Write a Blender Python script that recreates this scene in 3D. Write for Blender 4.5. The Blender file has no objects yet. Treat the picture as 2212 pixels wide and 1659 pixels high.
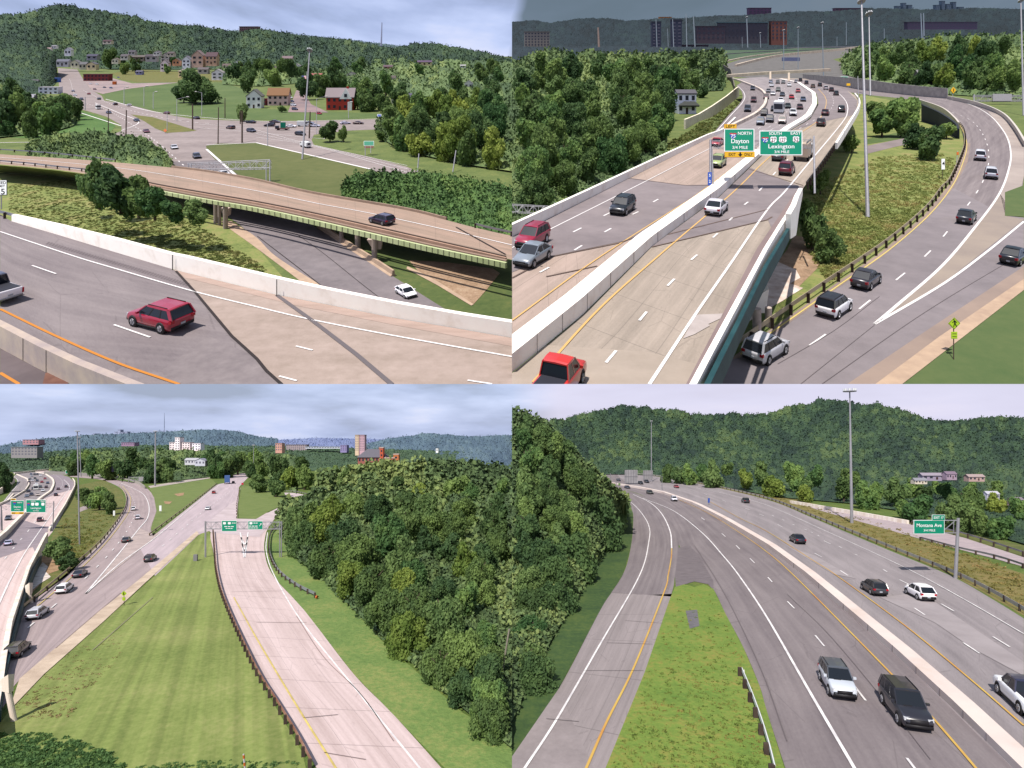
import bpy, math, random
import numpy as np
from mathutils import Vector, Matrix, geometry

random.seed(7)
rng = np.random.default_rng(7)
scene = bpy.context.scene
col = scene.collection

# ------------------------------------------------------------------ camera
# units: positions are read in a 2212 x 1659 picture grid and laid on the ground planes of the place
F, CX, CY = 1200.0, 1106.0, 955.0
HY = 95.0                      # horizon of the two upper valleys (they rise in front of the camera)
VH = (CY - HY) / F
NRM = math.sqrt(1 + VH * VH)
R = 16.0                       # size of the upper valleys
cam_d = bpy.data.cameras.new("camera")
cam = bpy.data.objects.new("camera", cam_d)
col.objects.link(cam)
cam.location = (0, 0, 0)
cam.rotation_euler = (math.radians(90), 0, 0)
cam_d.sensor_fit = 'HORIZONTAL'
cam_d.sensor_width = 36
cam_d.lens = 36 * F / 2212
cam_d.shift_y = (CY - 829.5) / 2212
cam_d.clip_start = 0.5
cam_d.clip_end = 900000
scene.camera = cam

# ------------------------------------------------------------------ sky
SUN = Vector((-0.24, -0.62, 0.745)).normalized()
elev = math.asin(SUN.z)
world = bpy.data.worlds.new("World")
scene.world = world
world.use_nodes = True
wn, wl = world.node_tree.nodes, world.node_tree.links
wn.clear()
def N(nt, t, **kw):
    n = nt.new(t)
    for k, v in kw.items():
        setattr(n, k, v)
    return n
w_out = N(wn, 'ShaderNodeOutputWorld')
w_bg = N(wn, 'ShaderNodeBackground')
w_sky = N(wn, 'ShaderNodeTexSky')
w_sky.sky_type = 'NISHITA'
w_sky.sun_disc = False
w_sky.sun_elevation = elev
w_sky.sun_rotation = math.atan2(SUN.x, SUN.y)
w_sky.air_density = 1.5
w_sky.dust_density = 2.0
w_tc = N(wn, 'ShaderNodeTexCoord')
w_sep = N(wn, 'ShaderNodeSeparateXYZ')
wl.new(w_tc.outputs['Generated'], w_sep.inputs[0])
w_map = N(wn, 'ShaderNodeMapping')
w_map.inputs['Scale'].default_value = (2.4, 2.4, 11)
wl.new(w_tc.outputs['Generated'], w_map.inputs[0])
w_n1 = N(wn, 'ShaderNodeTexNoise')
w_n1.inputs['Scale'].default_value = 1.7
w_n1.inputs['Detail'].default_value = 7
w_n1.inputs['Roughness'].default_value = 0.52
wl.new(w_map.outputs[0], w_n1.inputs['Vector'])
w_r1 = N(wn, 'ShaderNodeValToRGB')
e = w_r1.color_ramp.elements
e[0].position, e[0].color = 0.34, (2.1, 2.5, 3.7, 1)
e[1].position, e[1].color = 0.74, (5.7, 5.8, 7.0, 1)
e2 = w_r1.color_ramp.elements.new(0.46); e2.color = (2.95, 3.5, 5.3, 1)
e3 = w_r1.color_ramp.elements.new(0.58); e3.color = (3.9, 4.5, 6.5, 1)
wl.new(w_n1.outputs['Fac'], w_r1.inputs[0])
w_mix = N(wn, 'ShaderNodeMixRGB')
w_mix.inputs[0].default_value = 0.86
wl.new(w_sky.outputs[0], w_mix.inputs[1])
wl.new(w_r1.outputs[0], w_mix.inputs[2])
def wmath(op, a, b=None, c=None, clamp=False):
    m = N(wn, 'ShaderNodeMath', operation=op)
    m.use_clamp = clamp
    for i, x in enumerate((a, b, c)):
        if x is None: continue
        if isinstance(x, (int, float)): m.inputs[i].default_value = x
        else: wl.new(x, m.inputs[i])
    return m.outputs[0]
# lens vignetting is put into the sky as a dark bank on the right
hi = wmath('MULTIPLY', wmath('SUBTRACT', w_sep.outputs['Z'], 0.25), 6.0, clamp=True)
rt = wmath('MULTIPLY', wmath('ADD', w_sep.outputs['X'], wmath('MULTIPLY', wmath('SUBTRACT', w_n1.outputs['Fac'], 0.5), 0.05)), 60.0, clamp=True)
bank = wmath('MULTIPLY', wmath('MULTIPLY', hi, rt), 0.90)
w_mix2 = N(wn, 'ShaderNodeMixRGB')
w_mix2.inputs[2].default_value = (0.80, 1.12, 1.38, 1)
wl.new(bank, w_mix2.inputs[0])
wl.new(w_mix.outputs[0], w_mix2.inputs[1])
# low in the east the overcast is a plain grey lilac
lo = wmath('MULTIPLY', wmath('SUBTRACT', 0.22, w_sep.outputs['Z']), 8.0, clamp=True)
rt2 = wmath('MULTIPLY', w_sep.outputs['X'], 12.0, clamp=True)
w_mix3 = N(wn, 'ShaderNodeMixRGB')
w_mix3.inputs[2].default_value = (5.0, 4.7, 5.7, 1)
wl.new(wmath('MULTIPLY', wmath('MULTIPLY', lo, rt2), 0.75), w_mix3.inputs[0])
wl.new(w_mix2.outputs[0], w_mix3.inputs[1])
wl.new(w_mix3.outputs[0], w_bg.inputs['Color'])
w_bg.inputs['Strength'].default_value = 0.105
wl.new(w_bg.outputs[0], w_out.inputs[0])

# ------------------------------------------------------------------ sun
sd = bpy.data.lights.new("sun", 'SUN')
sd.energy = 4.1
sd.angle = math.radians(0.6)
sd.color = (1.0, 0.935, 0.85)
so = bpy.data.objects.new("sun", sd)
col.objects.link(so)
so.rotation_euler = SUN.to_track_quat('Z', 'Y').to_euler()

scene.view_settings.view_transform = 'Standard'
scene.view_settings.look = 'None'
scene.view_settings.exposure = 0.6
scene.view_settings.gamma = 1.0
scene.cycles.max_bounces = 5
scene.cycles.diffuse_bounces = 2
scene.cycles.glossy_bounces = 2
scene.cycles.transparent_max_bounces = 4

# ------------------------------------------------------------------ materials
EXPO = 1.9
def c(r, g, b, k=1.0):
    if g >= r and g > b * 1.15: k *= 1.12
    f = lambda x: (x / 255 / 12.92 if x / 255 <= 0.04045 else ((x / 255 + 0.055) / 1.055) ** 2.4)
    return (min(f(r) / EXPO * k, .9), min(f(g) / EXPO * k, .9), min(f(b) / EXPO * k, .9), 1)

MATS = {}
def mat(name, c1, c2=None, scale=1.0, rough=0.85, amt=1.0, detail=6, coord='Object', metal=0.0, c3=None, bump=0.0,
        stretch=(1, 1, 1), lo=0.35, hi=0.65, rnd=0.0, coat=0.0, spec=0.3, fine=0.0):
    if name in MATS: return MATS[name]
    m = bpy.data.materials.new(name)
    m.use_nodes = True
    nt, ln = m.node_tree.nodes, m.node_tree.links
    b = nt['Principled BSDF']
    b.inputs['Roughness'].default_value = rough
    b.inputs['Metallic'].default_value = metal
    b.inputs['Specular IOR Level'].default_value = spec
    if coat: b.inputs['Coat Weight'].default_value = coat
    b.inputs['Base Color'].default_value = c1
    if c2 is not None:
        tc = N(nt, 'ShaderNodeTexCoord')
        mp = N(nt, 'ShaderNodeMapping')
        mp.inputs['Scale'].default_value = stretch
        ln.new(tc.outputs[coord], mp.inputs[0])
        no = N(nt, 'ShaderNodeTexNoise')
        no.inputs['Scale'].default_value = scale
        no.inputs['Detail'].default_value = detail
        no.inputs['Roughness'].default_value = 0.6
        ln.new(mp.outputs[0], no.inputs['Vector'])
        fac = no.outputs['Fac']
        if fine:
            n2 = N(nt, 'ShaderNodeTexNoise')
            n2.inputs['Scale'].default_value = scale * fine
            n2.inputs['Detail'].default_value = 4
            n2.inputs['Roughness'].default_value = 0.7
            ln.new(tc.outputs[coord], n2.inputs['Vector'])
            mm = N(nt, 'ShaderNodeMath', operation='MULTIPLY_ADD')
            mm.inputs[1].default_value = 0.45
            ln.new(n2.outputs['Fac'], mm.inputs[0])
            m2 = N(nt, 'ShaderNodeMath', operation='MULTIPLY')
            m2.inputs[1].default_value = 0.55
            ln.new(no.outputs['Fac'], m2.inputs[0])
            ln.new(m2.outputs[0], mm.inputs[2])
            fac = mm.outputs[0]
        if rnd:
            oi = N(nt, 'ShaderNodeObjectInfo')
            a = N(nt, 'ShaderNodeMath', operation='MULTIPLY_ADD')
            a.inputs[1].default_value = rnd
            ln.new(oi.outputs['Random'], a.inputs[0])
            s = N(nt, 'ShaderNodeMath', operation='SUBTRACT')
            ln.new(fac, s.inputs[0]); s.inputs[1].default_value = rnd / 2
            ln.new(s.outputs[0], a.inputs[2])
            fac = a.outputs[0]
        rp = N(nt, 'ShaderNodeValToRGB')
        el = rp.color_ramp.elements
        el[0].position, el[0].color = lo, c1
        el[1].position, el[1].color = hi, c2
        if c3 is not None:
            x = el.new((lo + hi) / 2); x.color = c3
        ln.new(fac, rp.inputs[0])
        ln.new(rp.outputs[0], b.inputs['Base Color'])
        if bump:
            bp = N(nt, 'ShaderNodeBump')
            bp.inputs['Strength'].default_value = bump
            bp.inputs['Distance'].default_value = 0.1 if scale > .5 else 1.0
            ln.new(fac, bp.inputs['Height'])
            ln.new(bp.outputs[0], b.inputs['Normal'])
    MATS[name] = m
    return m

def flat(name, r, g, b, rough=0.5, **kw):
    return mat(name, c(r, g, b), rough=rough, **kw)

S = 1 / R   # texture scale in the upper valleys
# road surfaces laid as strips carry uv = (metres along, 0..1 across)
def road_mat(name, ca, cb, joint=0.0, jcol=(0.05, 0.045, 0.045, 1), across=6.0):
    if name in MATS: return MATS[name]
    m = bpy.data.materials.new(name); m.use_nodes = True
    nt, ln = m.node_tree.nodes, m.node_tree.links
    b = nt['Principled BSDF']; b.inputs['Roughness'].default_value = 0.9
    b.inputs['Specular IOR Level'].default_value = 0.2
    uv = N(nt, 'ShaderNodeUVMap')
    def noise(sx, sy, det, ro=0.6):
        mp = N(nt, 'ShaderNodeMapping'); mp.inputs['Scale'].default_value = (sx, sy, 1)
        ln.new(uv.outputs[0], mp.inputs[0])
        n = N(nt, 'ShaderNodeTexNoise'); n.inputs['Scale'].default_value = 1; n.inputs['Detail'].default_value = det
        n.inputs['Roughness'].default_value = ro
        ln.new(mp.outputs[0], n.inputs['Vector']); return n.outputs['Fac']
    def mth(op, x, y, z=None):
        q = N(nt, 'ShaderNodeMath', operation=op)
        for i, a in enumerate((x, y, z)):
            if a is None: continue
            if isinstance(a, (int, float)): q.inputs[i].default_value = a
            else: ln.new(a, q.inputs[i])
        return q.outputs[0]
    streak = noise(0.02, across * 2.2, 3)
    blotch = noise(0.09, across * .7, 6)
    grain = noise(2.2, across * 9, 4, 0.8)
    f = mth('ADD', mth('MULTIPLY', streak, 0.42), mth('ADD', mth('MULTIPLY', blotch, 0.36), mth('MULTIPLY', grain, 0.22)))
    rp = N(nt, 'ShaderNodeValToRGB')
    el = rp.color_ramp.elements
    el[0].position, el[0].color = 0.36, ca
    el[1].position, el[1].color = 0.64, cb
    ln.new(f, rp.inputs[0])
    outc = rp.outputs[0]
    # hairline cracks and oil spots of an old surface
    mpc = N(nt, 'ShaderNodeMapping'); mpc.inputs['Scale'].default_value = (.11, across * .55, 1); ln.new(uv.outputs[0], mpc.inputs[0])
    vo = N(nt, 'ShaderNodeTexVoronoi'); vo.feature = 'DISTANCE_TO_EDGE'; vo.inputs['Scale'].default_value = 1; ln.new(mpc.outputs[0], vo.inputs['Vector'])
    ck = mth('MULTIPLY', mth('LESS_THAN', vo.outputs['Distance'], .009), mth('GREATER_THAN', blotch, .52))
    sp_ = mth('MULTIPLY', mth('GREATER_THAN', noise(.5, across * 2.5, 3), .66), .5)
    mc = N(nt, 'ShaderNodeMixRGB'); mc.inputs[2].default_value = tuple(x * .45 for x in ca[:3]) + (1,)
    ln.new(mth('MULTIPLY', mth('MAXIMUM', ck, sp_), .22), mc.inputs[0]); ln.new(outc, mc.inputs[1]); outc = mc.outputs[0]
    if joint:
        sp = N(nt, 'ShaderNodeSeparateXYZ'); ln.new(uv.outputs[0], sp.inputs[0])
        fr = mth('FRACT', mth('DIVIDE', sp.outputs[0], joint), 0)
        line = mth('LESS_THAN', fr, 0.10 / joint)
        fy = mth('FRACT', mth('MULTIPLY', sp.outputs[1], 3.0), 0)
        liney = mth('LESS_THAN', fy, 0.012)
        mx = N(nt, 'ShaderNodeMixRGB'); mx.inputs[2].default_value = jcol
        ln.new(mth('MULTIPLY', mth('MAXIMUM', line, liney), 0.40), mx.inputs[0]); ln.new(outc, mx.inputs[1]); outc = mx.outputs[0]
    ln.new(outc, b.inputs['Base Color'])
    MATS[name] = m
    return m

asphalt = road_mat('asphalt', c(134, 124, 128), c(174, 163, 164))
asphalt_pale = road_mat('asphalt_pale', c(154, 146, 149), c(194, 184, 186))
asphalt_dark = road_mat('asphalt_dark', c(112, 100, 108), c(146, 132, 140))
concrete_road = road_mat('concrete_road', c(168, 156, 144), c(210, 194, 180), joint=9.0)
concrete_grey = road_mat('concrete_grey', c(160, 150, 150), c(194, 182, 182), joint=9.0)
concrete_bright = road_mat('concrete_bright', c(222, 198, 194), c(255, 232, 230, 1.1), joint=6.0)
concrete_pink = road_mat('concrete_pink', c(180, 162, 150), c(218, 194, 182), joint=9.0)
deck_mat = road_mat('deck_concrete', c(166, 148, 132), c(210, 178, 160), joint=12.0)
white_paint = mat('white_paint', c(250, 246, 244, 1.5), c(215, 210, 212, 1.4), scale=.6, rough=.7)
yellow_paint = mat('yellow_paint', c(250, 190, 90), c(230, 165, 70), scale=.6, rough=.7)
yellow_pale = mat('yellow_pale', c(250, 228, 130, 1.2), c(225, 200, 120), scale=.6, rough=.7)
joint_dark = flat('joint_tar', 60, 52, 52, .9)
joint_grey = flat('joint_metal', 132, 122, 124, .8)
barrier_white = mat('barrier_concrete', c(255, 250, 238, 1.55), c(232, 216, 200, 1.4), scale=.9, c3=c(250, 240, 228, 1.4), rough=.9, detail=10, lo=.25, hi=.62, stretch=(1, 1, .12))
barrier_white_far = mat('barrier_concrete_valley', c(255, 252, 244, 1.6), c(236, 220, 204, 1.4), scale=.5 * S, c3=c(255, 248, 240, 1.55), rough=.9, detail=8, lo=.2, hi=.85)
barrier_cream = mat('barrier_cream', c(232, 214, 202, 1.2), c(190, 176, 168, 1.0), scale=.8 * S, rough=.9, detail=8)
sidewalk_mat = mat('sidewalk_concrete', c(226, 196, 168), c(200, 172, 150), scale=.35 * S, rough=.9, detail=8)
sidewalk_near = mat('sidewalk_near', c(246, 224, 200, 1.1), c(214, 190, 168), scale=.35, rough=.9, detail=8)
grass_t = mat('grass_valley', c(92, 108, 58), c(138, 144, 84), scale=.12 * S, rough=1, detail=10, c3=c(112, 128, 72), fine=9, bump=.3)
grass_brown = mat('grass_dry', c(104, 104, 56), c(150, 130, 84), scale=.25 * S, rough=1, detail=10, c3=c(120, 124, 66), fine=8, bump=.3)
grass_wild = mat('grass_wild', c(92, 108, 58, 1.2), c(166, 152, 104, 1.2), scale=.16 * S, rough=1, detail=12, c3=c(132, 142, 80, 1.2), fine=10, bump=.5)
grass_dark = mat('grass_dark', c(78, 98, 52), c(120, 126, 72), scale=.10 * S, rough=1, detail=10, c3=c(96, 112, 62), fine=9, bump=.3)
grass_vivid = mat('grass_vivid', c(74, 112, 56), c(108, 140, 76), scale=.05 * S, rough=1, detail=10, fine=12)
grass_b = mat('grass_verge', c(84, 108, 48), c(136, 140, 70), scale=.30, rough=1, detail=10, c3=c(104, 128, 58), fine=8, bump=.3)
grass_br = mat('grass_median', c(104, 136, 58, 1.1), c(172, 158, 84, 1.1), scale=.22, rough=1, detail=10, c3=c(128, 152, 68, 1.1), fine=10, bump=.4)
grass_tan = mat('grass_tan', c(120, 118, 60), c(176, 150, 100), scale=.3, rough=1, detail=10, c3=c(146, 138, 80), fine=7, bump=.3)
dirt_mat = mat('dirt_slope', c(150, 128, 104), c(214, 188, 160), scale=.45 * S, rough=1, detail=10, c3=c(186, 154, 126), fine=6, bump=.4)
dirt_near = mat('dirt_near', c(150, 118, 84), c(230, 190, 150), scale=.6, rough=1, detail=10, fine=6)
slab_white = mat('slope_paving', c(255, 240, 230, 1.2), c(226, 200, 184), scale=.4 * S, rough=.9)
under_dark = flat('underside_dark', 60, 55, 50, 1)
metal_grey = mat('galvanised_steel', c(150, 150, 158), c(185, 182, 188), scale=.4, rough=.45, metal=.35)
metal_pale = mat('pole_steel', c(176, 176, 184), c(204, 202, 208), scale=.2, rough=.45, metal=.3)
wood_pole = mat('pole_wood', c(66, 52, 48), c(100, 84, 74), scale=.5, rough=.95)
wood_pale = mat('pole_wood_pale', c(150, 142, 128), c(176, 168, 150), scale=.5, rough=.95)
rust = mat('rusty_rail', c(150, 96, 74), c(206, 160, 138), scale=.6, rough=.9)
sign_green = flat('sign_green', 0, 152, 118, .5)
sign_yellow = flat('sign_yellow', 255, 198, 40, .5)
sign_fluo = flat('sign_fluo_green', 176, 210, 40, .5)
sign_blue = flat('sign_blue', 60, 100, 200, .5)
sign_white = mat('sign_white', c(245, 248, 248, 1.3), rough=.5)
sign_red = flat('sign_red', 214, 60, 80, .5)
sign_grey = mat('sign_back', c(170, 168, 172), c(195, 192, 196), scale=.3, rough=.5, metal=.2)
black = flat('black_paint', 18, 18, 20, .5)
orange = flat('orange_plastic', 232, 120, 50, .5)
girder_teal = mat('girder_teal', c(30, 74, 82), c(48, 96, 102), scale=.3 * S, rough=.6)
girder_green = mat('girder_green', c(190, 202, 146, 1.2), c(208, 216, 166, 1.25), scale=.3 * S, rough=.6)

# foliage: the tint differs from tree to tree and from clump to clump
def translucent(mt, w=.42):
    nt = mt.node_tree; b = nt.nodes['Principled BSDF']; out = nt.nodes['Material Output']
    tr = N(nt.nodes, 'ShaderNodeBsdfTranslucent'); mx = N(nt.nodes, 'ShaderNodeMixShader'); mx.inputs[0].default_value = w
    if b.inputs['Base Color'].is_linked: nt.links.new(b.inputs['Base Color'].links[0].from_socket, tr.inputs[0])
    nt.links.new(b.outputs[0], mx.inputs[1]); nt.links.new(tr.outputs[0], mx.inputs[2]); nt.links.new(mx.outputs[0], out.inputs[0])
    return mt
def leafmat(name, a, b, m_, sc=1.4, rnd=.5):
    a, b, m_ = [tuple(min(.9, x * 3.0) for x in q[:3]) + (1,) for q in (a, b, m_)]
    return translucent(mat(name, a, b, scale=sc, rough=.75, c3=m_, rnd=rnd, detail=3, lo=.22, hi=.78, spec=.2))
leaf_olive = leafmat('leaves_olive', c(54, 72, 42), c(98, 116, 64), c(76, 94, 52))
leaf_dark = leafmat('leaves_dark', c(48, 68, 42), c(88, 106, 62), c(66, 86, 50))
leaf_green = leafmat('leaves_green', c(50, 76, 44), c(98, 118, 64), c(70, 94, 54))
leaf_lime = leafmat('leaves_lime', c(74, 92, 42), c(116, 126, 60), c(94, 108, 50))
leaf_blue = leafmat('leaves_far', c(48, 72, 68), c(82, 108, 86), c(62, 88, 76))
bark = mat('bark', c(84, 72, 60), c(120, 106, 90), scale=3, rough=1)
def woodmat(name, a, m_, b, s, k=1.15):
    # every crown of the wood has its own natural tint, stored with its leaves
    a, b, m_ = [tuple(min(.9, x * k) for x in q[:3]) + (1,) for q in (a, b, m_)]
    mt = mat(name, a, b, scale=s, rough=.95, c3=m_, detail=8, lo=.24, hi=.76, fine=5, bump=.5)
    nt = mt.node_tree; rp = [n for n in nt.nodes if n.type == 'VALTORGB'][0]
    src = rp.inputs[0].links[0].from_socket
    at = N(nt.nodes, 'ShaderNodeAttribute'); at.attribute_name = 'kind_tint'
    m1 = N(nt.nodes, 'ShaderNodeMath', operation='MULTIPLY_ADD'); m1.inputs[1].default_value = .42
    nt.links.new(at.outputs['Fac'], m1.inputs[0])
    m0 = N(nt.nodes, 'ShaderNodeMath', operation='MULTIPLY'); m0.inputs[1].default_value = .72
    nt.links.new(src, m0.inputs[0]); nt.links.new(m0.outputs[0], m1.inputs[2])
    m2 = N(nt.nodes, 'ShaderNodeMath', operation='SUBTRACT'); m2.inputs[1].default_value = .08
    nt.links.new(m1.outputs[0], m2.inputs[0]); nt.links.new(m2.outputs[0], rp.inputs[0])
    return mt
wood_hill_tl = woodmat('wood_hill_left', c(36, 58, 46), c(62, 86, 60), c(92, 110, 66), 1 / 260, 1.15)
wood_hill_tr = woodmat('wood_hill_right', c(30, 44, 50), c(38, 56, 64), c(48, 68, 68), 1 / 1700, 1.0)  # dim, bluish far air is put into the leaf colour
wood_hill_tl2 = woodmat('wood_hill_hazy', c(74, 96, 100), c(92, 114, 116), c(112, 130, 122), 1 / 420)  # haze over the far ridge is painted into its tint
wood_bl = woodmat('wood_hill_blue', c(84, 106, 126), c(100, 124, 140), c(118, 140, 148), 1 / 14)  # blue of the distance haze is mixed into the foliage colour
wood_bl2 = woodmat('wood_hill_lilac', c(122, 138, 184), c(132, 146, 190), c(140, 156, 196), 1 / 14)  # horizon haze painted as a lilac leaf colour
wood_br = woodmat('wood_hill_green', c(40, 60, 52), c(66, 90, 64), c(102, 120, 72), 1 / 7, 1.3)
wood_mid = woodmat('wood_mid', c(56, 70, 40), c(78, 92, 52), c(112, 118, 62), 1 / 6)
under_t = woodmat('undergrowth_valley', c(50, 66, 42), c(74, 90, 54), c(104, 114, 66), 1 / 60, 2.5)
under_b = woodmat('undergrowth_near', c(50, 66, 42), c(74, 90, 54), c(104, 114, 66), 1 / 4, 2.5)
shrub_t = woodmat('shrub_cover', c(58, 84, 46), c(80, 108, 58), c(112, 132, 72), 1 / 30, 1.6)

# ------------------------------------------------------------------ geometry of the place
def D_(py, lv):
    v = (CY - py) / F
    if lv >= 100: return (lv - 100) * R * NRM / (VH - v)
    return lv / (-v)
def P(px, py, lv):
    d = D_(py, lv)
    return Vector(((px - CX) / F * d, d, (CY - py) / F * d))
def A(px, py, d):
    return Vector(((px - CX) / F * d, d, (CY - py) / F * d))
def up_off(lv, n):     # the level of a sheet n layers (a few mm each) higher
    if lv >= 100: return 100 + (lv - 100) * (1 - 0.0009 * n)
    return lv * (1 - 0.0009 * n)
X_ = Vector((1, 0, 0))
def basis(lv):
    if lv >= 100: return Vector((0, -VH, 1)) / NRM, Vector((0, 1, VH)) / NRM
    return Vector((0, 0, 1)), Vector((0, 1, 0))
def frame(px, py, lv, k, hx=None, hy=None, D=None):
    """origin and the vectors of one metre ahead, left, up; k = grid px per metre there"""
    p = P(px, py, lv) if D is None else A(px, py, D)
    d = p.y; n, dd = basis(lv)
    v = (CY - py) / F
    s = k * d / F
    a = k * d / (F * (n.z - v * n.y))
    u = (n + X_ * ((px - CX) / F * n.y)) * a
    if hx is None: return p, X_ * s, dd * s, u
    q = P(px + hx * .02, py + hy * .02, lv) - p
    f = q.normalized()
    l = n.cross(f).normalized()
    return p, f * s, l * s, u
def pxf(px, py, lv):
    p = P(px, py, lv); q = p.y / F
    return p, X_ * q, Vector((0, q, 0)), Vector((0, 0, q))
def atf(px, py, d):
    q = d / F
    return A(px, py, d), X_ * q, Vector((0, q, 0)), Vector((0, 0, q))
def kk(py, kH, lv):
    return (py - (HY if lv >= 100 else CY)) / kH

class MB:
    def __init__(s): s.v, s.f, s.m = [], [], []
    def add(s, vs, fs, m=0):
        o = len(s.v); s.v += [tuple(x) for x in vs]
        for f in fs: s.f.append(tuple(i + o for i in f)); s.m.append(m)
        return s
    def hexa(s, p, m=0):   # p: bottom 4 ccw, top 4 ccw
        return s.add(p, [(3, 2, 1, 0), (4, 5, 6, 7), (0, 1, 5, 4), (1, 2, 6, 5), (2, 3, 7, 6), (3, 0, 4, 7)], m)
    def box(s, x0, x1, y0, y1, z0, z1, m=0):
        return s.hexa([(x0, y0, z0), (x1, y0, z0), (x1, y1, z0), (x0, y1, z0), (x0, y0, z1), (x1, y0, z1), (x1, y1, z1), (x0, y1, z1)], m)
    def cyl(s, a, b, r0, r1=None, n=8, m=0, cap=True):
        r1 = r0 if r1 is None else r1
        a, b = Vector(a), Vector(b); t = (b - a).normalized()
        e = t.orthogonal().normalized(); g = t.cross(e)
        vs = []
        for c_, r in ((a, r0), (b, r1)):
            for i in range(n):
                an = 2 * math.pi * i / n
                vs.append(c_ + e * (r * math.cos(an)) + g * (r * math.sin(an)))
        fs = [(i, (i + 1) % n, n + (i + 1) % n, n + i) for i in range(n)]
        if cap: fs += [tuple(range(n - 1, -1, -1)), tuple(range(n, 2 * n))]
        return s.add(vs, fs, m)
    def bar(s, a, b, w, m=0):
        return s.cyl(a, b, w / 2, w / 2, 4, m)
    def quad(s, p, m=0): return s.add(p, [tuple(range(len(p)))], m)
    def loft(s, rings, m=0, cap=True):
        n = len(rings[0]); vs = [q for r in rings for q in r]
        fs = []
        for j in range(len(rings) - 1):
            for i in range(n):
                fs.append((j * n + i, j * n + (i + 1) % n, (j + 1) * n + (i + 1) % n, (j + 1) * n + i))
        if cap: fs += [tuple(range(n - 1, -1, -1)), tuple(range((len(rings) - 1) * n, len(rings) * n))]
        return s.add(vs, fs, m)
    def text(s, txt, x, z, h, y=0, m=0, w=None, align='CENTER'):
        """letters of cap height h, centred on (x, z), facing -y"""
        cu = bpy.data.curves.new('lettering', 'FONT'); cu.body = txt; cu.size = 1.0; cu.align_x = 'CENTER'
        cu.offset = 0.012
        ob = bpy.data.objects.new('lettering_source', cu); col.objects.link(ob)
        bpy.context.view_layer.update()
        me = bpy.data.meshes.new_from_object(ob.evaluated_get(bpy.context.evaluated_depsgraph_get()))
        vs = [tuple(v.co) for v in me.vertices]; fs = [tuple(p.vertices) for p in me.polygons]
        bpy.data.objects.remove(ob); bpy.data.curves.remove(cu); bpy.data.meshes.remove(me)
        if not vs: return s
        x0 = min(v[0] for v in vs); x1 = max(v[0] for v in vs)
        sz = h / 0.70
        sx = sz if w is None else w / (x1 - x0)
        cxm = (x0 + x1) / 2
        return s.add([(x + (a - cxm) * sx, y, z + b * sz - h / 2) for a, b, _ in vs], fs, m)

def mkmesh(name, verts, faces, mats, midx=None, smooth=False, uvs=None):
    me = bpy.data.meshes.new(name)
    me.from_pydata([tuple(v) for v in verts], [], faces)
    for m in (mats if isinstance(mats, (list, tuple)) else [mats]): me.materials.append(m)
    if midx: me.polygons.foreach_set('material_index', midx)
    if smooth: me.polygons.foreach_set('use_smooth', [True] * len(me.polygons))
    if uvs is not None:
        ul = me.uv_layers.new(name='UVMap')
        li = np.empty(len(me.loops), dtype=np.int32); me.loops.foreach_get('vertex_index', li)
        ul.data.foreach_set('uv', np.array(uvs, dtype=np.float32)[li].ravel())
    me.update()
    return me

def tag(o, label=None, cat=None, group=None, kind=None):
    if label: o['label'] = label
    if cat: o['category'] = cat
    if group: o['group'] = group
    if kind: o['kind'] = kind
    return o

def put(name, me, loc=(0, 0, 0), parent=None):
    o = bpy.data.objects.new(name, me); col.objects.link(o)
    if parent is not None: o.parent = parent
    else: o.location = loc
    return o

def empty(name, loc, label=None, cat=None, group=None):
    o = bpy.data.objects.new(name, None); col.objects.link(o); o.location = loc
    o.empty_display_size = 1
    return tag(o, label, cat, group)

def build(name, mb, mats, fr, parent=None, smooth=False):
    p, fx, fy, fz = fr
    M = np.array([list(fx), list(fy), list(fz)])
    vs = np.array(mb.v) @ M
    if parent is not None: vs = vs + np.array(list(p))
    me = mkmesh(name, vs.tolist(), mb.f, mats, mb.m, smooth)
    return put(name, me, p, parent)

# ------------------------------------------------------------------ curves and sheets
def resample(pts, n, smooth=True):
    pts = [np.array(p, float) for p in pts]
    if smooth and len(pts) > 2:
        q = [2 * pts[0] - pts[1]] + pts + [2 * pts[-1] - pts[-2]]
        out = []
        for i in range(1, len(q) - 2):
            a, b, c_, d = q[i - 1], q[i], q[i + 1], q[i + 2]
            for t in np.linspace(0, 1, 14, endpoint=False):
                t0, t1, t2, t3 = 0, 1, 2, 3
                out.append(0.5 * ((2 * b) + (-a + c_) * t + (2 * a - 5 * b + 4 * c_ - d) * t * t + (-a + 3 * b - 3 * c_ + d) * t ** 3))
        out.append(pts[-1]); pts = out
    seg = [0]
    for a, b in zip(pts[:-1], pts[1:]): seg.append(seg[-1] + np.linalg.norm((b - a)[:2]))
    seg = np.array(seg); arr = np.array(pts)
    ts = np.linspace(0, seg[-1], n)
    return np.stack([np.interp(ts, seg, arr[:, i]) for i in range(arr.shape[1])], 1)

def poly(name, pts, lv, m, off=0, kind='structure', label=None, cat=None):
    L = up_off(lv, off)
    tri = geometry.tessellate_polygon([[Vector((a, b, 0)) for a, b in pts]])
    vs = [P(a, b, L) for a, b in pts]
    fs = []
    for t in tri:
        n = (vs[t[1]] - vs[t[0]]).cross(vs[t[2]] - vs[t[0]])
        fs.append(tuple(t) if n.dot(basis(lv)[0]) > 0 else tuple(t[::-1]))
    o = put(name, mkmesh(name, vs, fs, m))
    return tag(o, label, cat, None, kind)

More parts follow.
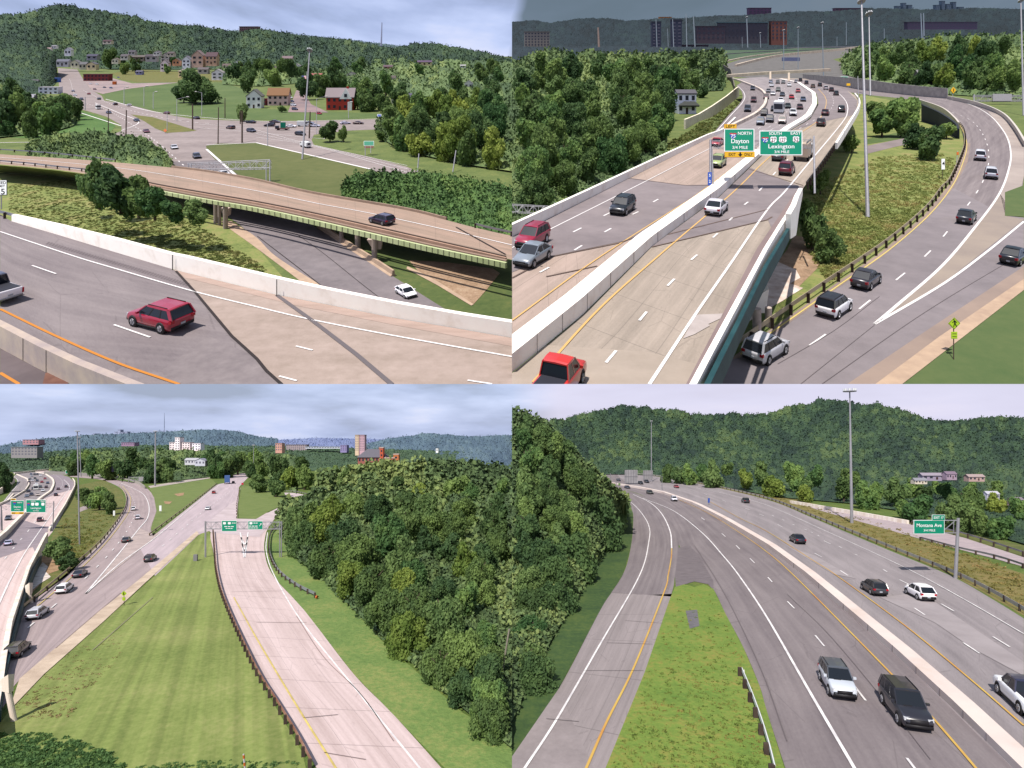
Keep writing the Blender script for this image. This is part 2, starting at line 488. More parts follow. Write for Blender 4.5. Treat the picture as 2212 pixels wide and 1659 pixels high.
def road(name, left, right, lv, m, kH=20, off=1, n=48, kind='structure', smooth=True, sc=None):
    L = up_off(lv, off)
    a = resample(left, n, smooth); b = resample(right, n, smooth)
    vs, fs, uv = [], [], []
    cross = 6
    u = 0; prev = None
    for i in range(n):
        pa, pb = P(*a[i][:2], L), P(*b[i][:2], L)
        mid = (pa + pb) / 2
        if prev is not None: u += (mid - prev).length / (R * NRM / 1.3 if lv >= 100 else 1) * (1)
        prev = mid
        for j in range(cross + 1):
            t = j / cross
            vs.append(pa.lerp(pb, t)); uv.append((u, t))
    W = cross + 1
    for i in range(n - 1):
        for j in range(cross):
            f = (i * W + j, i * W + j + 1, (i + 1) * W + j + 1, (i + 1) * W + j)
            nn = (vs[f[1]] - vs[f[0]]).cross(vs[f[3]] - vs[f[0]])
            fs.append(f if nn.dot(basis(lv)[0]) > 0 else f[::-1])
    o = put(name, mkmesh(name, vs, fs, m, uvs=uv))
    return tag(o, None, None, None, kind)

class Marks:
    """painted lines of one carriageway, in world space"""
    def __init__(s): s.v, s.f = [], []
    def ribbon(s, pts, w, kH, lv, off=3, n=None, smooth=True):
        L = up_off(lv, off)
        n = n or max(2, 10 * (len(pts) - 1) + 2)
        a = resample(pts, n, smooth)
        o = len(s.v)
        nn = basis(lv)[0]
        W = [P(*q[:2], L) for q in a]
        for i in range(n):
            t = (W[min(i + 1, n - 1)] - W[max(i - 1, 0)]).normalized()
            l = nn.cross(t).normalized()
            k = max(kk(a[i][1], kH, lv), .2)
            sc = max(w * k, 0.75) / k * k * W[i].y / F / 2
            s.v += [W[i] + l * sc, W[i] - l * sc]
        for i in range(n - 1):
            s.f.append((o + 2 * i + 1, o + 2 * i + 3, o + 2 * i + 2, o + 2 * i))
        return s
    def dashes(s, pts, w, kH, lv, dash=3.0, gap=9.0, off=3, phase=0):
        """dash and gap in metres of ground"""
        a = resample(pts, 400)
        W = [P(*q[:2], lv) for q in a]
        un = (W[0].y * kk(a[0][1], kH, lv) / F)
        acc = [0]
        for i in range(1, len(W)): acc.append(acc[-1] + (W[i] - W[i - 1]).length / un)
        acc = np.array(acc); t = phase
        while t + dash < acc[-1]:
            p0 = [np.interp(t, acc, a[:, j]) for j in (0, 1)]; p1 = [np.interp(t + dash, acc, a[:, j]) for j in (0, 1)]
            s.ribbon([p0, p1], w, kH, lv, off, 2)
            t += dash + gap
        return s
    def done(s, name, m):
        return tag(put(name, mkmesh(name, s.v, s.f, m)), None, None, None, 'structure')

def sweep(mb, pts, lv, kH, prof, m=0, n=None, hs=None, smooth=True, closed=True, off=0):
    """profile (left metres, up metres) swept along a path; hs: height factors at the path's points"""
    L = up_off(lv, off)
    n = n or max(3, 8 * (len(pts) - 1) + 1)
    src = [tuple(p) + ((hs[i],) if hs else (1.0,)) for i, p in enumerate(pts)]
    a = resample(src, n, smooth)
    W = [P(q[0], q[1], L) for q in a]
    nn = basis(lv)[0]; rings = []
    for i in range(n):
        t = (W[min(i + 1, n - 1)] - W[max(i - 1, 0)]).normalized()
        l = nn.cross(t).normalized()
        k = kk(a[i][1], kH, lv)
        fr = frame(a[i][0], a[i][1], L, k)
        sc = k * W[i].y / F
        rings.append([W[i] + l * (sc * x) + fr[3] * (z * a[i][2]) for x, z in prof])
    mb.loft(rings, m, True)
    return W

def origin_shift(vs):
    o = Vector(vs[0]); return o, [Vector(v) - o for v in vs]

def world_obj(name, mb, mats, parent=None, smooth=False, origin=None):
    if parent is not None:
        o = parent.location
        me = mkmesh(name, [Vector(v) - o for v in mb.v], mb.f, mats, mb.m, smooth)
        return put(name, me, (0, 0, 0), parent)
    o = origin if origin is not None else Vector(mb.v[0])
    me = mkmesh(name, [Vector(v) - o for v in mb.v], mb.f, mats, mb.m, smooth)
    return put(name, me, o)

JERSEY = [(-.32, 0), (-.30, .10), (-.14, .35), (-.10, 1.07), (.10, 1.07), (.14, .35), (.30, .10), (.32, 0)]
def barrier(name, label, cat, pts, lv, kH, h=1.07, w=1.0, m=None, hs=None, group=None, n=None, smooth=True, joints=()):
    mb = MB()
    prof = [(x * w, z * h / 1.07) for x, z in JERSEY]
    sweep(mb, pts, lv, kH, prof, 0, n, hs, smooth)
    o = world_obj(name, mb, m)
    return tag(o, label, cat, group)

def guardrail(label, pts, lv, kH, h=.75, step=4.0, m=None, pm=None, group=None, postw=.16, cap=70, beam=.32, block=None, double=False):
    m = m or metal_grey; pm = pm or wood_pole
    root = empty('guardrail', P(*pts[0], lv), label, 'guardrail', group)
    for side in ((1, -1) if double else (1,)):
        mb = MB()
        prof = [(.05 * side, h - beam), (.10 * side, h - beam * .75), (.04 * side, h - beam * .5), (.10 * side, h - beam * .25), (.05 * side, h), (0, h), (0, h - beam)]
        sweep(mb, pts, lv, kH, prof, 0)
        world_obj('rail', mb, m, root)
    a = resample(pts, 300)
    W = [P(*q[:2], lv) for q in a]
    acc = [0]
    for i in range(1, len(W)):
        k = kk(a[i][1], kH, lv); acc.append(acc[-1] + (W[i] - W[i - 1]).length / (k * W[i].y / F))
    acc = np.array(acc)
    cnt = int(min(cap, max(2, acc[-1] / step)))
    for t in np.linspace(0, acc[-1], cnt):
        x, y = np.interp(t, acc, a[:, 0]), np.interp(t, acc, a[:, 1])
        p, fx, fy, fz = frame(x, y, lv, kk(y, kH, lv), *( (a[1] - a[0])[:2] * 50 ))
        b = MB(); b.box(-postw / 2, postw / 2, -.3, -.3 + postw * 1.6, 0, h * .98)
        if block: b.box(-.12, .12, -.16, 0.0, h - .38, h - .02)
        vs = np.array(b.v) @ np.array([list(fx), list(fy), list(fz)]) + np.array(p - root.location)
        put('post', mkmesh('post', vs.tolist(), b.f, pm), (0, 0, 0), root)
    return root

def wall_px(mb, base, top, lv, thick=.5, kH=20, m=0, n=None, smooth=True, off=0):
    """an upright wall whose foot follows base and whose top edge is seen at top (same number of points)"""
    n = n or max(3, 8 * (len(base) - 1) + 1)
    L = up_off(lv, off)
    src = [tuple(b) + tuple(t) for b, t in zip(base, top)]
    a = resample(src, n, smooth)
    W = [P(q[0], q[1], L) for q in a]; rings = []
    nn = basis(lv)[0]
    for i in range(n):
        t = (W[min(i + 1, n - 1)] - W[max(i - 1, 0)]).normalized()
        l = nn.cross(t).normalized()
        k = kk(a[i][1], kH, lv); d = W[i].y
        f1 = frame(a[i][0], a[i][1], L, 1.0)
        hp = max(a[i][1] - a[i][3], .3)
        T = W[i] + f1[3] * hp
        th = l * (thick * k * d / F)
        rings.append([W[i], W[i] + th, T + th, T])
    mb.loft(rings, m, True)
# ------------------------------------------------------------------ vehicles (x ahead, y left, z up, metres)
tyre_m = flat('tyre', 34, 32, 34, .8)
rim_m = mat('wheel_rim', c(200, 200, 206, 1.2), rough=.35)
glass_m = mat('car_glass', c(36, 42, 52), rough=.22, spec=.45)
trim_m = flat('dark_trim', 44, 42, 46, .6)
lamp_m = mat('headlamp', c(235, 238, 245), rough=.15)
tail_m = mat('tail_lamp', c(200, 30, 50), rough=.25)
plate_m = flat('number_plate', 210, 215, 225, .5)
chrome_m = mat('chrome', c(190, 190, 196), rough=.25, metal=.7)
bed_m = flat('bed_cover', 52, 54, 66, .6)
PAINT = {}
def paint(r, g, b):
    k = (r, g, b)
    if k not in PAINT:
        PAINT[k] = mat('paint_%02d' % len(PAINT), c(r, g, b, 1.7 if min(r, g, b) > 170 else 1.15), rough=.28, coat=.6, spec=.5)
    return PAINT[k]

KIND = {  # length, width, height, belt, wheel radius, cabin bottom rear/front, cabin top rear/front (fractions of length)
    'suv':    (4.7, 1.90, 1.68, 1.08, .37, -.49, .245, -.40, .06),
    'big_suv':(5.3, 2.00, 1.90, 1.16, .41, -.490, .235, -.425, .07),
    'hatch':  (4.2, 1.80, 1.55, 1.00, .34, -.485, .27, -.33, .05),
    'sedan':  (4.8, 1.85, 1.46, 0.95, .34, -.40, .25, -.19, .05),
    'pickup': (5.8, 2.00, 1.90, 1.15, .41, -.13, .27, -.09, .12),
    'van':    (5.6, 2.05, 2.30, 1.25, .38, -.49, .40, -.47, .28),
}
def car(kind, colr, cx, cy, hx, hy, lv, kH, label, group=None, lod=0, ls=1.0, ws=1.0, hs=1.0, cat=None, roof=None):
    L, W, H, B, r, xr0, xf0, xr1, xf1 = KIND[kind]
    k = kk(cy, kH, lv)
    p, fx, fy, fz = frame(cx, cy, up_off(lv, 1), k, hx, hy)
    fr = (p, fx * ls, fy * ws, fz * hs)
    w = W / 2
    pm = paint(*colr); rm = paint(*roof) if roof else pm
    isP = kind == 'pickup'
    # lower body
    def ring(x, zb, zt, hw, sh=.86):
        return [(x, -hw * .93, zb), (x, -hw, zb + .18), (x, -hw, zt - .22), (x, -hw * .96, zt - .05), (x, -hw * sh, zt), (x, hw * sh, zt), (x, hw * .96, zt - .05), (x, hw, zt - .22), (x, hw, zb + .18), (x, hw * .93, zb)]
    body = MB()
    bt = B
    if isP:
        st = [(-.5, .50, bt - .12, .90), (-.49, .36, bt - .02, .97), (-.15, .30, bt, 1.0), (.2, .30, bt + .02, 1.0), (.42, .32, bt - .02, .98), (.485, .36, bt - .14, .94), (.5, .48, bt - .32, .84)]
    elif kind == 'van':
        st = [(-.5, .40, bt, .96), (-.49, .30, bt, 1.0), (.3, .28, bt, 1.0), (.44, .3, bt - .12, .96), (.49, .34, bt - .32, .9), (.5, .42, bt - .45, .8)]
    elif kind == 'sedan':
        st = [(-.5, .42, bt - .16, .84), (-.485, .30, bt - .02, .94), (-.38, .26, bt + .02, .99), (.0, .22, bt, 1.0), (.28, .24, bt - .02, .99), (.44, .27, bt - .16, .95), (.49, .30, bt - .28, .86), (.5, .40, bt - .38, .76)]
    else:
        st = [(-.5, .45, bt - .22, .86), (-.49, .32, bt - .06, .95), (-.42, .28, bt, .99), (.0, .24, bt, 1.0), (.25, .26, bt - .02, .99), (.38, .28, bt - .11, .97), (.455, .30, bt - .20, .92), (.488, .34, bt - .31, .84), (.5, .44, bt - .42, .74)]
    body.loft([ring(x * L, zb, zt, hw * w) for x, zb, zt, hw in st], 0)
    ax = (.31 * L, -.29 * L) if not isP else (.31 * L, -.27 * L)
    # sills, wheel arches, bumpers
    for sx in ax:
        for sy in (-1, 1):
            body.cyl((sx, sy * (w * .9), r), (sx, sy * (w + .012), r), r * 1.2, n=14, m=1)
    body.box(-.30 * L, .30 * L, -w * 1.004, w * 1.004, .22, .34, 1)
    body.box(-.502 * L, -.47 * L, -w * .9, w * .9, .34, .56, 1 if not isP else 2)
    body.box(.47 * L, .503 * L, -w * .82, w * .82, .30, .50, 1)
    body.box(.488 * L, .5035 * L, -w * .55, w * .55, .52, bt - .34, 1)
    # greenhouse
    ch = H - .05
    tw = w * .79
    def rect(x, hw, z): return [(x, -hw, z)], [(x, hw, z)]
    glass = MB()
    b4 = [(xr0 * L, -w * .93, bt - .03), (xf0 * L, -w * .93, bt - .05), (xf0 * L, w * .93, bt - .05), (xr0 * L, w * .93, bt - .03)]
    t4 = [(xr1 * L, -tw, ch), (xf1 * L, -tw, ch), (xf1 * L, tw, ch), (xr1 * L, tw, ch)]
    glass.hexa(b4 + t4, 0)
    top = MB()
    e_ = .03
    mx = (xr1 + xf1) / 2 * L
    top.loft([[(x, -yy * 1.0, z0), (x, -yy * .96, z1), (x, 0, z1 + .03), (x, yy * .96, z1), (x, yy, z0)] for x, yy, z0, z1 in
              [(xr1 * L - .06, tw * .94, ch - .06, ch + .0), (xr1 * L + .1, tw * 1.03, ch - .05, ch + .045), (mx, tw * 1.05, ch - .05, ch + .06), (xf1 * L - .1, tw * 1.03, ch - .05, ch + .045), (xf1 * L + .06, tw * .95, ch - .07, ch + .0)]], 0)
    def pil(i, wd, out=.012):   # corner pillar i
        a, b = Vector(b4[i]), Vector(t4[i]); sy = -1 if a.y < 0 else 1
        o = Vector((0, sy * .02, 0.01)); d = Vector((wd, 0, 0))
        top.hexa([a - d + o, a + d + o, a + d - o * 2, a - d - o * 2, b - d + o, b + d + o, b + d - o * 2, b - d - o * 2], 0)
    for i in range(4): pil(i, .06 if i in (1, 2) else (.16 if kind not in ('sedan', 'pickup') else .10))
    def sidept(t, z, sy):   # point on the side glass at fraction t between rear and front edges
        zz = (z - (bt - .04)) / (ch - bt + .04)
        x0 = xr0 * L + (xr1 - xr0) * L * zz; x1 = xf0 * L + (xf1 - xf0) * L * zz
        return Vector((x0 + (x1 - x0) * t, sy * (w * .93 + (tw - w * .93) * zz + .012), z))
    for sy in (-1, 1):
        for t in ((.30, .62) if kind in ('suv', 'big_suv', 'van') else (.46,)):
            a, b, a2, b2 = sidept(t, bt - .04, sy), sidept(t, ch, sy), sidept(t + .04, bt - .04, sy), sidept(t + .04, ch, sy)
            i_ = Vector((0, -sy * .05, 0))
            top.hexa([a, a2, a2 + i_, a + i_, b, b2, b2 + i_, b + i_], 0 if kind != 'suv' else 1)
    if kind in ('suv', 'big_suv'):
        for sy in (-1, 1):
            top.box(xr1 * L + .2, xf1 * L - .1, sy * tw * .9 - .02, sy * tw * .9 + .02, ch + .05, ch + .10, 1)
    if kind == 'van':
        top.box(xr0 * L - .005, .05 * L, -w * .93, w * .93, bt - .1, ch, 0)
    bedv = None
    if isP:
        bedv = MB()
        bedv.box(-.475 * L, xr0 * L - .02, -w * .80, w * .80, bt - .10, bt + .02, 0)
    lights = MB(); tails = MB()
    for sy in (-1, 1):
        y0, y1 = sorted((sy * w * .52, sy * w * .90))
        zt_ = bt - .30 if kind != 'sedan' else bt - .30
        lights.hexa([(.455 * L, y0, zt_ - .13), (.5 * L, y0, zt_ - .13), (.478 * L, y1, zt_ - .13), (.44 * L, y1, zt_ - .13), (.45 * L, y0, zt_ + .05), (.496 * L, y0, zt_ + .03), (.470 * L, y1, zt_ + .05), (.43 * L, y1, zt_ + .07)], 0)
        y0, y1 = sorted((sy * w * .66, sy * w * .97))
        if isP: tails.box(-.503 * L, -.46 * L, sorted((sy * w * .84, sy * w * .99))[0], sorted((sy * w * .84, sy * w * .99))[1], bt - .52, bt - .12, 0)
        else: tails.box(-.503 * L, -.455 * L, y0, y1, bt - .28, bt - .08, 0)
    small = lod >= 2
    allm = [pm, trim_m, chrome_m, glass_m, lamp_m, tail_m, tyre_m, rim_m, plate_m, bed_m, rm]
    def merged():
        mb = MB()
        def app(o, mp):
            n = len(mb.v); mb.v += o.v
            for f, m_ in zip(o.f, o.m): mb.f.append(tuple(i + n for i in f)); mb.m.append(mp.get(m_, m_))
        app(body, {0: 0, 1: 1, 2: 2}); app(glass, {0: 3}); app(top, {0: 10, 1: 1}); app(lights, {0: 4}); app(tails, {0: 5})
        if bedv: app(bedv, {0: 9})
        for sx in ax:
            for sy in (-1, 1):
                mb.cyl((sx, sy * (w - .2), r), (sx, sy * (w + .03), r), r, n=10, m=6)
        return mb
    names = {'suv': 'suv', 'big_suv': 'suv', 'hatch': 'hatchback', 'sedan': 'sedan', 'pickup': 'pickup_truck', 'van': 'van'}
    cats = {'suv': 'suv', 'big_suv': 'suv', 'hatch': 'car', 'sedan': 'car', 'pickup': 'pickup truck', 'van': 'van'}
    if small:
        o = build(names[kind], merged(), allm, fr)
        return tag(o, label, cat or cats[kind], group)
    root = empty(names[kind], p, label, cat or cats[kind], group)
    sub = (Vector((0, 0, 0)), fr[1], fr[2], fr[3])
    build('body', body, [pm, trim_m, chrome_m], sub, root, True)
    build('window', glass, [glass_m], sub, root)
    build('roof', top, [rm, trim_m], sub, root)
    for i, sy in enumerate((0, 1)):
        for nm, mb_, mm in (('headlight', lights, lamp_m), ('tail_light', tails, tail_m)):
            h = MB(); h.v = mb_.v[8 * i:8 * i + 8]; h.f = mb_.f[:6]; h.m = [0] * 6
            build(nm, h, [mm], sub, root)
    for sx in ax:
        for sy in (-1, 1):
            t = MB(); t.cyl((sx, sy * (w - .22), r), (sx, sy * (w + .03), r), r, n=18)
            tw_ = build('wheel', t, [tyre_m], sub, root)
            rr = MB(); rr.cyl((sx, sy * (w - .02), r), (sx, sy * (w + .045), r), r * .66, r * .60, n=12)
            if lod == 0:
                for q in range(5):
                    an = q * 2 * math.pi / 5
                    rr.bar((sx, sy * (w + .05), r), (sx + math.cos(an) * r * .6, sy * (w + .05), r + math.sin(an) * r * .6), .07, 1)
            build('rim', rr, [rim_m if lod == 0 else rim_m, chrome_m], sub, tw_)
    if lod == 0:
        for sy in (-1, 1):
            mm = MB(); y0, y1 = sorted((sy * w * .98, sy * (w + .20)))
            mm.box(xf0 * L - .42, xf0 * L - .26, y0, y1, bt + .02, bt + .17)
            build('wing_mirror', mm, [pm], sub, root)
        pl = MB(); pl.box(-.508 * L, -.50 * L, -.17, .17, bt - .52 if not isP else .62, bt - .38 if not isP else .74)
        build('number_plate', pl, [plate_m], sub, root)
        wp = MB(); wp.box(xf0 * L - .02, xf0 * L + .03, -.5, .0, bt - .02, bt + .02); build('wiper', wp, [trim_m], sub, root)
    if bedv: build('bed_cover', bedv, [bed_m], sub, root)
    return root

def truck(name, label, cat, cx, cy, hx, hy, lv, kH, parts, ls=1, ws=1, hs=1, group=None, wheels=((.3, .45), (-.3, .45)), W=2.4, L=9.0):
    """bus, box truck: parts = list of (name, box, material)"""
    k = kk(cy, kH, lv)
    p, fx, fy, fz = frame(cx, cy, up_off(lv, 1), k, hx, hy)
    root = empty(name, p, label, cat, group)
    sub = (Vector((0, 0, 0)), fx * ls, fy * ws, fz * hs)
    for nm, bx, m in parts:
        mb = MB()
        for b in (bx if isinstance(bx, list) else [bx]): mb.box(*b)
        build(nm, mb, [m], sub, root)
    for x, r in wheels:
        for sy in (-1, 1):
            t = MB(); t.cyl((x * L, sy * (W / 2 - .3), r), (x * L, sy * (W / 2 + .02), r), r, n=14)
            build('wheel', t, [tyre_m], sub, root)
    return root

# ------------------------------------------------------------------ foliage
def ico(sub=1):
    import bmesh
    bm = bmesh.new(); bmesh.ops.create_icosphere(bm, subdivisions=sub, radius=1)
    v = np.array([list(x.co) for x in bm.verts]); f = [tuple(q.index for q in x.verts) for x in bm.faces]; bm.free()
    return v, f
ICO1 = ico(1)
def crown_mesh(name, m, seed, lobes=13, leaves=2600, size=.085, shape='round'):
    g = np.random.default_rng(seed)
    cen, rad = [], []
    lean = g.uniform(-.12, .12, 2)
    for i in range(lobes):
        d = g.normal(size=3); d /= np.linalg.norm(d)
        q = .70 * g.random() ** .45
        z = d[2] * q * 1.0
        r_ = g.uniform(.17, .40) * (1.0 - .35 * max(0, z))
        cen.append(np.array([d[0] * q * (1 - .25 * z) + lean[0] * z, d[1] * q * (1 - .25 * z) + lean[1] * z, z])); rad.append(r_)
    cen.append(np.array([0, 0, -.1])); rad.append(.42)
    vs, fs = [], []
    iv, if_ = ICO1
    for c_, r_ in zip(cen, rad):      # twiggy inner mass of each limb
        o = len(vs); jit = 1 + .18 * g.normal(size=(len(iv), 1))
        vs += (iv * jit * r_ * .82 + c_).tolist(); fs += [tuple(i + o for i in f) for f in if_]
    rad = np.array(rad); cen = np.array(cen)
    w = rad ** 2 / (rad ** 2).sum()
    idx = g.choice(len(rad), leaves, p=w)
    d = g.normal(size=(leaves, 3)); d /= np.linalg.norm(d, axis=1)[:, None]
    d[:, 2] = np.where(g.random(leaves) < .35, np.abs(d[:, 2]), d[:, 2])
    pos = cen[idx] + d * (rad[idx] * g.uniform(.82, 1.22, leaves))[:, None]
    nrm = d + g.normal(size=(leaves, 3)) * .65; nrm /= np.linalg.norm(nrm, axis=1)[:, None]
    a = np.cross(nrm, g.normal(size=(leaves, 3))); a /= np.linalg.norm(a, axis=1)[:, None]
    b = np.cross(nrm, a)
    s = (size * g.uniform(.6, 1.3, leaves))[:, None]
    q = np.stack([pos - a * s - b * s * .6, pos + a * s - b * s * .6, pos + a * s * .7 + b * s * .8, pos - a * s * .7 + b * s * .8], 1).reshape(-1, 3)
    o = len(vs); vs += q.tolist()
    fs += [(o + 4 * i, o + 4 * i + 1, o + 4 * i + 2, o + 4 * i + 3) for i in range(leaves)]
    return mkmesh(name, vs, fs, m)
CROWNS = {}
def crowns(key):
    if key not in CROWNS:
        base, size = key.split('_')
        m = {'olive': leaf_olive, 'dark': leaf_dark, 'green': leaf_green, 'lime': leaf_lime, 'far': leaf_blue}[base]
        big = size == 'big'
        CROWNS[key] = [crown_mesh('crown_' + key, m, 11 * i + len(key), 30 if big else 20, 7500 if big else 2800, .044 if big else .078) for i in range(4)]
    return CROWNS[key]
TRUNK = None
def trunk_mesh():
    global TRUNK
    if TRUNK is None:
        mb = MB(); mb.cyl((0, 0, 0), (.02, .01, .55), .055, .035, 8); mb.cyl((.02, .01, .55), (.0, 0, 1.0), .035, .015, 7)
        for i in range(5):
            a = i * 1.9; z = .42 + .09 * i
            mb.cyl((0.01, 0, z), (.22 * math.cos(a), .22 * math.sin(a), z + .22), .02, .008, 5)
        TRUNK = mkmesh('trunk', mb.v, mb.f, bark)
    return TRUNK

def tree(px, py, w, h, lv, key='olive_small', label=None, group=None, D=None, name='tree', lift=.18, cat='tree', trunk=True, depth=1.0):
    """px, py: foot of the tree in the picture grid; w, h: its spread and height there"""
    if D is None: p = P(px, py, lv); D = p.y; n = basis(lv)[0]
    else: p = A(px, py, D); n = basis(lv)[0]
    q = D / F
    v = (CY - py) / F
    f1 = frame(px, py, lv, 1.0) if False else None
    a = q / (n.z - v * n.y)
    u = (n + X_ * ((px - CX) / F * n.y)) * a
    root = empty(name, p, label, cat, group)
    me = random.choice(crowns(key))
    cr = put('crown', me, (0, 0, 0), root)
    cr.location = u * (h * (.5 + lift / 2))
    rot = u.normalized().to_track_quat('Z', 'Y').to_matrix().to_4x4() @ Matrix.Rotation(random.uniform(0, 6.28), 4, 'Z')
    cr.rotation_euler = rot.to_euler()
    sc = w * q * .5 / .92
    cr.scale = (sc, sc * depth, u.length * h * (.5 - lift / 2) / .90)
    if trunk:
        tr = put('trunk', trunk_mesh(), (0, 0, 0), root)
        tr.rotation_euler = rot.to_euler()
        H = u.length * h * .8
        tr.scale = (H * .9, H * .9, H)
    return root

def trees(n, label, group, xs, yb, yt, lv, s0, s1, keys, Dtop=None, aspect=1.25, seam=None, seed=1, name='tree', mind=.62, cat='tree', Dmax=None):
    """n trees whose crowns are seen between yt(x) and yb(x); s0, s1: crown width at the bottom and at the top"""
    g = np.random.default_rng(seed)
    done = []; tries = 0
    while len(done) < n and tries < 9000:
        tries += 1
        x = g.uniform(xs[0], xs[-1]); b, t_ = np.interp(x, xs, yb), np.interp(x, xs, yt)
        if b - t_ < 4: continue
        t = g.random() ** 1.0
        y = b + (t_ - b) * t
        w = (s0 + (s1 - s0) * t) * g.uniform(.78, 1.28)
        y = min(max(y, t_ + w * aspect * .48), b - w * aspect * .25)
        if seam and abs(x - seam) < w * .55: x = seam + math.copysign(w * .55, x - seam)
        ok = all(((x - a) ** 2 + ((y - c_) * 1.25) ** 2) ** .5 > mind * .5 * (w + e_) for a, c_, e_ in done)
        if not ok: continue
        done.append((x, y, w))
        h = w * aspect * g.uniform(.9, 1.15)
        foot = y + h * .55
        Db = D_(min(foot, max(b, foot * 0 + b)), lv) if (lv < 100 and min(foot, b) > CY + 6) or lv >= 100 else Dtop
        if Dtop is not None:
            D0 = D_(b, lv); D = D0 + (Dtop - D0) * min(1, max(0, t))
        else: D = D_(max(min(foot, b + 4), (CY if lv < 100 else HY) + 6), lv)
        if Dmax: D = min(D, Dmax)
        key = keys[int(g.integers(len(keys)))]
        key += '_big' if w > 62 else '_small'
        tree(x, foot, w, h * 1.12, lv, key, label, group, D=D, name=name, lift=.06, cat=cat, trunk=w > 14)
    return done

def canopy(name, label, xs, yb, yt, lv, Dtop, cell, m, step=2.0, amp=.5, seed=3, kind='stuff', cat=None, jag=3.0, Dbot=None, sil=.6, card=.15):
    """wooded ground: terrain from its foot yb(x) up to its skyline yt(x), every crown a dome"""
    g = np.random.default_rng(seed)
    nx = int((xs[-1] - xs[0]) / step) + 1
    X = np.linspace(xs[0], xs[-1], nx)
    B, T = np.interp(X, xs, yb), np.interp(X, xs, yt)
    ny = int(max(6, (B - T).max() / step))
    # crown seeds in picture grid
    gx = np.arange(xs[0] - cell, xs[-1] + cell, cell); gy = np.arange(T.min() - cell, B.max() + cell, cell * .72)
    ix = {}
    jx = gx[:, None] + g.uniform(-.45, .45, (len(gx), len(gy))) * cell
    jy = gy[None, :] + g.uniform(-.4, .4, (len(gx), len(gy))) * cell * .72
    rr = g.uniform(.62, 1.0, (len(gx), len(gy))) * cell
    tt = g.random((len(gx), len(gy))) * .7 + .3 * np.sin(jx / cell / 3.1) * np.sin(jy / cell / 2.3 + 1) 
    def dome(x, y):
        i = np.floor((x - gx[0]) / cell).astype(int); j = np.floor((y - gy[0]) / (cell * .72)).astype(int)
        h = np.zeros_like(x); tid = np.zeros_like(x)
        for a in (-1, 0, 1, 2):
            for b in (-1, 0, 1, 2):
                ii = np.clip(i + a, 0, len(gx) - 1); jj = np.clip(j + b, 0, len(gy) - 1)
                d2 = ((x - jx[ii, jj]) ** 2 + ((y - jy[ii, jj]) * 1.25) ** 2) / rr[ii, jj] ** 2
                hh = np.sqrt(np.clip(1 - d2, 0, 1)) * rr[ii, jj]
                tid = np.where(hh > h, tt[ii, jj], tid); h = np.maximum(h, hh)
        return h, tid
    t = np.linspace(0, 1, ny)[:, None]
    YY = B[None, :] + (T - B)[None, :] * t
    XX = np.repeat(X[None, :], ny, 0)
    h, tid = dome(XX, YY)
    h2, _ = dome(XX * 2.3 % (xs[-1] - xs[0]) + xs[0], YY)
    h = (h + h2 * .22) * amp
    h += g.normal(size=h.shape) * cell * .05
    v = (CY - B) / F
    if Dbot is None: D0 = np.array([D_(b, lv) for b in B])
    else: D0 = np.full(nx, float(Dbot))
    DD = D0[None, :] * (1 - t) + Dtop * t
    lim = np.where(YY > (HY if lv >= 100 else CY) + 6, (lv - 100) * R * NRM / np.maximum(VH - (CY - YY) / F, 1e-3) if lv >= 100 else lv / np.maximum((YY - CY) / F, 1e-3), 1e9)
    DD = np.minimum(DD, lim * .985)
    h = h * np.clip(t * 7, .05, 1)
    q = DD / F
    edge = (t > .96)
    YY2 = YY - h * sil - np.where(edge, np.abs(h) * .4, 0)
    d2 = DD - h * q * 1.2
    px = (XX - CX) / F * d2; pz = (CY - YY2) / F * d2
    # foot of the wood drops to the ground, the crest falls away behind
    pts = np.stack([px, d2, pz], 2)
    back = pts[-1].copy(); back[:, 1] *= 1.12; back[:, 0] *= 1.12; back[:, 2] = back[:, 2] * 1.12 - np.abs(q[-1]) * 60
    pts = np.concatenate([pts, back[None]], 0)
    ny += 1
    o = Vector(pts[0, 0].tolist())
    vv = (pts - np.array(list(o))).reshape(-1, 3)
    fs = [(j * nx + i, j * nx + i + 1, (j + 1) * nx + i + 1, (j + 1) * nx + i) for j in range(ny - 1) for i in range(nx - 1)]
    cards = int(min(60000, nx * (ny - 1) * .55)); 
    ci = g.integers(0, nx, cards); cj = np.minimum((g.random(cards) ** .9 * (ny - 1)).astype(int), ny - 2)
    base = pts[cj, ci] - np.array(list(o)); qq = np.concatenate([q, q[-1:]], 0)[cj, ci][:, None]
    av = g.normal(size=(cards, 3)); av /= np.linalg.norm(av, axis=1)[:, None]
    bv = np.cross(av, g.normal(size=(cards, 3))); bv /= np.linalg.norm(bv, axis=1)[:, None]
    base = base + g.normal(size=(cards, 3)) * qq * cell * .10 + np.array([0, -.6, .8]) * qq * cell * .10
    wv_ = qq * cell * card * g.uniform(.5, 1.3, cards)[:, None]
    quad = np.stack([base - av * wv_, base - bv * wv_ * .8, base + av * wv_, base + bv * wv_ * .8], 1).reshape(-1, 3)
    n0 = len(vv); vv = np.concatenate([vv, quad], 0)
    fs += [(n0 + 4 * i, n0 + 4 * i + 1, n0 + 4 * i + 2, n0 + 4 * i + 3) for i in range(cards)]
    tall = np.concatenate([np.concatenate([tid, tid[-1:]], 0).ravel(), np.repeat(np.clip(tid[cj % len(tid), ci] + g.normal(size=cards) * .15, 0, 1), 4)])
    me = mkmesh(name, vv.tolist(), fs, m, smooth=False)
    at = me.attributes.new('kind_tint', 'FLOAT', 'POINT')
    at.data.foreach_set('value', tall.astype(np.float32))
    ob = put(name, me, o)
    return tag(ob, label, cat, None, kind)

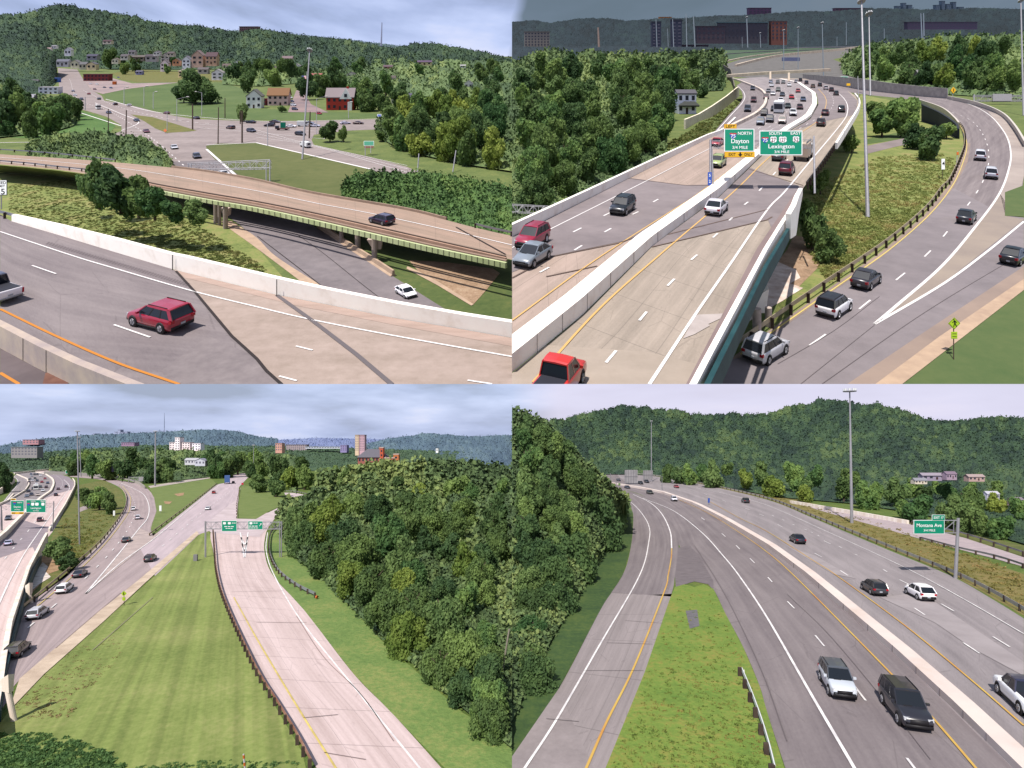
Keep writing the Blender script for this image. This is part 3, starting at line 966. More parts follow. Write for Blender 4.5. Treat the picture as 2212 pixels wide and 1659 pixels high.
def shrubs(name, label, pts, lv, kH, n, size, m, seed=2, kind='stuff', flat_=.6, leaves=26):
    """ground cover: n low clumps of leaves over a patch of ground"""
    g = np.random.default_rng(seed)
    pp = np.array(pts, float)
    def inside(x, y):
        r = False; j = len(pp) - 1
        for i in range(len(pp)):
            if (pp[i, 1] > y) != (pp[j, 1] > y) and x < (pp[j, 0] - pp[i, 0]) * (y - pp[i, 1]) / (pp[j, 1] - pp[i, 1]) + pp[i, 0]: r = not r
            j = i
        return r
    vs, fs = [], []; cnt = 0
    nn, dd = basis(lv)
    while cnt < n:
        x = g.uniform(pp[:, 0].min(), pp[:, 0].max()); y = g.uniform(pp[:, 1].min(), pp[:, 1].max())
        if not inside(x, y): continue
        cnt += 1
        s = size * g.uniform(.5, 1.4) * (.6 + .8 * (y - pp[:, 1].min()) / max(1, pp[:, 1].max() - pp[:, 1].min()))
        p, fx, fy, fz = frame(x, y, lv, 1.0)
        M = np.array([list(fx), list(fy), list(fz)])
        d = g.normal(size=(leaves, 3)); d /= np.linalg.norm(d, axis=1)[:, None]; d[:, 2] = np.abs(d[:, 2])
        pos = d * g.uniform(.4, 1, leaves)[:, None] * np.array([s, s, s * flat_ * 1.3])
        a = g.normal(size=(leaves, 3)); a /= np.linalg.norm(a, axis=1)[:, None]
        b = np.cross(a, g.normal(size=(leaves, 3))); b /= np.linalg.norm(b, axis=1)[:, None]
        w = s * .30 * g.uniform(.5, 1.2, leaves)[:, None]
        q = np.stack([pos - a * w, pos + b * w * .8, pos + a * w, pos - b * w * .8], 1).reshape(-1, 3) @ M + np.array(list(p))
        o = len(vs); vs += q.tolist(); fs += [(o + 4 * i, o + 4 * i + 1, o + 4 * i + 2, o + 4 * i + 3) for i in range(leaves)]
    o = Vector(vs[0])
    ob = put(name, mkmesh(name, (np.array(vs) - np.array(list(o))).tolist(), fs, m), o)
    return tag(ob, label, None, None, kind)

# ------------------------------------------------------------------ poles, signs, buildings (grid units at the distance of their foot)
def pole(name, label, cat, x0, y0, x1, y1, lv, r0, r1=None, m=None, group=None, arms=(), head=None, extra=None, D=None):
    fr = pxf(x0, y0, lv) if D is None else atf(x0, y0, D)
    root = empty(name, fr[0], label, cat, group)
    sub = (Vector((0, 0, 0)),) + fr[1:]
    mb = MB(); mb.cyl((0, 0, 0), (x1 - x0, 0, y0 - y1), r0, r1 or r0 * .7, 8)
    build('pole', mb, [m or metal_pale], sub, root)
    for a in arms:   # (x, y) end of an arm from the top, lamp at its end
        b = MB(); b.cyl((x1 - x0, 0, y0 - y1 - .5), (a[0] - x0, 0, y0 - a[1]), r0 * .5, r0 * .35, 6)
        build('arm', b, [m or metal_pale], sub, root)
        if len(a) > 2:
            l = MB(); s_ = 1 if a[0] > x1 else -1
            l.hexa([(a[0] - x0 - 1, -1, y0 - a[1] - .6), (a[0] - x0 + 5 * s_, -1, y0 - a[1] - .6), (a[0] - x0 + 5 * s_, 1, y0 - a[1] - .6), (a[0] - x0 - 1, 1, y0 - a[1] - .6), (a[0] - x0 - 1, -.6, y0 - a[1] + .6), (a[0] - x0 + 4 * s_, -.6, y0 - a[1] + .6), (a[0] - x0 + 4 * s_, .6, y0 - a[1] + .6), (a[0] - x0 - 1, .6, y0 - a[1] + .6)])
            build('lamp_head', l, [sign_grey], sub, root)
    if head:         # ring of floodlights of a high mast
        hw = head
        b = MB(); b.cyl((x1 - x0, 0, y0 - y1 - hw * .10), (x1 - x0, 0, y0 - y1 + hw * .04), hw, hw * 1.02, 16)
        build('lamp_ring', b, [metal_grey], sub, root)
        for i in range(8):
            an = i * math.pi / 4 + .2
            l = MB(); cx_, cy_ = x1 - x0 + math.cos(an) * hw * .8, math.sin(an) * hw * .8
            l.cyl((cx_, cy_, y0 - y1 + hw * .04), (cx_, cy_, y0 - y1 + hw * .42), hw * .15, hw * .2, 8)
            build('floodlight', l, [sign_white], sub, root)
    return root, sub

def sign_board(root, sub, x0, x1, z0, z1, m, border=True, y=-.8, edge=None, part='sign_panel', rad=0):
    t = max(.7, (z1 - z0) * .035)
    mb = MB(); mb.box(x0, x1, y, y + .8, z0, z1)
    o = build(part, mb, [edge or sign_white], sub, root)
    m2 = MB(); m2.box(x0 + t, x1 - t, y - .25, y - .02, z0 + t, z1 - t)
    build('face', m2, [m], sub, o)
    return o

def interstate(mb, cx, cz, w, h, y, mred, mblue):
    n = 14; pts = []
    for i in range(n + 1):
        t = i / n; x = (t - .5) * w
        pts.append((cx + x, y, cz + h * (.36 + .10 * math.cos(t * 4 * math.pi) * -.3)))
    low = [(cx + w * .5, y, cz + h * .15), (cx + w * .42, y, cz - h * .18), (cx, y, cz - h * .5), (cx - w * .42, y, cz - h * .18), (cx - w * .5, y, cz + h * .15)]
    mb.quad([(cx - w * .5, y, cz + h * .17)] + [(cx + w * .5, y, cz + h * .17)] + [tuple(p) for p in pts[::-1]], mred)
    mb.quad(low[::-1], mblue)
def usshield(mb, cx, cz, w, h, y, m):
    prof = [(-.30, .5), (0, .44), (.30, .5), (.5, .32), (.44, .12), (.5, -.14), (.38, -.36), (.12, -.40), (0, -.5), (-.12, -.40), (-.38, -.36), (-.5, -.14), (-.44, .12), (-.5, .32)]
    mb.quad([(cx + a * w, y, cz + b * h) for a, b in prof][::-1], m)

def truss(root, sub, x0, x1, z0, z1, m, w=.9, bays=8, depth=4.0, zr0=None, zr1=None):
    zr0 = z0 if zr0 is None else zr0; zr1 = z1 if zr1 is None else zr1
    mb = MB()
    for y in (0, depth):
        mb.bar((x0, y, z0), (x1, y, zr0), w * 1.3); mb.bar((x0, y, z1), (x1, y, zr1), w * 1.3)
        for i in range(bays):
            a, b = i / bays, (i + 1) / bays
            xa, xb = x0 + (x1 - x0) * a, x0 + (x1 - x0) * b
            l0, l1 = z0 + (zr0 - z0) * a, z0 + (zr0 - z0) * b
            h0, h1 = z1 + (zr1 - z1) * a, z1 + (zr1 - z1) * b
            mb.bar((xa, y, l0), (xb, y, h1), w * .7) if i % 2 else mb.bar((xa, y, h0), (xb, y, l1), w * .7)
            mb.bar((xb, y, l1), (xb, y, h1), w * .6)
    for i in range(bays + 1):
        a = i / bays; x = x0 + (x1 - x0) * a
        mb.bar((x, 0, z0 + (zr0 - z0) * a), (x, depth, z0 + (zr0 - z0) * a), w * .5); mb.bar((x, 0, z1 + (zr1 - z1) * a), (x, depth, z1 + (zr1 - z1) * a), w * .5)
    return build('truss', mb, [m], sub, root)

WIN = flat('window_pane', 62, 66, 80, .2)
WIN2 = flat('window_pane_pale', 120, 130, 150, .2)
def house(px, py, w, h, dp, lv, wallc, roofc, label, group=None, roof='gable_side', rh=None, cols=3, rows=1, name='house', cat='house', win=WIN, D=None, rot=0.0, chimney=False, door=True, up=True, wallm=None, roofm=None, winh=.45):
    if D is None and up: fr = frame(px, py, lv, 1.0)
    elif D is None: fr = pxf(px, py, lv)
    elif up: fr = frame(px, py, lv, 1.0, D=D)
    else: fr = atf(px, py, D)
    p, fx, fy, fz = fr
    if rot:
        cr, sr = math.cos(rot), math.sin(rot)
        fx, fy = fx * cr + fy * sr, fy * cr - fx * sr
    root = empty(name, p, label, cat, group)
    sub = (Vector((0, 0, 0)), fx, fy, fz)
    wm = wallm or mat('wall_%d_%d_%d' % wallc, c(*wallc, 1.6), rough=.85); rm = roofm or flat('roof_%d_%d_%d' % roofc, *roofc, .85)
    rh = rh if rh is not None else h * .5
    mb = MB(); mb.box(-w / 2, w / 2, 0, dp, -h * .3, h)
    if roof == 'gable_front': mb.add([(-w / 2, .02, h), (w / 2, .02, h), (0, .02, h + rh * .96), (-w / 2, dp - .02, h), (w / 2, dp - .02, h), (0, dp - .02, h + rh * .96)], [(0, 1, 2), (5, 4, 3)])
    if roof == 'gable_side': mb.add([(-w / 2 + .02, 0, h), (-w / 2 + .02, dp, h), (-w / 2 + .02, dp / 2, h + rh * .96), (w / 2 - .02, 0, h), (w / 2 - .02, dp, h), (w / 2 - .02, dp / 2, h + rh * .96)], [(2, 1, 0), (3, 4, 5)])
    build('wall', mb, [wm], sub, root)
    e = max(.6, w * .04); t = max(.5, h * .06)
    rb = MB()
    if roof == 'gable_side':
        for s_ in (0, 1):
            y0 = -e if s_ == 0 else dp + e
            rb.hexa([(-w / 2 - e, y0, h - t), (w / 2 + e, y0, h - t), (w / 2 + e, dp / 2, h + rh), (-w / 2 - e, dp / 2, h + rh), (-w / 2 - e, y0, h), (w / 2 + e, y0, h), (w / 2 + e, dp / 2, h + rh + t), (-w / 2 - e, dp / 2, h + rh + t)])
    elif roof == 'gable_front':
        for s_ in (-1, 1):
            x0 = s_ * (w / 2 + e)
            rb.hexa([(x0, -e, h - t), (0, -e, h + rh), (0, dp + e, h + rh), (x0, dp + e, h - t), (x0, -e, h), (0, -e, h + rh + t), (0, dp + e, h + rh + t), (x0, dp + e, h)])
    elif roof == 'hip':
        rb.add([(-w / 2 - e, -e, h), (w / 2 + e, -e, h), (w / 2 + e, dp + e, h), (-w / 2 - e, dp + e, h), (-w * .22, dp / 2, h + rh), (w * .22, dp / 2, h + rh)], [(0, 1, 5, 4), (1, 2, 5), (2, 3, 4, 5), (3, 0, 4), (3, 2, 1, 0)])
    else:
        rb.box(-w / 2 - e * .4, w / 2 + e * .4, -e * .4, dp + e * .4, h, h + t)
    ro = build('roof', rb, [rm], sub, root)
    if chimney:
        cb = MB(); cb.box(w * .2, w * .28, dp * .45, dp * .6, h + rh * .4, h + rh * 1.25); build('chimney', cb, [wm], sub, ro)
    cw = w / cols; chh = h / rows
    for i in range(cols):
        for j in range(rows):
            if door and j == 0 and i == cols // 2 and cols > 2:
                b = MB(); b.box(-w / 2 + cw * (i + .32), -w / 2 + cw * (i + .68), -.25, -.02, 0, chh * .62); build('door', b, [flat('door_dark', 84, 60, 54, .6)], sub, root); continue
            b = MB(); x = -w / 2 + cw * (i + .5); z = chh * (j + .55)
            b.box(x - cw * .24, x + cw * .24, -.25, -.02, z - chh * winh / 2, z + chh * winh / 2)
            build('window', b, [win], sub, root)
    return root, sub

def joints(o, base, top, lv, n, m=None, smooth=False, w=.7):
    """upright construction joints on the face of a barrier, one part each"""
    a = resample([tuple(x) + tuple(y) for x, y in zip(base, top)], n + 2, smooth)[1:-1]
    for x, yb, x2, yt in a:
        if yb > 829 and lv >= 100 or yb > 1665: continue
        p, fx, fy, fz = frame(x, yb, lv - .02, 1.0)
        j = MB(); j.box(-w / 2, w / 2, -.8, 0, 0, yb - yt)
        vs = np.array(j.v) @ np.array([list(fx), list(fy), list(fz)]) + np.array(list(p - o.location))
        put('joint', mkmesh('joint', vs.tolist(), j.f, m or joint_grey), (0, 0, 0), o)
# ================================================================== valley seen upper left
G, DK, OV = 134, 121, 129
poly('ground', [(-260, 829.5), (2480, 829.5), (2480, 122), (-260, 122)], G, grass_t)
# hills and woods far off
sil_x = [-40, 0, 60, 82, 110, 140, 160, 175, 222, 250, 290, 320, 345, 370, 390, 435, 467, 512, 553, 590, 650, 700, 760, 800, 850, 905, 950, 1000, 1040, 1080, 1106]
sil_y = [40, 37, 33, 25, 17, 15, 18, 24, 26, 34, 39, 50, 53, 56, 59, 60, 67, 69, 62, 66, 76, 81, 87, 96, 103, 97, 101, 110, 117, 126, 133]
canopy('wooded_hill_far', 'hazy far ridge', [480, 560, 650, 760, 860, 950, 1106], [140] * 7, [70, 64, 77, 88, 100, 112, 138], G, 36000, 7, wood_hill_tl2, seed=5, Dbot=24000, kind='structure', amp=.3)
canopy('wooded_hill', 'thick green wood over the hillside behind the town', sil_x, [168, 168, 168, 150, 145, 142, 142, 145, 148, 150, 150, 150, 150, 150, 150, 150, 150, 155, 160, 160, 170, 175, 175, 180, 185, 190, 190, 190, 190, 190, 190],
       [y + (6 if 500 < x < 900 else 0) for x, y in zip(sil_x, sil_y)], G, 22500, 10.5, wood_hill_tl, seed=6, step=1.7, amp=.6)
canopy('wooded_slope', 'dark wood on the slope left of the town road', [-20, 0, 60, 90, 120, 122], [215, 218, 215, 205, 180, 160], [75, 78, 92, 100, 118, 150], G, 12000, 9, wood_hill_tl, seed=8, step=1.7)
# roads of the junction
poly('main_road', [(125, 147), (128, 195), (152, 220), (160, 232), (200, 243), (230, 252), (262, 270), (263, 283), (237, 292), (200, 299), (150, 304), (302, 305), (345, 350), (400, 392), (520, 392), (495, 365), (470, 345), (447, 325), (445, 315), (470, 310), (553, 309), (653, 330), (793, 365), (860, 383), (905, 372), (878, 360), (803, 340), (678, 313), (673, 302), (678, 291), (753, 282), (830, 279), (830, 257), (693, 261), (553, 262), (415, 257), (350, 245), (275, 225), (225, 217), (220, 207), (198, 195), (180, 172), (167, 150)], G, mat('junction_paving', c(154, 141, 140), c(186, 172, 170), scale=.03 * S, rough=.95, detail=8, fine=10, stretch=(1, 3, 3)), 1)
poly('traffic_island', [(282, 247), (330, 253), (380, 268), (425, 282), (410, 284), (360, 287), (335, 277), (312, 262)], G, grass_brown, 2)
poly('lawn', [(222, 203), (275, 192), (387, 179), (490, 180), (545, 200), (553, 235), (700, 241), (830, 246), (830, 254), (693, 259), (553, 259), (415, 254), (350, 243), (250, 220), (228, 213)], G, mat('lawn_field', c(84, 108, 58), c(112, 130, 78), scale=.03 * S, rough=1, detail=10, fine=12), 1)
poly('lawn', [(0, 296), (0, 235), (40, 248), (110, 258), (150, 235), (165, 236), (200, 246), (230, 258), (250, 272), (240, 284), (180, 296), (90, 300)], G, grass_vivid, 1)
poly('lawn', [(445, 315), (470, 311), (553, 310), (653, 331), (793, 366), (770, 390), (757, 425), (700, 425), (553, 400), (517, 385), (490, 360), (465, 345), (447, 325)], G, mat('island_grass', c(92, 104, 56), c(118, 122, 74), scale=.02 * S, rough=1, detail=10, fine=14), 2)
poly('embankment', [(0, 345), (0, 520), (560, 690), (690, 690), (560, 540), (500, 497), (470, 470), (300, 400), (200, 372)], G, grass_wild, 1)
poly('embankment', [(760, 500), (1106, 590), (1106, 760), (1000, 740), (870, 612), (803, 565)], G, grass_dark, 1)
poly('parking_lot', [(622, 242), (640, 195), (655, 196), (672, 225), (710, 243)], G, mat('lot_paving', c(178, 152, 150), c(150, 132, 136), scale=.05 * S), 3)
poly('forecourt', [(180, 172), (240, 168), (285, 180), (387, 178), (275, 192), (222, 203), (200, 197)], G, mat('forecourt_paving', c(196, 172, 168), c(160, 144, 146), scale=.05 * S), 3)
poly('dry_meadow', [(240, 158), (300, 150), (480, 160), (480, 176), (300, 178), (262, 172)], G, grass_brown, 2)
mk = Marks()
for a, b, w in (((0, 308), (300, 303), .5), ((150, 236), (262, 272), .5), ((302, 306), (372, 372), .6), ((446, 322), (520, 388), .6), ((446, 313), (553, 308), .5), ((553, 308), (800, 365), .6)):
    mk.ribbon([a, b], w * 1.6, 46, G, 3)
mk.ribbon([(262, 282), (300, 264), (262, 246), (205, 222)], .5, 46, G, 3)
mk.ribbon([(228, 214), (350, 244), (553, 261), (700, 260), (830, 256)], .8, 46, G, 3)
for o in (0, 6, 12): mk.ribbon([(553, 296 - o * 1.3), (680, 316 - o * .2), (880, 372 - o * 1.2)], .25, 46, G, 3)
for o in (0, 5): mk.ribbon([(430, 268 + o * 1.6), (553, 276 + o * 2), (690, 284 + o * 3), (700, 300)], .3, 46, G, 3)
for t in range(5): mk.ribbon([(268 + t * 3, 277 + t * 6), (300 + t * 3, 276 + t * 6)], .5, 46, G, 3)
mk.dashes([(180, 195), (260, 232), (400, 262), (553, 272)], .5, 46, G, 3, 6)
mk.dashes([(150, 170), (170, 215), (240, 242), (330, 300), (400, 360)], .4, 46, G, 3, 6)
mk.done('road_markings', white_paint)
# sidewalk and road of the underpass
road('underpass_road', [(345, 350), (430, 430), (510, 480), (598, 555), (703, 622), (790, 680)], [(470, 345), (560, 410), (673, 485), (748, 532), (873, 612), (975, 676)], G, mat('underpass_paving', c(130, 122, 126), c(160, 150, 153), scale=.05 * S, rough=.95, detail=8, fine=8), 46, 2)
road('sidewalk', [(478, 478), (500, 497), (553, 535), (655, 612), (720, 665)], [(500, 478), (553, 512), (598, 555), (703, 622), (770, 665)], G, sidewalk_mat, 46, 3)
mk = Marks()
mk.ribbon([(640, 505), (700, 548), (790, 620), (850, 665)], .12, 46, G, 4)
mk.ribbon([(556, 510), (660, 590), (760, 670)], .2, 46, G, 4)
mk.done('pavement_seam', joint_dark)
barrier('concrete_kerb_wall', 'low pale concrete kerb wall along the lower road beside the bridge piers', 'kerb wall', [(690, 490), (748, 530), (803, 566), (850, 597)], G, 46, h=1.2, w=2.2, m=sidewalk_mat)
poly('dirt_slope', [(883, 562), (960, 566), (1065, 580), (1080, 590), (1050, 627), (1023, 657), (985, 635), (953, 612), (903, 585)], G, dirt_mat, 3)
poly('stone_edge', [(880, 575), (903, 585), (953, 612), (1023, 657), (1018, 660), (945, 616), (878, 580)], G, sidewalk_mat, 4)
# ---- overpass
fasc_t = [(300, 401), (345, 412), (453, 432), (553, 449), (678, 476), (803, 505), (948, 538), (1092, 568)]
fasc_b = [(300, 408), (345, 419), (453, 440), (553, 458), (678, 486), (803, 516), (948, 549), (1092, 580)]
rail_t = [(300, 388), (345, 398), (453, 417), (553, 434), (678, 459), (803, 487), (948, 520), (1092, 553)]
road('overpass_deck', [(-20, 331), (0, 333), (205, 347), (370, 362), (450, 372), (553, 390), (673, 418), (873, 453), (963, 475), (1028, 492), (1106, 509)],
     [(-20, 353), (0, 355), (120, 366), (250, 386), (345, 403), (553, 441), (678, 466), (803, 494), (948, 527), (1092, 558), (1106, 561)], OV, deck_mat, 30, 0, 60)
mk = Marks()
mk.ribbon([(0, 340), (130, 350), (275, 365), (415, 387), (570, 415), (690, 440), (803, 461), (990, 502), (1106, 529)], .22, 30, OV, 3)
mk.ribbon([(0, 349), (120, 360), (205, 371)], .2, 30, OV, 3)
mk.done('road_markings', white_paint)
mk = Marks(); mk.ribbon([(985, 490), (1092, 549)], .25, 30, OV, 4, smooth=False); mk.done('expansion_joint', joint_dark)
ed = [(-20, 355), (0, 357), (60, 362), (120, 368), (205, 380), (260, 390), (320, 400)]
vs = [P(x, y, OV + .03) for x, y in ed] + [P(x, y + 15, G - .05) for x, y in ed]; n_ = len(ed)
tag(put('embankment', mkmesh('embankment', vs, [(i + 1, i, n_ + i, n_ + i + 1) for i in range(n_ - 1)], grass_wild)), None, None, None, 'structure')
ob = empty('overpass_bridge', P(553, 441, OV), 'long highway bridge with a pale green steel girder crossing over the lower road', 'bridge')
mb = MB(); wall_px(mb, fasc_b, fasc_t, OV, .4, 30); world_obj('girder', mb, [girder_green], ob)
mb = MB()
a = resample([x + y for x, y in zip(fasc_b, fasc_t)], 66, False)
for i in range(66):
    x, yb, x2, yt = a[i]
    p, fx, fy, fz = frame(x, yb, OV - .02, 1.0)
    b = MB(); b.box(-.9, .9, -.6, 0, 0, (yb - yt)); vs = np.array(b.v) @ np.array([list(fx), list(fy), list(fz)]) + np.array(list(p))
    mb.add(vs.tolist(), b.f)
world_obj('stiffener', mb, [flat('girder_rib', 170, 172, 136, .7)], ob)['kind'] = 'stuff'
mb = MB(); wall_px(mb, [(x, y - 1) for x, y in fasc_t], [(x, y - 5) for x, y in fasc_t], OV, .5, 30); world_obj('deck_edge', mb, [flat('deck_edge', 176, 150, 132, .9)], ob)
mb = MB(); wall_px(mb, [(x, y - 5) for x, y in fasc_t], [(x, y + 4) for x, y in rail_t], OV, .3, 30); world_obj('parapet', mb, [mat('parapet_red', c(186, 152, 130, 1.2), c(206, 168, 146, 1.2), scale=.5 * S)], ob)
mb = MB(); wall_px(mb, [(x, y + 2.6) for x, y in rail_t], rail_t, OV, .2, 30); world_obj('hand_rail', mb, [flat('handrail', 110, 92, 82, .7)], ob)
mb = MB(); wall_px(mb, [(370, 362), (450, 372), (553, 390), (673, 418), (873, 453), (963, 475)], [(370, 358), (450, 368), (553, 386), (673, 413.5), (873, 448), (963, 469.5)], OV, .3, 30); world_obj('parapet', mb, [mat('parapet_pale', c(196, 168, 146), c(170, 146, 130), scale=.5 * S)], ob)
for x, yt, yb, w in ((466, 440, 482, 4.5), (474, 442, 486, 3.5), (487, 446, 494, 5), (738, 492, 525, 5), (773, 500, 540, 6), (809, 508, 566, 6)):
    p, fx, fy, fz = frame(x, yb, G, 1.0)
    b = MB(); b.cyl((0, 0, -2), (0, 0, yb - yt), w, w, 12); build('pier', b, [flat('pier_concrete', 196, 178, 166, .9)], (p - ob.location, fx, fy, fz), ob)
for x, yb, w, h in ((488, 466, 8, 16), (812, 538, 14, 20)):
    p, fx, fy, fz = frame(x, yb + 25, G, 1.0)
    b = MB(); b.hexa([(-w * .4, -4, 25), (w * .8, -4, 25), (w * .8, 10, 25), (-w * .4, 10, 25), (-w * 1.3, -4, 25 + h), (w, -4, 25 + h), (w, 10, 25 + h), (-w * 1.3, 10, 25 + h)])
    build('pier_cap', b, [flat('pier_cap', 226, 204, 190, .9)], (p - ob.location, fx, fy, fz), ob)
guardrail('weathered guardrail along the near shoulder before the green girder bridge', [(0, 352), (60, 357), (120, 364), (205, 373)], OV, 30, step=3.5, cap=24)
guardrail('long guardrail on the far shoulder of the bridge approach, upper left picture', [(0, 327), (100, 334), (205, 345), (250, 350)], OV, 30, step=5, cap=24)
guardrail('pale guardrail at the far right end of the green girder bridge', [(1028, 492), (1060, 500), (1106, 510)], OV, 30, step=4, cap=10)
# ---- near carriageway
road('highway_near', [(0, 463), (25, 478), (125, 507), (250, 545), (372, 581), (380, 585)], [(0, 752), (40, 772), (150, 829.5), (330, 829.5), (540, 829.5), (608, 829.5)], DK, asphalt, 21, 0, 50, smooth=False)
poly('highway_slab', [(376, 582), (390, 586), (598, 637), (703, 657), (853, 687), (1003, 712), (1106, 730), (1106, 829.5), (606, 829.5), (555, 775), (500, 725), (421, 630)], DK, mat('highway_concrete', c(176, 158, 146), c(206, 186, 176), scale=.10 * S, rough=.95, detail=9, fine=8, stretch=(1, 4, 4)), 1)
poly('highway_slab_tint', [(380, 584), (598, 637), (853, 687), (1106, 730), (1106, 748), (853, 702), (640, 660), (450, 612), (400, 600)], DK, mat('concrete_tint', c(190, 166, 154), c(210, 184, 172), scale=.2 * S, rough=.95, detail=9, stretch=(1, 5, 5)), 2)
poly('asphalt_patch', [(350, 800), (450, 725), (540, 765), (602, 826), (606, 829.5), (360, 829.5)], DK, mat('patch_grey', c(140, 130, 133), c(168, 157, 158), scale=.12 * S, rough=.95, detail=8, fine=8), 1)
poly('opposite_lane', [(0, 752), (80, 795), (150, 829.5), (0, 829.5)], DK, asphalt_dark if False else mat('opposite_paving', c(112, 100, 103), c(134, 121, 123), scale=.2 * S, rough=.95), 2)
poly('brown_stain', [(98, 806), (112, 800), (150, 824), (146, 829.5), (92, 829.5)], DK, mat('stain', c(120, 80, 68), c(142, 100, 84), scale=1 * S), 3)
mk = Marks()
mk.ribbon([(0, 500), (160, 553), (250, 580), (415, 628), (553, 662), (673, 690), (853, 725), (1106, 770)], .17, 21, DK, 4)
for a, b in (((69, 573), (121, 591)), ((246, 701), (324, 728)), ((639, 747), (675, 756)), ((603, 812), (641, 822)), ((1010, 821), (1063, 829))): mk.ribbon([a, b], .15, 21, DK, 4, smooth=False)
mk.done('road_markings', white_paint)
mk = Marks(); mk.ribbon([(0, 667), (122, 726), (250, 782), (350, 817), (387, 829.5)], .2, 21, DK, 4); mk.ribbon([(0, 805), (41, 829.5)], .2, 21, DK, 4); mk.done('edge_line_yellow', flat('paint_orange', 232, 150, 50, .7))
mk = Marks()
for i in range(52):
    t = i / 51; x = 100 + 300 * t; y = 527 + 90 * t
    mk.ribbon([(x, y), (x + 7 + 2 * t, y - 5 - t)], .07, 21, DK, 4, 2, False)
mk.done('rumble_strip', flat('rumble_groove', 112, 98, 104, .9))
mk = Marks()
mk.ribbon([(380, 585), (421, 630), (500, 725), (530, 752), (555, 775), (575, 800), (608, 829.5)], .22, 21, DK, 4, smooth=False)
mk.done('expansion_joint', joint_dark)
mk = Marks(); mk.ribbon([(598, 637), (672, 690), (770, 765), (846, 829.5)], .34, 21, DK, 4, smooth=False); mk.done('expansion_joint', flat('joint_grey_dark', 124, 116, 120, .9))
pb = [(25, 478), (125, 507), (250, 545), (372, 581), (390, 586), (598, 637), (703, 657), (853, 687), (1003, 712), (1106, 730)]
pt = [(32, 464), (128, 486), (250, 517), (374, 550), (390, 553), (598, 602), (703, 625), (853, 655), (1003, 681), (1106, 697)]
mb = MB(); wall_px(mb, pb, pt, DK, .45, 21, smooth=False, n=70)
o = world_obj('concrete_parapet', mb, [barrier_white_far]); tag(o, 'bright white concrete parapet along the near highway below the grassy bank', 'barrier')
for x, y0, y1 in ((373, 583, 551), (598, 640, 604)):
    mk = MB()
    p, fx, fy, fz = frame(x, y0, DK - .02, 1.0)
    b = MB(); b.box(-.8, .8, -1, 0, 0, y0 - y1); vs = np.array(b.v) @ np.array([list(fx), list(fy), list(fz)]) + np.array(list(p - o.location)); mk.add(vs.tolist(), b.f); put('joint', mkmesh('joint', mk.v, mk.f, joint_dark), (0, 0, 0), o)
mb = MB(); wall_px(mb, [(-20, 742), (0, 752), (80, 795), (160, 834), (266, 888), (300, 906)], [(-20, 696), (0, 706), (80, 748), (160, 786), (266, 829), (300, 843)], DK, .5, 21, smooth=False, n=50)
o = world_obj('median_barrier', mb, [mat('barrier_grey', c(196, 180, 178), c(226, 206, 190), scale=.5 * S, rough=.9, detail=8)]); tag(o, 'grey concrete median barrier in the corner below the orange line', 'barrier')
joints(o, [(0, 752), (80, 795), (150, 829)], [(0, 706), (80, 748), (150, 782)], DK, 2)
guardrail('short steel guardrail leading into the white parapet', [(-10, 465), (12, 471), (38, 478)], DK, 21, step=1.6, cap=8)

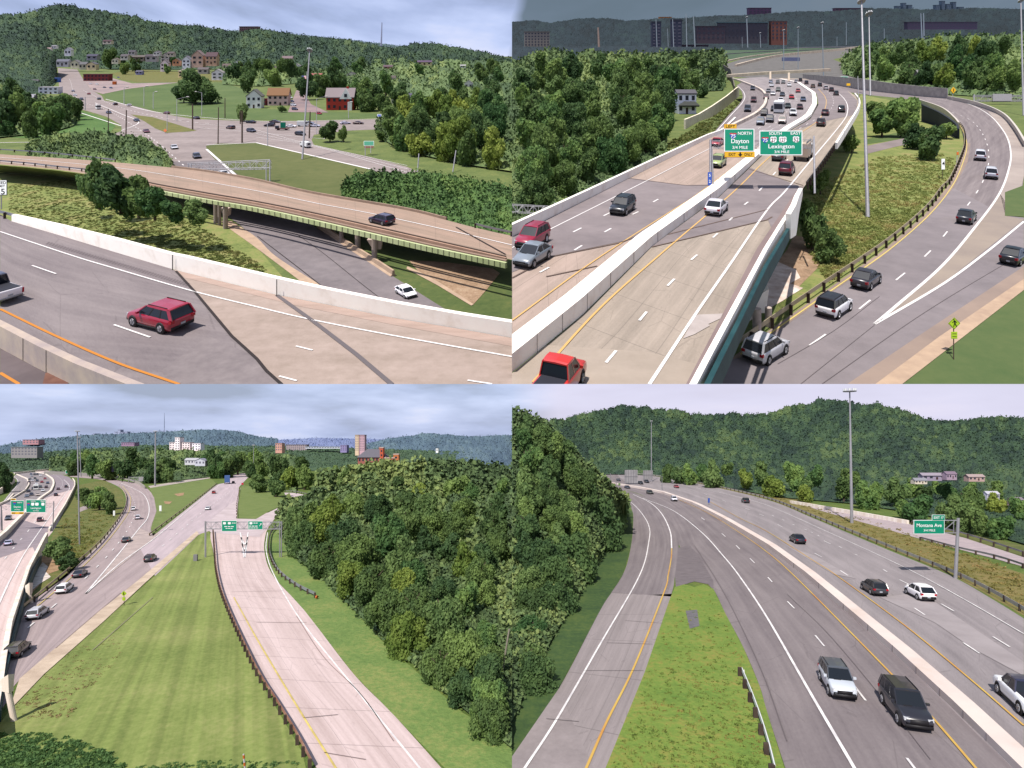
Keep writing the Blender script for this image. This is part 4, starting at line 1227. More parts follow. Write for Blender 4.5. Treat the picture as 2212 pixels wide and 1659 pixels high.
# vehicles
car('suv', (176, 20, 54), 345, 702, -95, -25, DK, 21, 'red suv with silver wheels driving left on the near highway', ls=1.06, ws=1.12, hs=1.02)
car('pickup', (236, 232, 240), -18, 641, -78, -26, DK, 21, 'white pickup truck with a dark bed cover at the left edge of the near highway', hs=.95, roof=(62, 64, 84))
car('suv', (52, 32, 62), 824, 482, -45, -11, OV, 30, 'dark purple suv crossing the green girder bridge', ls=1.0, hs=.95, ws=1.1)
car('hatch', (246, 244, 250), 877, 637, 40, 24, G, 46, 'white hatchback on the lower road beyond the white parapet', ls=1.15, hs=.95, ws=1.3)
tl = [('sedan', (205, 205, 212), 376, 321, 20, 22, 'silver car heading down to the underpass, farther of two'),
      ('suv', (62, 62, 80), 425, 341, 18, 20, 'dark suv heading down to the underpass, nearer of two'),
      ('sedan', (240, 240, 244), 483, 379, 20, 6, 'white car half hidden behind the highway bridge under the gantry'),
      ('sedan', (130, 52, 60), 316, 286, 20, 12, 'dull red car crossing the junction near the orange sign'),
      ('sedan', (60, 62, 84), 295, 262, 22, 10, 'dark blue car on the road left of the grass island'),
      ('suv', (110, 66, 62), 249, 227, -20, -8, 'brown suv on the far road beside the white bus'),
      ('sedan', (220, 214, 222), 279, 229, -20, -8, 'pale car behind the brown suv on the far road'),
      ('sedan', (70, 72, 96), 235, 245, 20, 8, 'dark car below the white bus'),
      ('sedan', (70, 84, 82), 214, 215, -16, -8, 'grey green car above the white bus'),
      ('sedan', (200, 90, 80), 192, 204, -12, -8, 'small red and white car far up the town road'),
      ('sedan', (226, 226, 236), 162, 207, 10, 8, 'white car in the left lane far up the town road'),
      ('sedan', (150, 150, 170), 158, 198, 10, 8, 'grey car ahead of the white car far up the town road'),
      ('suv', (70, 70, 90), 176, 216, 14, 9, 'dark car left of the lamp pole far up the road'),
      ('sedan', (130, 50, 62), 360, 246, -22, -4, 'dark red car beside the long lawn'),
      ('sedan', (70, 56, 60), 424, 257, -20, -4, 'dark car behind the black utility pole by the lawn'),
      ('suv', (122, 92, 86), 498, 278, -20, -3, 'brown suv left of the junction centre'),
      ('suv', (70, 70, 92), 543, 285, 20, 3, 'dark blue suv between the two black poles'),
      ('sedan', (46, 46, 64), 542, 266, -18, -1, 'black car on the far side of the junction by the lawn'),
      ('suv', (52, 50, 70), 582, 273, -22, 0, 'black suv waiting left of the green board truck'),
      ('sedan', (236, 236, 244), 628, 275, 20, 0, 'white car right of the green board truck'),
      ('sedan', (120, 124, 150), 667, 268, 18, 0, 'grey car right of the white van in the queue'),
      ('sedan', (190, 190, 210), 680, 274, 18, 0, 'silver car at the far end of the queue'),
      ('suv', (50, 40, 44), 649, 292, 20, 2, 'black suv alone behind the high mast'),
      ('sedan', (214, 210, 232), 746, 268, 20, -1, 'white car right of the round bush'),
      ('sedan', (96, 56, 60), 774, 268, 20, 0, 'dark red car farthest right on the cross road'),
      ('sedan', (90, 74, 90), 594, 265, 18, 0, 'dark car in the far queue row')]
for k_, cl, x, y, hx, hy, lb in tl: car(k_, cl, x, y, hx, hy, G, 46, lb, 'cars around the junction', lod=2, ls=1.25, ws=1.4, hs=1.15)
car('suv', (206, 30, 46), 689, 247, 18, 2, G, 46, 'bright red car parked by the lot entrance', lod=2)
for i, (x, y, cl, lb) in enumerate(((627, 213, (220, 222, 236), 'white car parked in the lot, farthest back'), (630, 221, (96, 100, 130), 'dark blue car parked in the lot, middle'), (634, 229, (214, 216, 230), 'white car parked in the lot beside the tan building'), (637, 238, (84, 84, 110), 'dark car parked in the lot, nearest the road'))):
    car('suv', cl, x, y, 14, 1, G, 46, lb, 'cars parked in the lot', lod=2, hs=1.2)
for i, (x, y, cl, lb) in enumerate(((196, 182, (230, 224, 236), 'white car in the shop yard below the brick shop, left'), (210, 183, (240, 238, 244), 'white van in the shop yard below the brick shop'), (226, 190, (90, 90, 110), 'dark car at the yard edge left of the orange box'), (240, 191, (60, 90, 150), 'blue car right of the orange box'), (256, 168, (120, 120, 200), 'blue car in front of the white canopy'), (205, 194, (120, 60, 70), 'red car at the yard entrance'))):
    car('suv', cl, x, y, 16, 1, G, 52, lb, 'cars in the shop yard', lod=2)
truck('bus', 'white city bus on the far road left of the brown suv', 'bus', 212, 236, 22, 9, G, 46, [('body', (-4.6, 4.6, -1.25, 1.25, .4, 3.0, 0), sign_white), ('window', [(-4.3, 4.64, -1.28, 1.28, 1.5, 2.4, 0)], WIN), ('roof', (-4.5, 4.5, -1.15, 1.15, 3.0, 3.2, 0), flat('bus_roof', 225, 215, 215, .7))], L=9, ls=.6, hs=1.1)
truck('utility_truck', 'white service truck with a boxy rear passing behind the high mast', 'truck', 660, 318, -30, -9, G, 46, [('cab', [(1.6, 3.6, -1.1, 1.1, .6, 1.5, 0), (1.6, 2.9, -1.0, 1.0, 1.5, 2.3, 0)], sign_white), ('box', (-3.4, 1.4, -1.15, 1.15, .7, 2.6, 0), sign_white), ('window', [(2.2, 2.95, -1.05, 1.05, 1.55, 2.1, 0), (-3.44, -3.38, -.6, .6, 1.4, 2.2, 0)], WIN), ('ladder_rack', (-3, 2.0, -.9, -.8, 2.6, 2.9, 0), metal_grey)], L=7, ls=1.1)
truck('sign_truck', 'flat truck carrying a tall green message board', 'truck', 610, 281, -22, 0, G, 46, [('bed', (-3.5, 3.5, -1.1, 1.1, .6, 1.0, 0), flat('truck_brown', 120, 80, 78, .7)), ('board', (-1.4, 1.4, -1.2, -.9, 1.0, 4.0, 0), sign_green), ('cab', (2.0, 3.6, -1.0, 1.0, 1.0, 2.3, 0), WIN)], L=7)
truck('delivery_van', 'tall white delivery van in the queue left of the high mast', 'van', 654, 273, 20, 0, G, 46, [('body', (-3.0, 2.2, -1.1, 1.1, .5, 3.0, 0), sign_white), ('cab', (2.2, 3.2, -1.0, 1.0, .5, 1.6, 0), sign_white), ('window', (1.7, 2.26, -1.12, 1.12, 1.7, 2.5, 0), WIN)], L=6)
o = frame(246, 183, G, 1.0); b = MB(); b.box(-3.4, 3.4, 0, 5, 0, 7); bo = build('orange_container', b, [orange], o); tag(bo, 'small orange box container in the shop yard', 'container')

# buildings of the town
H_ = [
 (134, 142, 26, 9, 14, (198, 200, 212), (120, 122, 140), 'pale house row with slate roof at the head of the town road, left end', 'gable_side', 3),
 (161, 145, 17, 10, 12, (222, 222, 196), (130, 128, 132), 'cream gabled house second from the left end of the town row', 'gable_front', 2),
 (178, 148, 16, 9, 12, (196, 194, 178), (122, 122, 128), 'dull olive house in the middle of the town row', 'gable_side', 2),
 (197, 149, 20, 10, 12, (236, 214, 186), (112, 112, 124), 'peach house at the right end of the town row', 'gable_front', 2),
 (146, 118, 14, 10, 10, (236, 236, 244), (150, 150, 160), 'tall white house alone among the trees above the town row', 'gable_front', 2),
 (103, 112, 12, 6, 8, (226, 222, 226), (170, 150, 150), 'small pale house highest left above the road', 'gable_side', 2),
 (116, 104, 10, 4, 8, (236, 232, 236), (150, 150, 160), 'small white house behind the highest left one', 'gable_side', 2),
 (231, 94, 18, 5, 10, (222, 210, 196), (90, 66, 76), 'lone house with dark roof high on the wooded hill', 'gable_side', 2),
 (198, 128, 22, 7, 12, (150, 150, 162), (90, 88, 112), 'grey house behind the peach house', 'gable_side', 2),
 (326, 131, 24, 9, 12, (176, 172, 180), (92, 86, 96), 'grey house at the left end of the hillside street', 'gable_side', 2),
 (356, 133, 18, 12, 12, (206, 202, 200), (96, 92, 100), 'narrow light grey house second on the hillside street', 'gable_front', 2),
 (355, 152, 17, 15, 12, (246, 228, 236), (140, 132, 140), 'white gabled house standing lowest on the hillside street', 'gable_front', 2),
 (380, 140, 15, 9, 10, (216, 160, 128), (110, 96, 96), 'orange tan house between the white gabled houses', 'gable_front', 2),
 (402, 144, 17, 15, 12, (236, 236, 250), (140, 140, 156), 'tall white gabled house with a bluish side', 'gable_front', 2),
 (426, 140, 24, 20, 14, (206, 172, 162), (150, 132, 134), 'tall pinkish gabled house on the hillside street', 'gable_front', 2),
 (456, 138, 24, 16, 14, (204, 164, 144), (110, 88, 96), 'broad brown house at the right end of the hillside street', 'gable_side', 3),
 (399, 166, 29, 12, 12, (240, 220, 168), (172, 160, 154), 'yellow house with pale hipped roof below the hillside street', 'hip', 3),
 (438, 158, 22, 8, 10, (180, 174, 172), (120, 112, 116), 'grey house right of the yellow house', 'gable_side', 2),
 (469, 171, 24, 14, 12, (232, 230, 236), (170, 166, 168), 'white house with broad gable right of the yellow house', 'gable_front', 2),
 (300, 160, 14, 5, 8, (150, 150, 200), (110, 110, 130), 'small bluish shed in the dry meadow', 'gable_side', 2),
 (296, 130, 30, 7, 12, (150, 140, 138), (120, 112, 110), 'long low grey house left of the hillside street', 'gable_side', 3),
 (53, 226, 34, 14, 18, (160, 156, 164), (184, 182, 196), 'grey roofed shed among trees at the left edge', 'gable_side', 3),
 (207, 175, 54, 14, 16, (124, 58, 60), (98, 52, 60), 'long dark red brick shop with flat roof beside the town road', 'flat', 7),
 (104, 203, 42, 14, 16, (222, 224, 240), (200, 196, 206), 'white flat roofed building left of the town road', 'flat', 4),
 (98, 176, 30, 9, 12, (150, 110, 106), (120, 84, 84), 'low brown building behind the blue shop', 'flat', 3),
 (118, 178, 15, 9, 10, (80, 120, 200), (90, 130, 210), 'small blue shop front beside the town road', 'flat', 2),
 (548, 234, 32, 26, 18, (226, 228, 226), (120, 120, 118), 'white two storey house with front gable and porch beside the brown shed', 'gable_front', 3),
 (569, 228, 12, 14, 12, (118, 48, 54), (96, 40, 46), 'small dark red shed beside the white porch house', 'flat', 2),
 (600, 228, 44, 22, 18, (206, 178, 176), (168, 126, 92), 'pink house with a wide tan roof front', 'gable_side', 4),
 (678, 168, 32, 6, 12, (150, 120, 116), (190, 110, 112), 'long house with red roof behind the flag', 'gable_side', 4),
 (866, 224, 42, 14, 16, (186, 186, 176), (106, 104, 128), 'grey roofed cottage half hidden by the yellow green trees', 'gable_side', 3),
 (917, 140, 30, 6, 12, (196, 184, 140), (110, 90, 120), 'long hillside house with purple roof right of the radio tower', 'gable_side', 3),
 (838, 150, 20, 6, 10, (170, 120, 110), (120, 100, 110), 'red brown house on the wooded hill below the radio tower', 'gable_side', 2),
 (1000, 146, 12, 4, 8, (222, 220, 220), (190, 190, 190), 'tiny white house alone in the right hillside wood', 'gable_side', 2),
 (620, 135, 22, 9, 10, (206, 180, 176), (150, 130, 136), 'pinkish house left of the lamp mast top', 'gable_side', 2),
]
for x, y, w, h, dp, wc, rc, lb, rf, cols in H_:
    house(x, y, w, h, dp, G, wc, rc, lb, 'houses of the town', rf, cols=cols, rows=2 if h > 11 else 1, rh=(h * .5 if 'gable' in rf else h * .4) if x != 600 else 14, D=min(D_(max(y, 100), G), 13800) * .97 if y < 172 else None)

for x, y, w, h, wc, rc, lb, rf in (
 (268, 128, 16, 7, (210, 206, 204), (110, 104, 112), 'light house left of the long low grey house', 'gable_side'),
 (248, 136, 14, 7, (226, 220, 206), (120, 108, 104), 'cream cottage behind the olive tree of the shop row', 'gable_front'),
 (284, 118, 14, 6, (190, 186, 190), (96, 92, 104), 'small grey house uphill of the light house', 'gable_side'),
 (338, 119, 13, 6, (222, 218, 222), (110, 104, 116), 'small white house uphill of the hillside street', 'gable_front'),
 (368, 121, 14, 6, (198, 188, 180), (104, 94, 98), 'small tan house uphill of the hillside street', 'gable_side'),
 (488, 150, 16, 8, (214, 206, 196), (120, 106, 104), 'beige house right of the broad brown house', 'gable_side'),
 (512, 142, 14, 7, (230, 228, 232), (106, 104, 116), 'white cottage at the wood edge right of the beige house', 'gable_front'),
 (508, 168, 18, 9, (196, 192, 196), (110, 106, 116), 'grey house above the white porch house', 'gable_side'),
 (588, 156, 18, 8, (222, 214, 206), (118, 104, 104), 'cream house in the wood above the pink house', 'gable_side'),
 (640, 150, 16, 8, (212, 208, 210), (150, 146, 150), 'grey white house left of the flag pole', 'gable_front'),
 (758, 168, 18, 8, (204, 198, 190), (104, 98, 106), 'tan gabled house behind the red brick house', 'gable_front'),
 (1012, 192, 18, 12, (206, 204, 206), (150, 146, 150), 'pale gabled house deep in the right wood', 'gable_front'),
 (846, 176, 16, 8, (214, 206, 200), (116, 104, 104), 'light house in the wood above the grey cottage', 'gable_side'),
 (72, 186, 16, 9, (204, 200, 204), (120, 116, 126), 'pale house left of the white flat roofed building', 'gable_side')):
    house(x, y, w, h, 10, G, wc, rc, lb, 'houses of the town', rf, cols=2, rows=1, rh=h * .5, D=min(D_(y, G), 13800) * .955)
r_, s_ = house(734, 238, 58, 28, 22, G, (176, 62, 52), (176, 162, 166), 'red brick house with white dormer gable and grey roof', 'houses of the town', 'gable_side', rh=17, cols=5, rows=2, chimney=True)
b = MB(); b.add([(0, -3, 24), (26, -3, 24), (13, -3, 46), (0, 8, 24), (26, 8, 24), (13, 8, 46)], [(0, 1, 2), (5, 4, 3), (0, 2, 5, 3), (2, 1, 4, 5), (1, 0, 3, 4)]); build('dormer_gable', b, [sign_white], s_, r_)
b = MB(); b.box(10, 16, -3.4, -2.8, 28, 35); build('window', b, [WIN], s_, r_)
b = MB(); b.box(18, 27, -5, -.1, 0, 18); build('porch', b, [sign_white], s_, r_)
# the slab block on the ridge
r_, s_ = house(536, 75, 38, 17, 20, G, (140, 108, 112), (120, 96, 104), 'wide brown apartment block standing alone on the ridge', None, 'flat', cols=9, rows=4, name='apartment_block', cat='apartment block', D=24500, door=False)
pole('radio_tower', 'tall thin radio tower on the far ridge', 'radio tower', 823, 112, 825, 49, G, 2.2, .9, flat('tower_grey', 140, 146, 176, .7), D=25000)
pole('radio_tower', 'faint short radio mast on the ridge left of the apartment block', 'radio tower', 403, 66, 403, 45, G, .8, .4, flat('tower_grey', 140, 146, 176, .7), D=23000)
# masts, poles
r_, s_ = pole('high_mast_light', 'very tall steel light mast rising from the junction island', 'light mast', 653, 345, 669, 109, G, 2.2, 1.3, head=6)
for x0, y0, x1, y1, m_, w, lb in ((234, 290, 234, 235, wood_pole, 1, 'slim dark utility pole left of the lawn corner'), (272, 302, 273, 238, wood_pole, 1.3, 'dark utility pole at the left road corner'), (416, 280, 416, 225, wood_pole, 1.6, 'thick black utility pole behind the junction, leftmost of the four'), (471, 311, 472, 232, wood_pole, 1.2, 'dark utility pole at the grass island tip'), (486, 255, 486, 212, wood_pole, 1.1, 'dark pole on the lawn right of the bush'), (523, 309, 523, 240, wood_pole, 1.8, 'thickest black utility pole above the island grass'), (668, 299, 670, 242, wood_pole, 1.7, 'leaning black pole right of the high mast'), (578, 315, 578, 266, metal_pale, 1, 'grey signal pole at the near side of the junction'), (184, 238, 184, 210, metal_grey, .9, 'grey pole beside the far road'), (519, 268, 519, 238, wood_pole, 1.1, 'dark pole just left of the thickest black one'), (361, 283, 361, 240, metal_pale, .7, 'thin grey pole on the small traffic island')):
    pole('utility_pole', lb, 'pole', x0, y0, x1, y1, G, w, w * .8, m_, 'poles around the junction')
for x0, y0, x1, y1, ax, lb in ((382, 262, 382, 214, (404, 209, 1), 'street lamp with arm to the right in front of the round bush'), (436, 250, 436, 200, (426, 198, 1), 'street lamp with arm to the left in front of the round bush'), (311, 230, 311, 188, (316, 186, 1), 'thin street lamp standing in the lawn, left one'), (331, 235, 331, 200, (336, 198, 1), 'thin street lamp standing in the lawn, right one'), (684, 290, 684, 213, (703, 208, 1), 'street lamp with long arm right of the high mast'), (753, 256, 753, 222, (757, 220, 1), 'thin street lamp in front of the red brick house'), (268, 226, 268, 190, (273, 188, 1), 'thin street lamp at the left tip of the lawn')):
    pole('street_lamp', lb, 'street lamp', x0, y0, x1, y1, G, .7, .5, metal_pale, 'street lamps of the junction', arms=[ax])
pole('marker_post', 'short pale post on the bank above the right bushes, left one', 'post', 902, 371, 905, 332, G, 1.3, 1.2, metal_pale, 'posts behind the bushes')
pole('marker_post', 'taller pale post on the bank above the right bushes, right one', 'post', 978, 373, 985, 325, G, 1.4, 1.2, metal_pale, 'posts behind the bushes')
r_, s_ = pole('flag_pole', 'flag pole with a striped red and white flag behind the mast', 'flag', 662, 200, 662, 155, G, .5, .4, metal_pale)
b = MB()
for i in range(7): b.box(-10, 0, -.3, .3, 23 + i * 1.9, 24.9 + i * 1.9, i % 2)
build('flag_stripes', b, [flat('flag_white', 230, 220, 225, .8), sign_red], s_, r_)
b = MB(); b.box(-10.1, -5.5, -.4, .4, 29, 36.4); build('flag_canton', b, [flat('flag_blue', 70, 70, 150, .8)], s_, r_)
r_, s_ = pole('speed_limit_sign', 'white speed limit sign cut by the left edge of the picture', 'sign', 3, 452, 3, 392, OV, 1, 1, metal_grey)
sign_board(r_, s_, -16, 13, 30, 63, sign_white, edge=black)
b = MB(); b.text('SPEED', -1, 57, 6, -1.3, w=24); b.text('LIMIT', -1, 49.5, 5, -1.3, w=20); b.text('55', -1, 38, 12, -1.3, w=19); build('lettering', b, [black], s_, r_)
r_, s_ = pole('road_sign', 'small green road sign on two legs right of the road, seen from afar', 'sign', 789, 337, 789, 308, G, .8, .8, metal_pale)
b = MB(); b.cyl((12, 0, 6), (12, 0, 28), .8, .8, 6); build('leg', b, [metal_pale], s_, r_)
sign_board(r_, s_, -3, 19, 22, 32, sign_green)
b = MB(); b.box(-2, 18, -.6, 0, 17.5, 20.5); build('plate', b, [flat('plate_red', 140, 66, 70, .6)], s_, r_)
r_, s_ = pole('orange_road_sign', 'tiny orange work sign on the small traffic island', 'sign', 357, 288, 357, 278, G, .5, .5, metal_grey)
b = MB(); b.hexa([(-4, -.5, 6), (0, -.5, 2), (4, -.5, 6), (0, -.5, 10), (-4, .2, 6), (0, .2, 2), (4, .2, 6), (0, .2, 10)]); build('sign_panel', b, [orange], s_, r_)
r_, s_ = pole('road_sign', 'small blue sign at the right end of the cross road', 'sign', 819, 262, 819, 250, G, .6, .6, metal_grey)
sign_board(r_, s_, -4, 5, 9, 15, sign_blue)
# gantry seen from behind across the lower road
r_, s_ = pole('sign_gantry', 'grey steel lattice gantry behind the highway bridge', 'gantry', 583, 397, 583, 345, G, 1.3, 1.2, metal_pale)
for dx in (-8, -176, -170):
    b = MB(); b.cyl((dx, 0, 10 if dx < -100 else 0), (dx, 0, 50 if dx > -100 else 44), 1.1, 1.1, 6); build('leg', b, [metal_pale], s_, r_)
truss(r_, s_, -178, 0, 31, 44, metal_pale, 1.3, 12, 6, 35, 52)
# woods and trees of the valley
shrubs('leafy_bushes', 'dense leafy bushes on the bank right above the highway bridge', [(752, 396), (800, 386), (900, 386), (1000, 398), (1106, 416), (1106, 505), (1000, 482), (900, 455), (800, 436), (745, 424)], G, 46, 1500, 12, leaf_green, 4)
canopy('bush_cover', 'rounded green bushes covering the bank right above the highway bridge', [740, 770, 850, 950, 1040, 1106], [432, 440, 458, 482, 500, 516], [408, 388, 380, 390, 402, 414], G, None or D_(425, G), 22, shrub_t, seed=9, step=2, amp=.7)
shrubs('bank_weeds', 'rough weeds and tall grass on the bank below the bridge', [(20, 400), (180, 385), (320, 440), (450, 500), (560, 570), (600, 610), (400, 560), (100, 480), (20, 455)], G, 46, 4200, 4, translucent(mat('weeds', c(96, 110, 58, 1.15), c(150, 144, 88, 1.15), scale=.02, c3=c(120, 130, 70, 1.15), detail=3, rough=.9)), 5, leaves=20, flat_=.28)
canopy('bush_strip', 'strip of dark bushes above the bridge approach', [60, 90, 140, 200, 250, 300, 345, 372], [340, 341, 344, 348, 352, 356, 360, 366], [322, 306, 302, 297, 299, 306, 326, 358], G, D_(330, G), 18, under_t, seed=19, step=2, amp=.8)
shrubs('bush_strip_leaves', 'leafy shoots of the bushes above the bridge approach', [(60, 338), (70, 308), (140, 300), (210, 295), (290, 300), (345, 330), (372, 362), (250, 350)], G, 46, 700, 7, leaf_olive, 6)
for x, y, w, h, kx in ((215, 452, 62, 100, 'dark_small'), (262, 464, 92, 92, 'dark_small'), (300, 470, 70, 84, 'olive_small'), (335, 476, 62, 74, 'green_small'), (238, 425, 56, 66, 'olive_small'), (370, 480, 56, 44, 'green_small'), (420, 480, 60, 44, 'dark_small'), (180, 420, 40, 40, 'green_small')):
    tree(x, y, w, h, OV - .3, kx, 'dark bushy tree in the thicket at the near end of the bridge', 'thicket beside the bridge', lift=.04, cat='shrub', name='shrub')
for x, y, w, h, kx, lb in ((422, 224, 84, 74, 'dark_big', 'broad dark tree standing in the middle of the lawn'), (397, 222, 50, 40, 'dark_small', 'low dark tree left beside the broad lawn tree'), (713, 306, 44, 46, 'olive_small', 'round bush at the right corner of the junction'), (742, 307, 24, 36, 'olive_small', 'small pointed bush right of the round corner bush'), (609, 243, 18, 16, 'dark_small', 'low bush in front of the parking lot'), (524, 262, 30, 40, 'dark_small', 'dark tree trunked clump left of the white porch house'), (238, 150, 34, 48, 'olive_small', 'tall olive tree behind the shop row'), (860, 320, 40, 28, 'olive_small', 'low bush left of the big right trees'), (822, 306, 30, 24, 'olive_small', 'low bush by the cross road end')):
    tree(x, y, w, h, G, kx, lb, None, lift=.04)
trees(13, 'dark tree at the left edge below the wooded slope', 'trees at the left edge', [0, 30, 60, 100, 150, 165], [290, 292, 292, 288, 270, 250], [165, 175, 205, 215, 205, 235], G, 50, 40, ['dark', 'olive', 'green'], seed=21)
canopy('underbrush', 'dark undergrowth at the left edge', [-20, 0, 60, 110, 160, 168], [298, 296, 290, 286, 270, 250], [180, 185, 215, 225, 222, 240], G, D_(200, G), 22, under_t, seed=22)
trees(20, 'big tree in the wood right of the junction', 'wood right of the junction', [818, 850, 900, 1000, 1106], [292, 312, 330, 350, 366], [250, 228, 205, 200, 195], G, 74, 50, ['olive', 'dark', 'lime', 'green'], seed=23, seam=1106)
canopy('underbrush', 'dark undergrowth of the wood right of the junction', [815, 850, 900, 1000, 1106], [294, 314, 332, 354, 370], [272, 250, 232, 225, 225], G, D_(235, G), 24, under_t, seed=24)
canopy('woodland', 'green woodland between the houses and the right hill', [480, 560, 640, 700, 800, 900, 1000, 1106], [182, 186, 180, 184, 196, 206, 216, 222], [146, 140, 138, 136, 138, 136, 142, 146], G, D_(138, G), 17, under_t, seed=29, amp=.7)
canopy('woodland', 'green wood behind the hillside houses', [222, 260, 330, 420, 500], [140, 142, 142, 144, 150], [118, 112, 114, 112, 118], G, D_(136, G), 13, under_t, seed=30, amp=.6)
trees(30, 'tree among the houses at the foot of the right hill', 'trees between houses and hill', [490, 560, 700, 800, 900, 1106], [225, 180, 190, 240, 240, 220], [135, 128, 125, 125, 125, 128], G, 44, 26, ['olive', 'dark', 'green', 'olive'], seed=25, seam=1106, mind=.5, Dmax=13400)
trees(10, 'small tree between the hillside houses', 'trees between hillside houses', [245, 320, 420, 480], [160, 150, 172, 172], [115, 112, 118, 125], G, 20, 15, ['olive', 'dark', 'green'], seed=26, Dmax=13500)
trees(6, 'tree in the gap behind the brick house', 'trees around the brick house', [640, 700, 770, 830], [230, 205, 235, 240], [160, 165, 165, 170], G, 44, 34, ['dark', 'olive'], seed=27, mind=.5)
TL_OBJ = set(q.name for q in col.objects)
# ================================================================== valley seen upper right
DA = 121      # level of the elevated carriageways
# far hillside, town and city
xs = [1106, 1156, 1190, 1246, 1306, 1356, 1416, 1476, 1543, 1600, 1659, 1721, 1796, 1884, 1950, 2034, 2109, 2212, 2260]
ys = [50, 46, 52, 42, 42, 47, 43, 41, 37, 36, 32, 27, 27, 20, 22, 24, 19, 23, 23]
canopy('wooded_hill', 'dark bluish wooded hillside under the darkened sky', xs, [130] * 8 + [108] * 3 + [104] * 3 + [101] * 5, ys, G, 150000, 9, wood_hill_tr, seed=31, Dbot=112000, step=2.0, amp=.35, card=.07)
FR = 104000
poly('meadow', [(1500, 118), (1520, 100), (1600, 101), (1700, 99), (1830, 101), (1840, 122), (1700, 128), (1500, 128)], G, mat('meadow_far', c(70, 92, 72), c(86, 110, 78), scale=.01 * S), 1)
FARB = [
 (1160, 100, 54, 30, (150, 142, 132), (130, 124, 120), 'beige apartment slab at the left end of the dark hillside', 'flat', 8, 5, 'apartment_block', 'apartment block', None),
 (1536, 86, 60, 28, (92, 80, 88), (84, 74, 86), 'low red brick hall left of the teal roofed hall', 'flat', 6, 3, 'campus_hall', 'building', None),
 (1606, 84, 104, 34, (84, 80, 88), (104, 130, 136), 'wide campus hall with a teal grey roof', 'flat', 12, 3, 'campus_hall', 'building', None),
 (1683, 86, 34, 38, (140, 92, 80), (116, 92, 92), 'orange red brick block at the right end of the campus hall', 'flat', 4, 5, 'campus_hall', 'building', None),
 (1600, 46, 92, 12, (110, 88, 110), (100, 84, 106), 'long purple grey campus block on the ridge', 'flat', 12, 2, 'campus_hall', 'building', 152000),
 (1642, 38, 48, 20, (104, 78, 104), (92, 72, 96), 'taller dark purple block behind the long campus block', 'flat', 6, 4, 'campus_hall', 'building', 156000),
 (1438, 48, 26, 11, (196, 124, 60), (190, 160, 130), 'small orange topped building on the ridge', 'flat', 3, 2, 'building', 'building', 152000),
 (1840, 30, 70, 12, (118, 84, 102), (100, 76, 96), 'low pinkish block on the ridge left of the big mast', 'flat', 9, 2, 'campus_hall', 'building', 156000),
 (1895, 30, 40, 9, (110, 74, 92), (100, 76, 96), 'low pinkish block on the ridge right of the big mast', 'flat', 5, 2, 'campus_hall', 'building', 156000),
 (2036, 60, 150, 12, (84, 74, 90), (80, 72, 88), 'very long brick block low on the dark hillside', 'flat', 22, 2, 'campus_hall', 'building', None),
 (2120, 104, 50, 7, (168, 160, 166), (150, 146, 152), 'pale long shed above the right wood', 'flat', 6, 1, 'shed', 'building', None),
 (1960, 118, 120, 9, (206, 202, 204), (196, 192, 190), 'long bright shed roof beyond the far viaduct', 'flat', 10, 1, 'shed', 'building', None),
]
for x, y, w, h, wc, rc, lb, rf, cl, rw, nm, ct, dd_ in FARB:
    house(x, y, w, h, 14, G, wc, rc, lb, 'buildings on the dark hillside', rf, cols=cl, rows=rw, name=nm, cat=ct, D=dd_ or FR, door=False, win=flat('pane_dusk', 82, 84, 100, .3))
for x, y, w, h, lb in ((1941, 34, 9, 20, 'first tower of the small skyline cluster'), (1954, 34, 7, 26, 'tallest tower of the small skyline cluster'), (1966, 34, 9, 22, 'last tower of the small skyline cluster'), (2026, 34, 9, 22, 'bluish skyline tower, leftmost of the right group'), (2038, 34, 7, 30, 'tallest skyline tower of the right group'), (2050, 34, 10, 24, 'broad skyline tower in the middle of the right group'), (2062, 34, 7, 28, 'slim skyline tower of the right group'), (2076, 34, 12, 18, 'low skyline tower at the right end')):
    house(x, y, w, h, 10, G, (112, 128, 142), (104, 120, 134), lb, 'towers of the skyline', 'flat', cols=2, rows=5, name='tower_block', cat='tower', D=158000, door=False, win=flat('pane_sky', 132, 150, 164, .3))
for x, w, h, lb in ((1418, 20, 66, 'dark scaffolded tower block left of the second pylon'), (1462, 22, 70, 'dark scaffolded tower block right of the tall pylons')):
    r_, s_ = house(x, 118, w, h, 12, G, (72, 76, 92), (70, 74, 90), lb, 'scaffolded towers', 'flat', cols=2, rows=10, name='tower_block', cat='tower', D=FR - 2000, door=False, win=flat('pane_lit_grey', 134, 130, 146, .4), winh=.4)
house(1500, 120, 60, 22, 12, G, (84, 72, 84), (78, 70, 84), 'low dark purple works building between the pylons', 'buildings on the dark hillside', 'flat', cols=6, rows=3, name='works_hall', cat='building', D=FR, door=False)
pole('chimney', 'lone square brick chimney above the wood', 'chimney', 1295, 124, 1292, 60, G, 3.0, 1.8, mat('chimney_brick', c(150, 132, 124), c(112, 96, 92), scale=.01), D=FR - 1500)
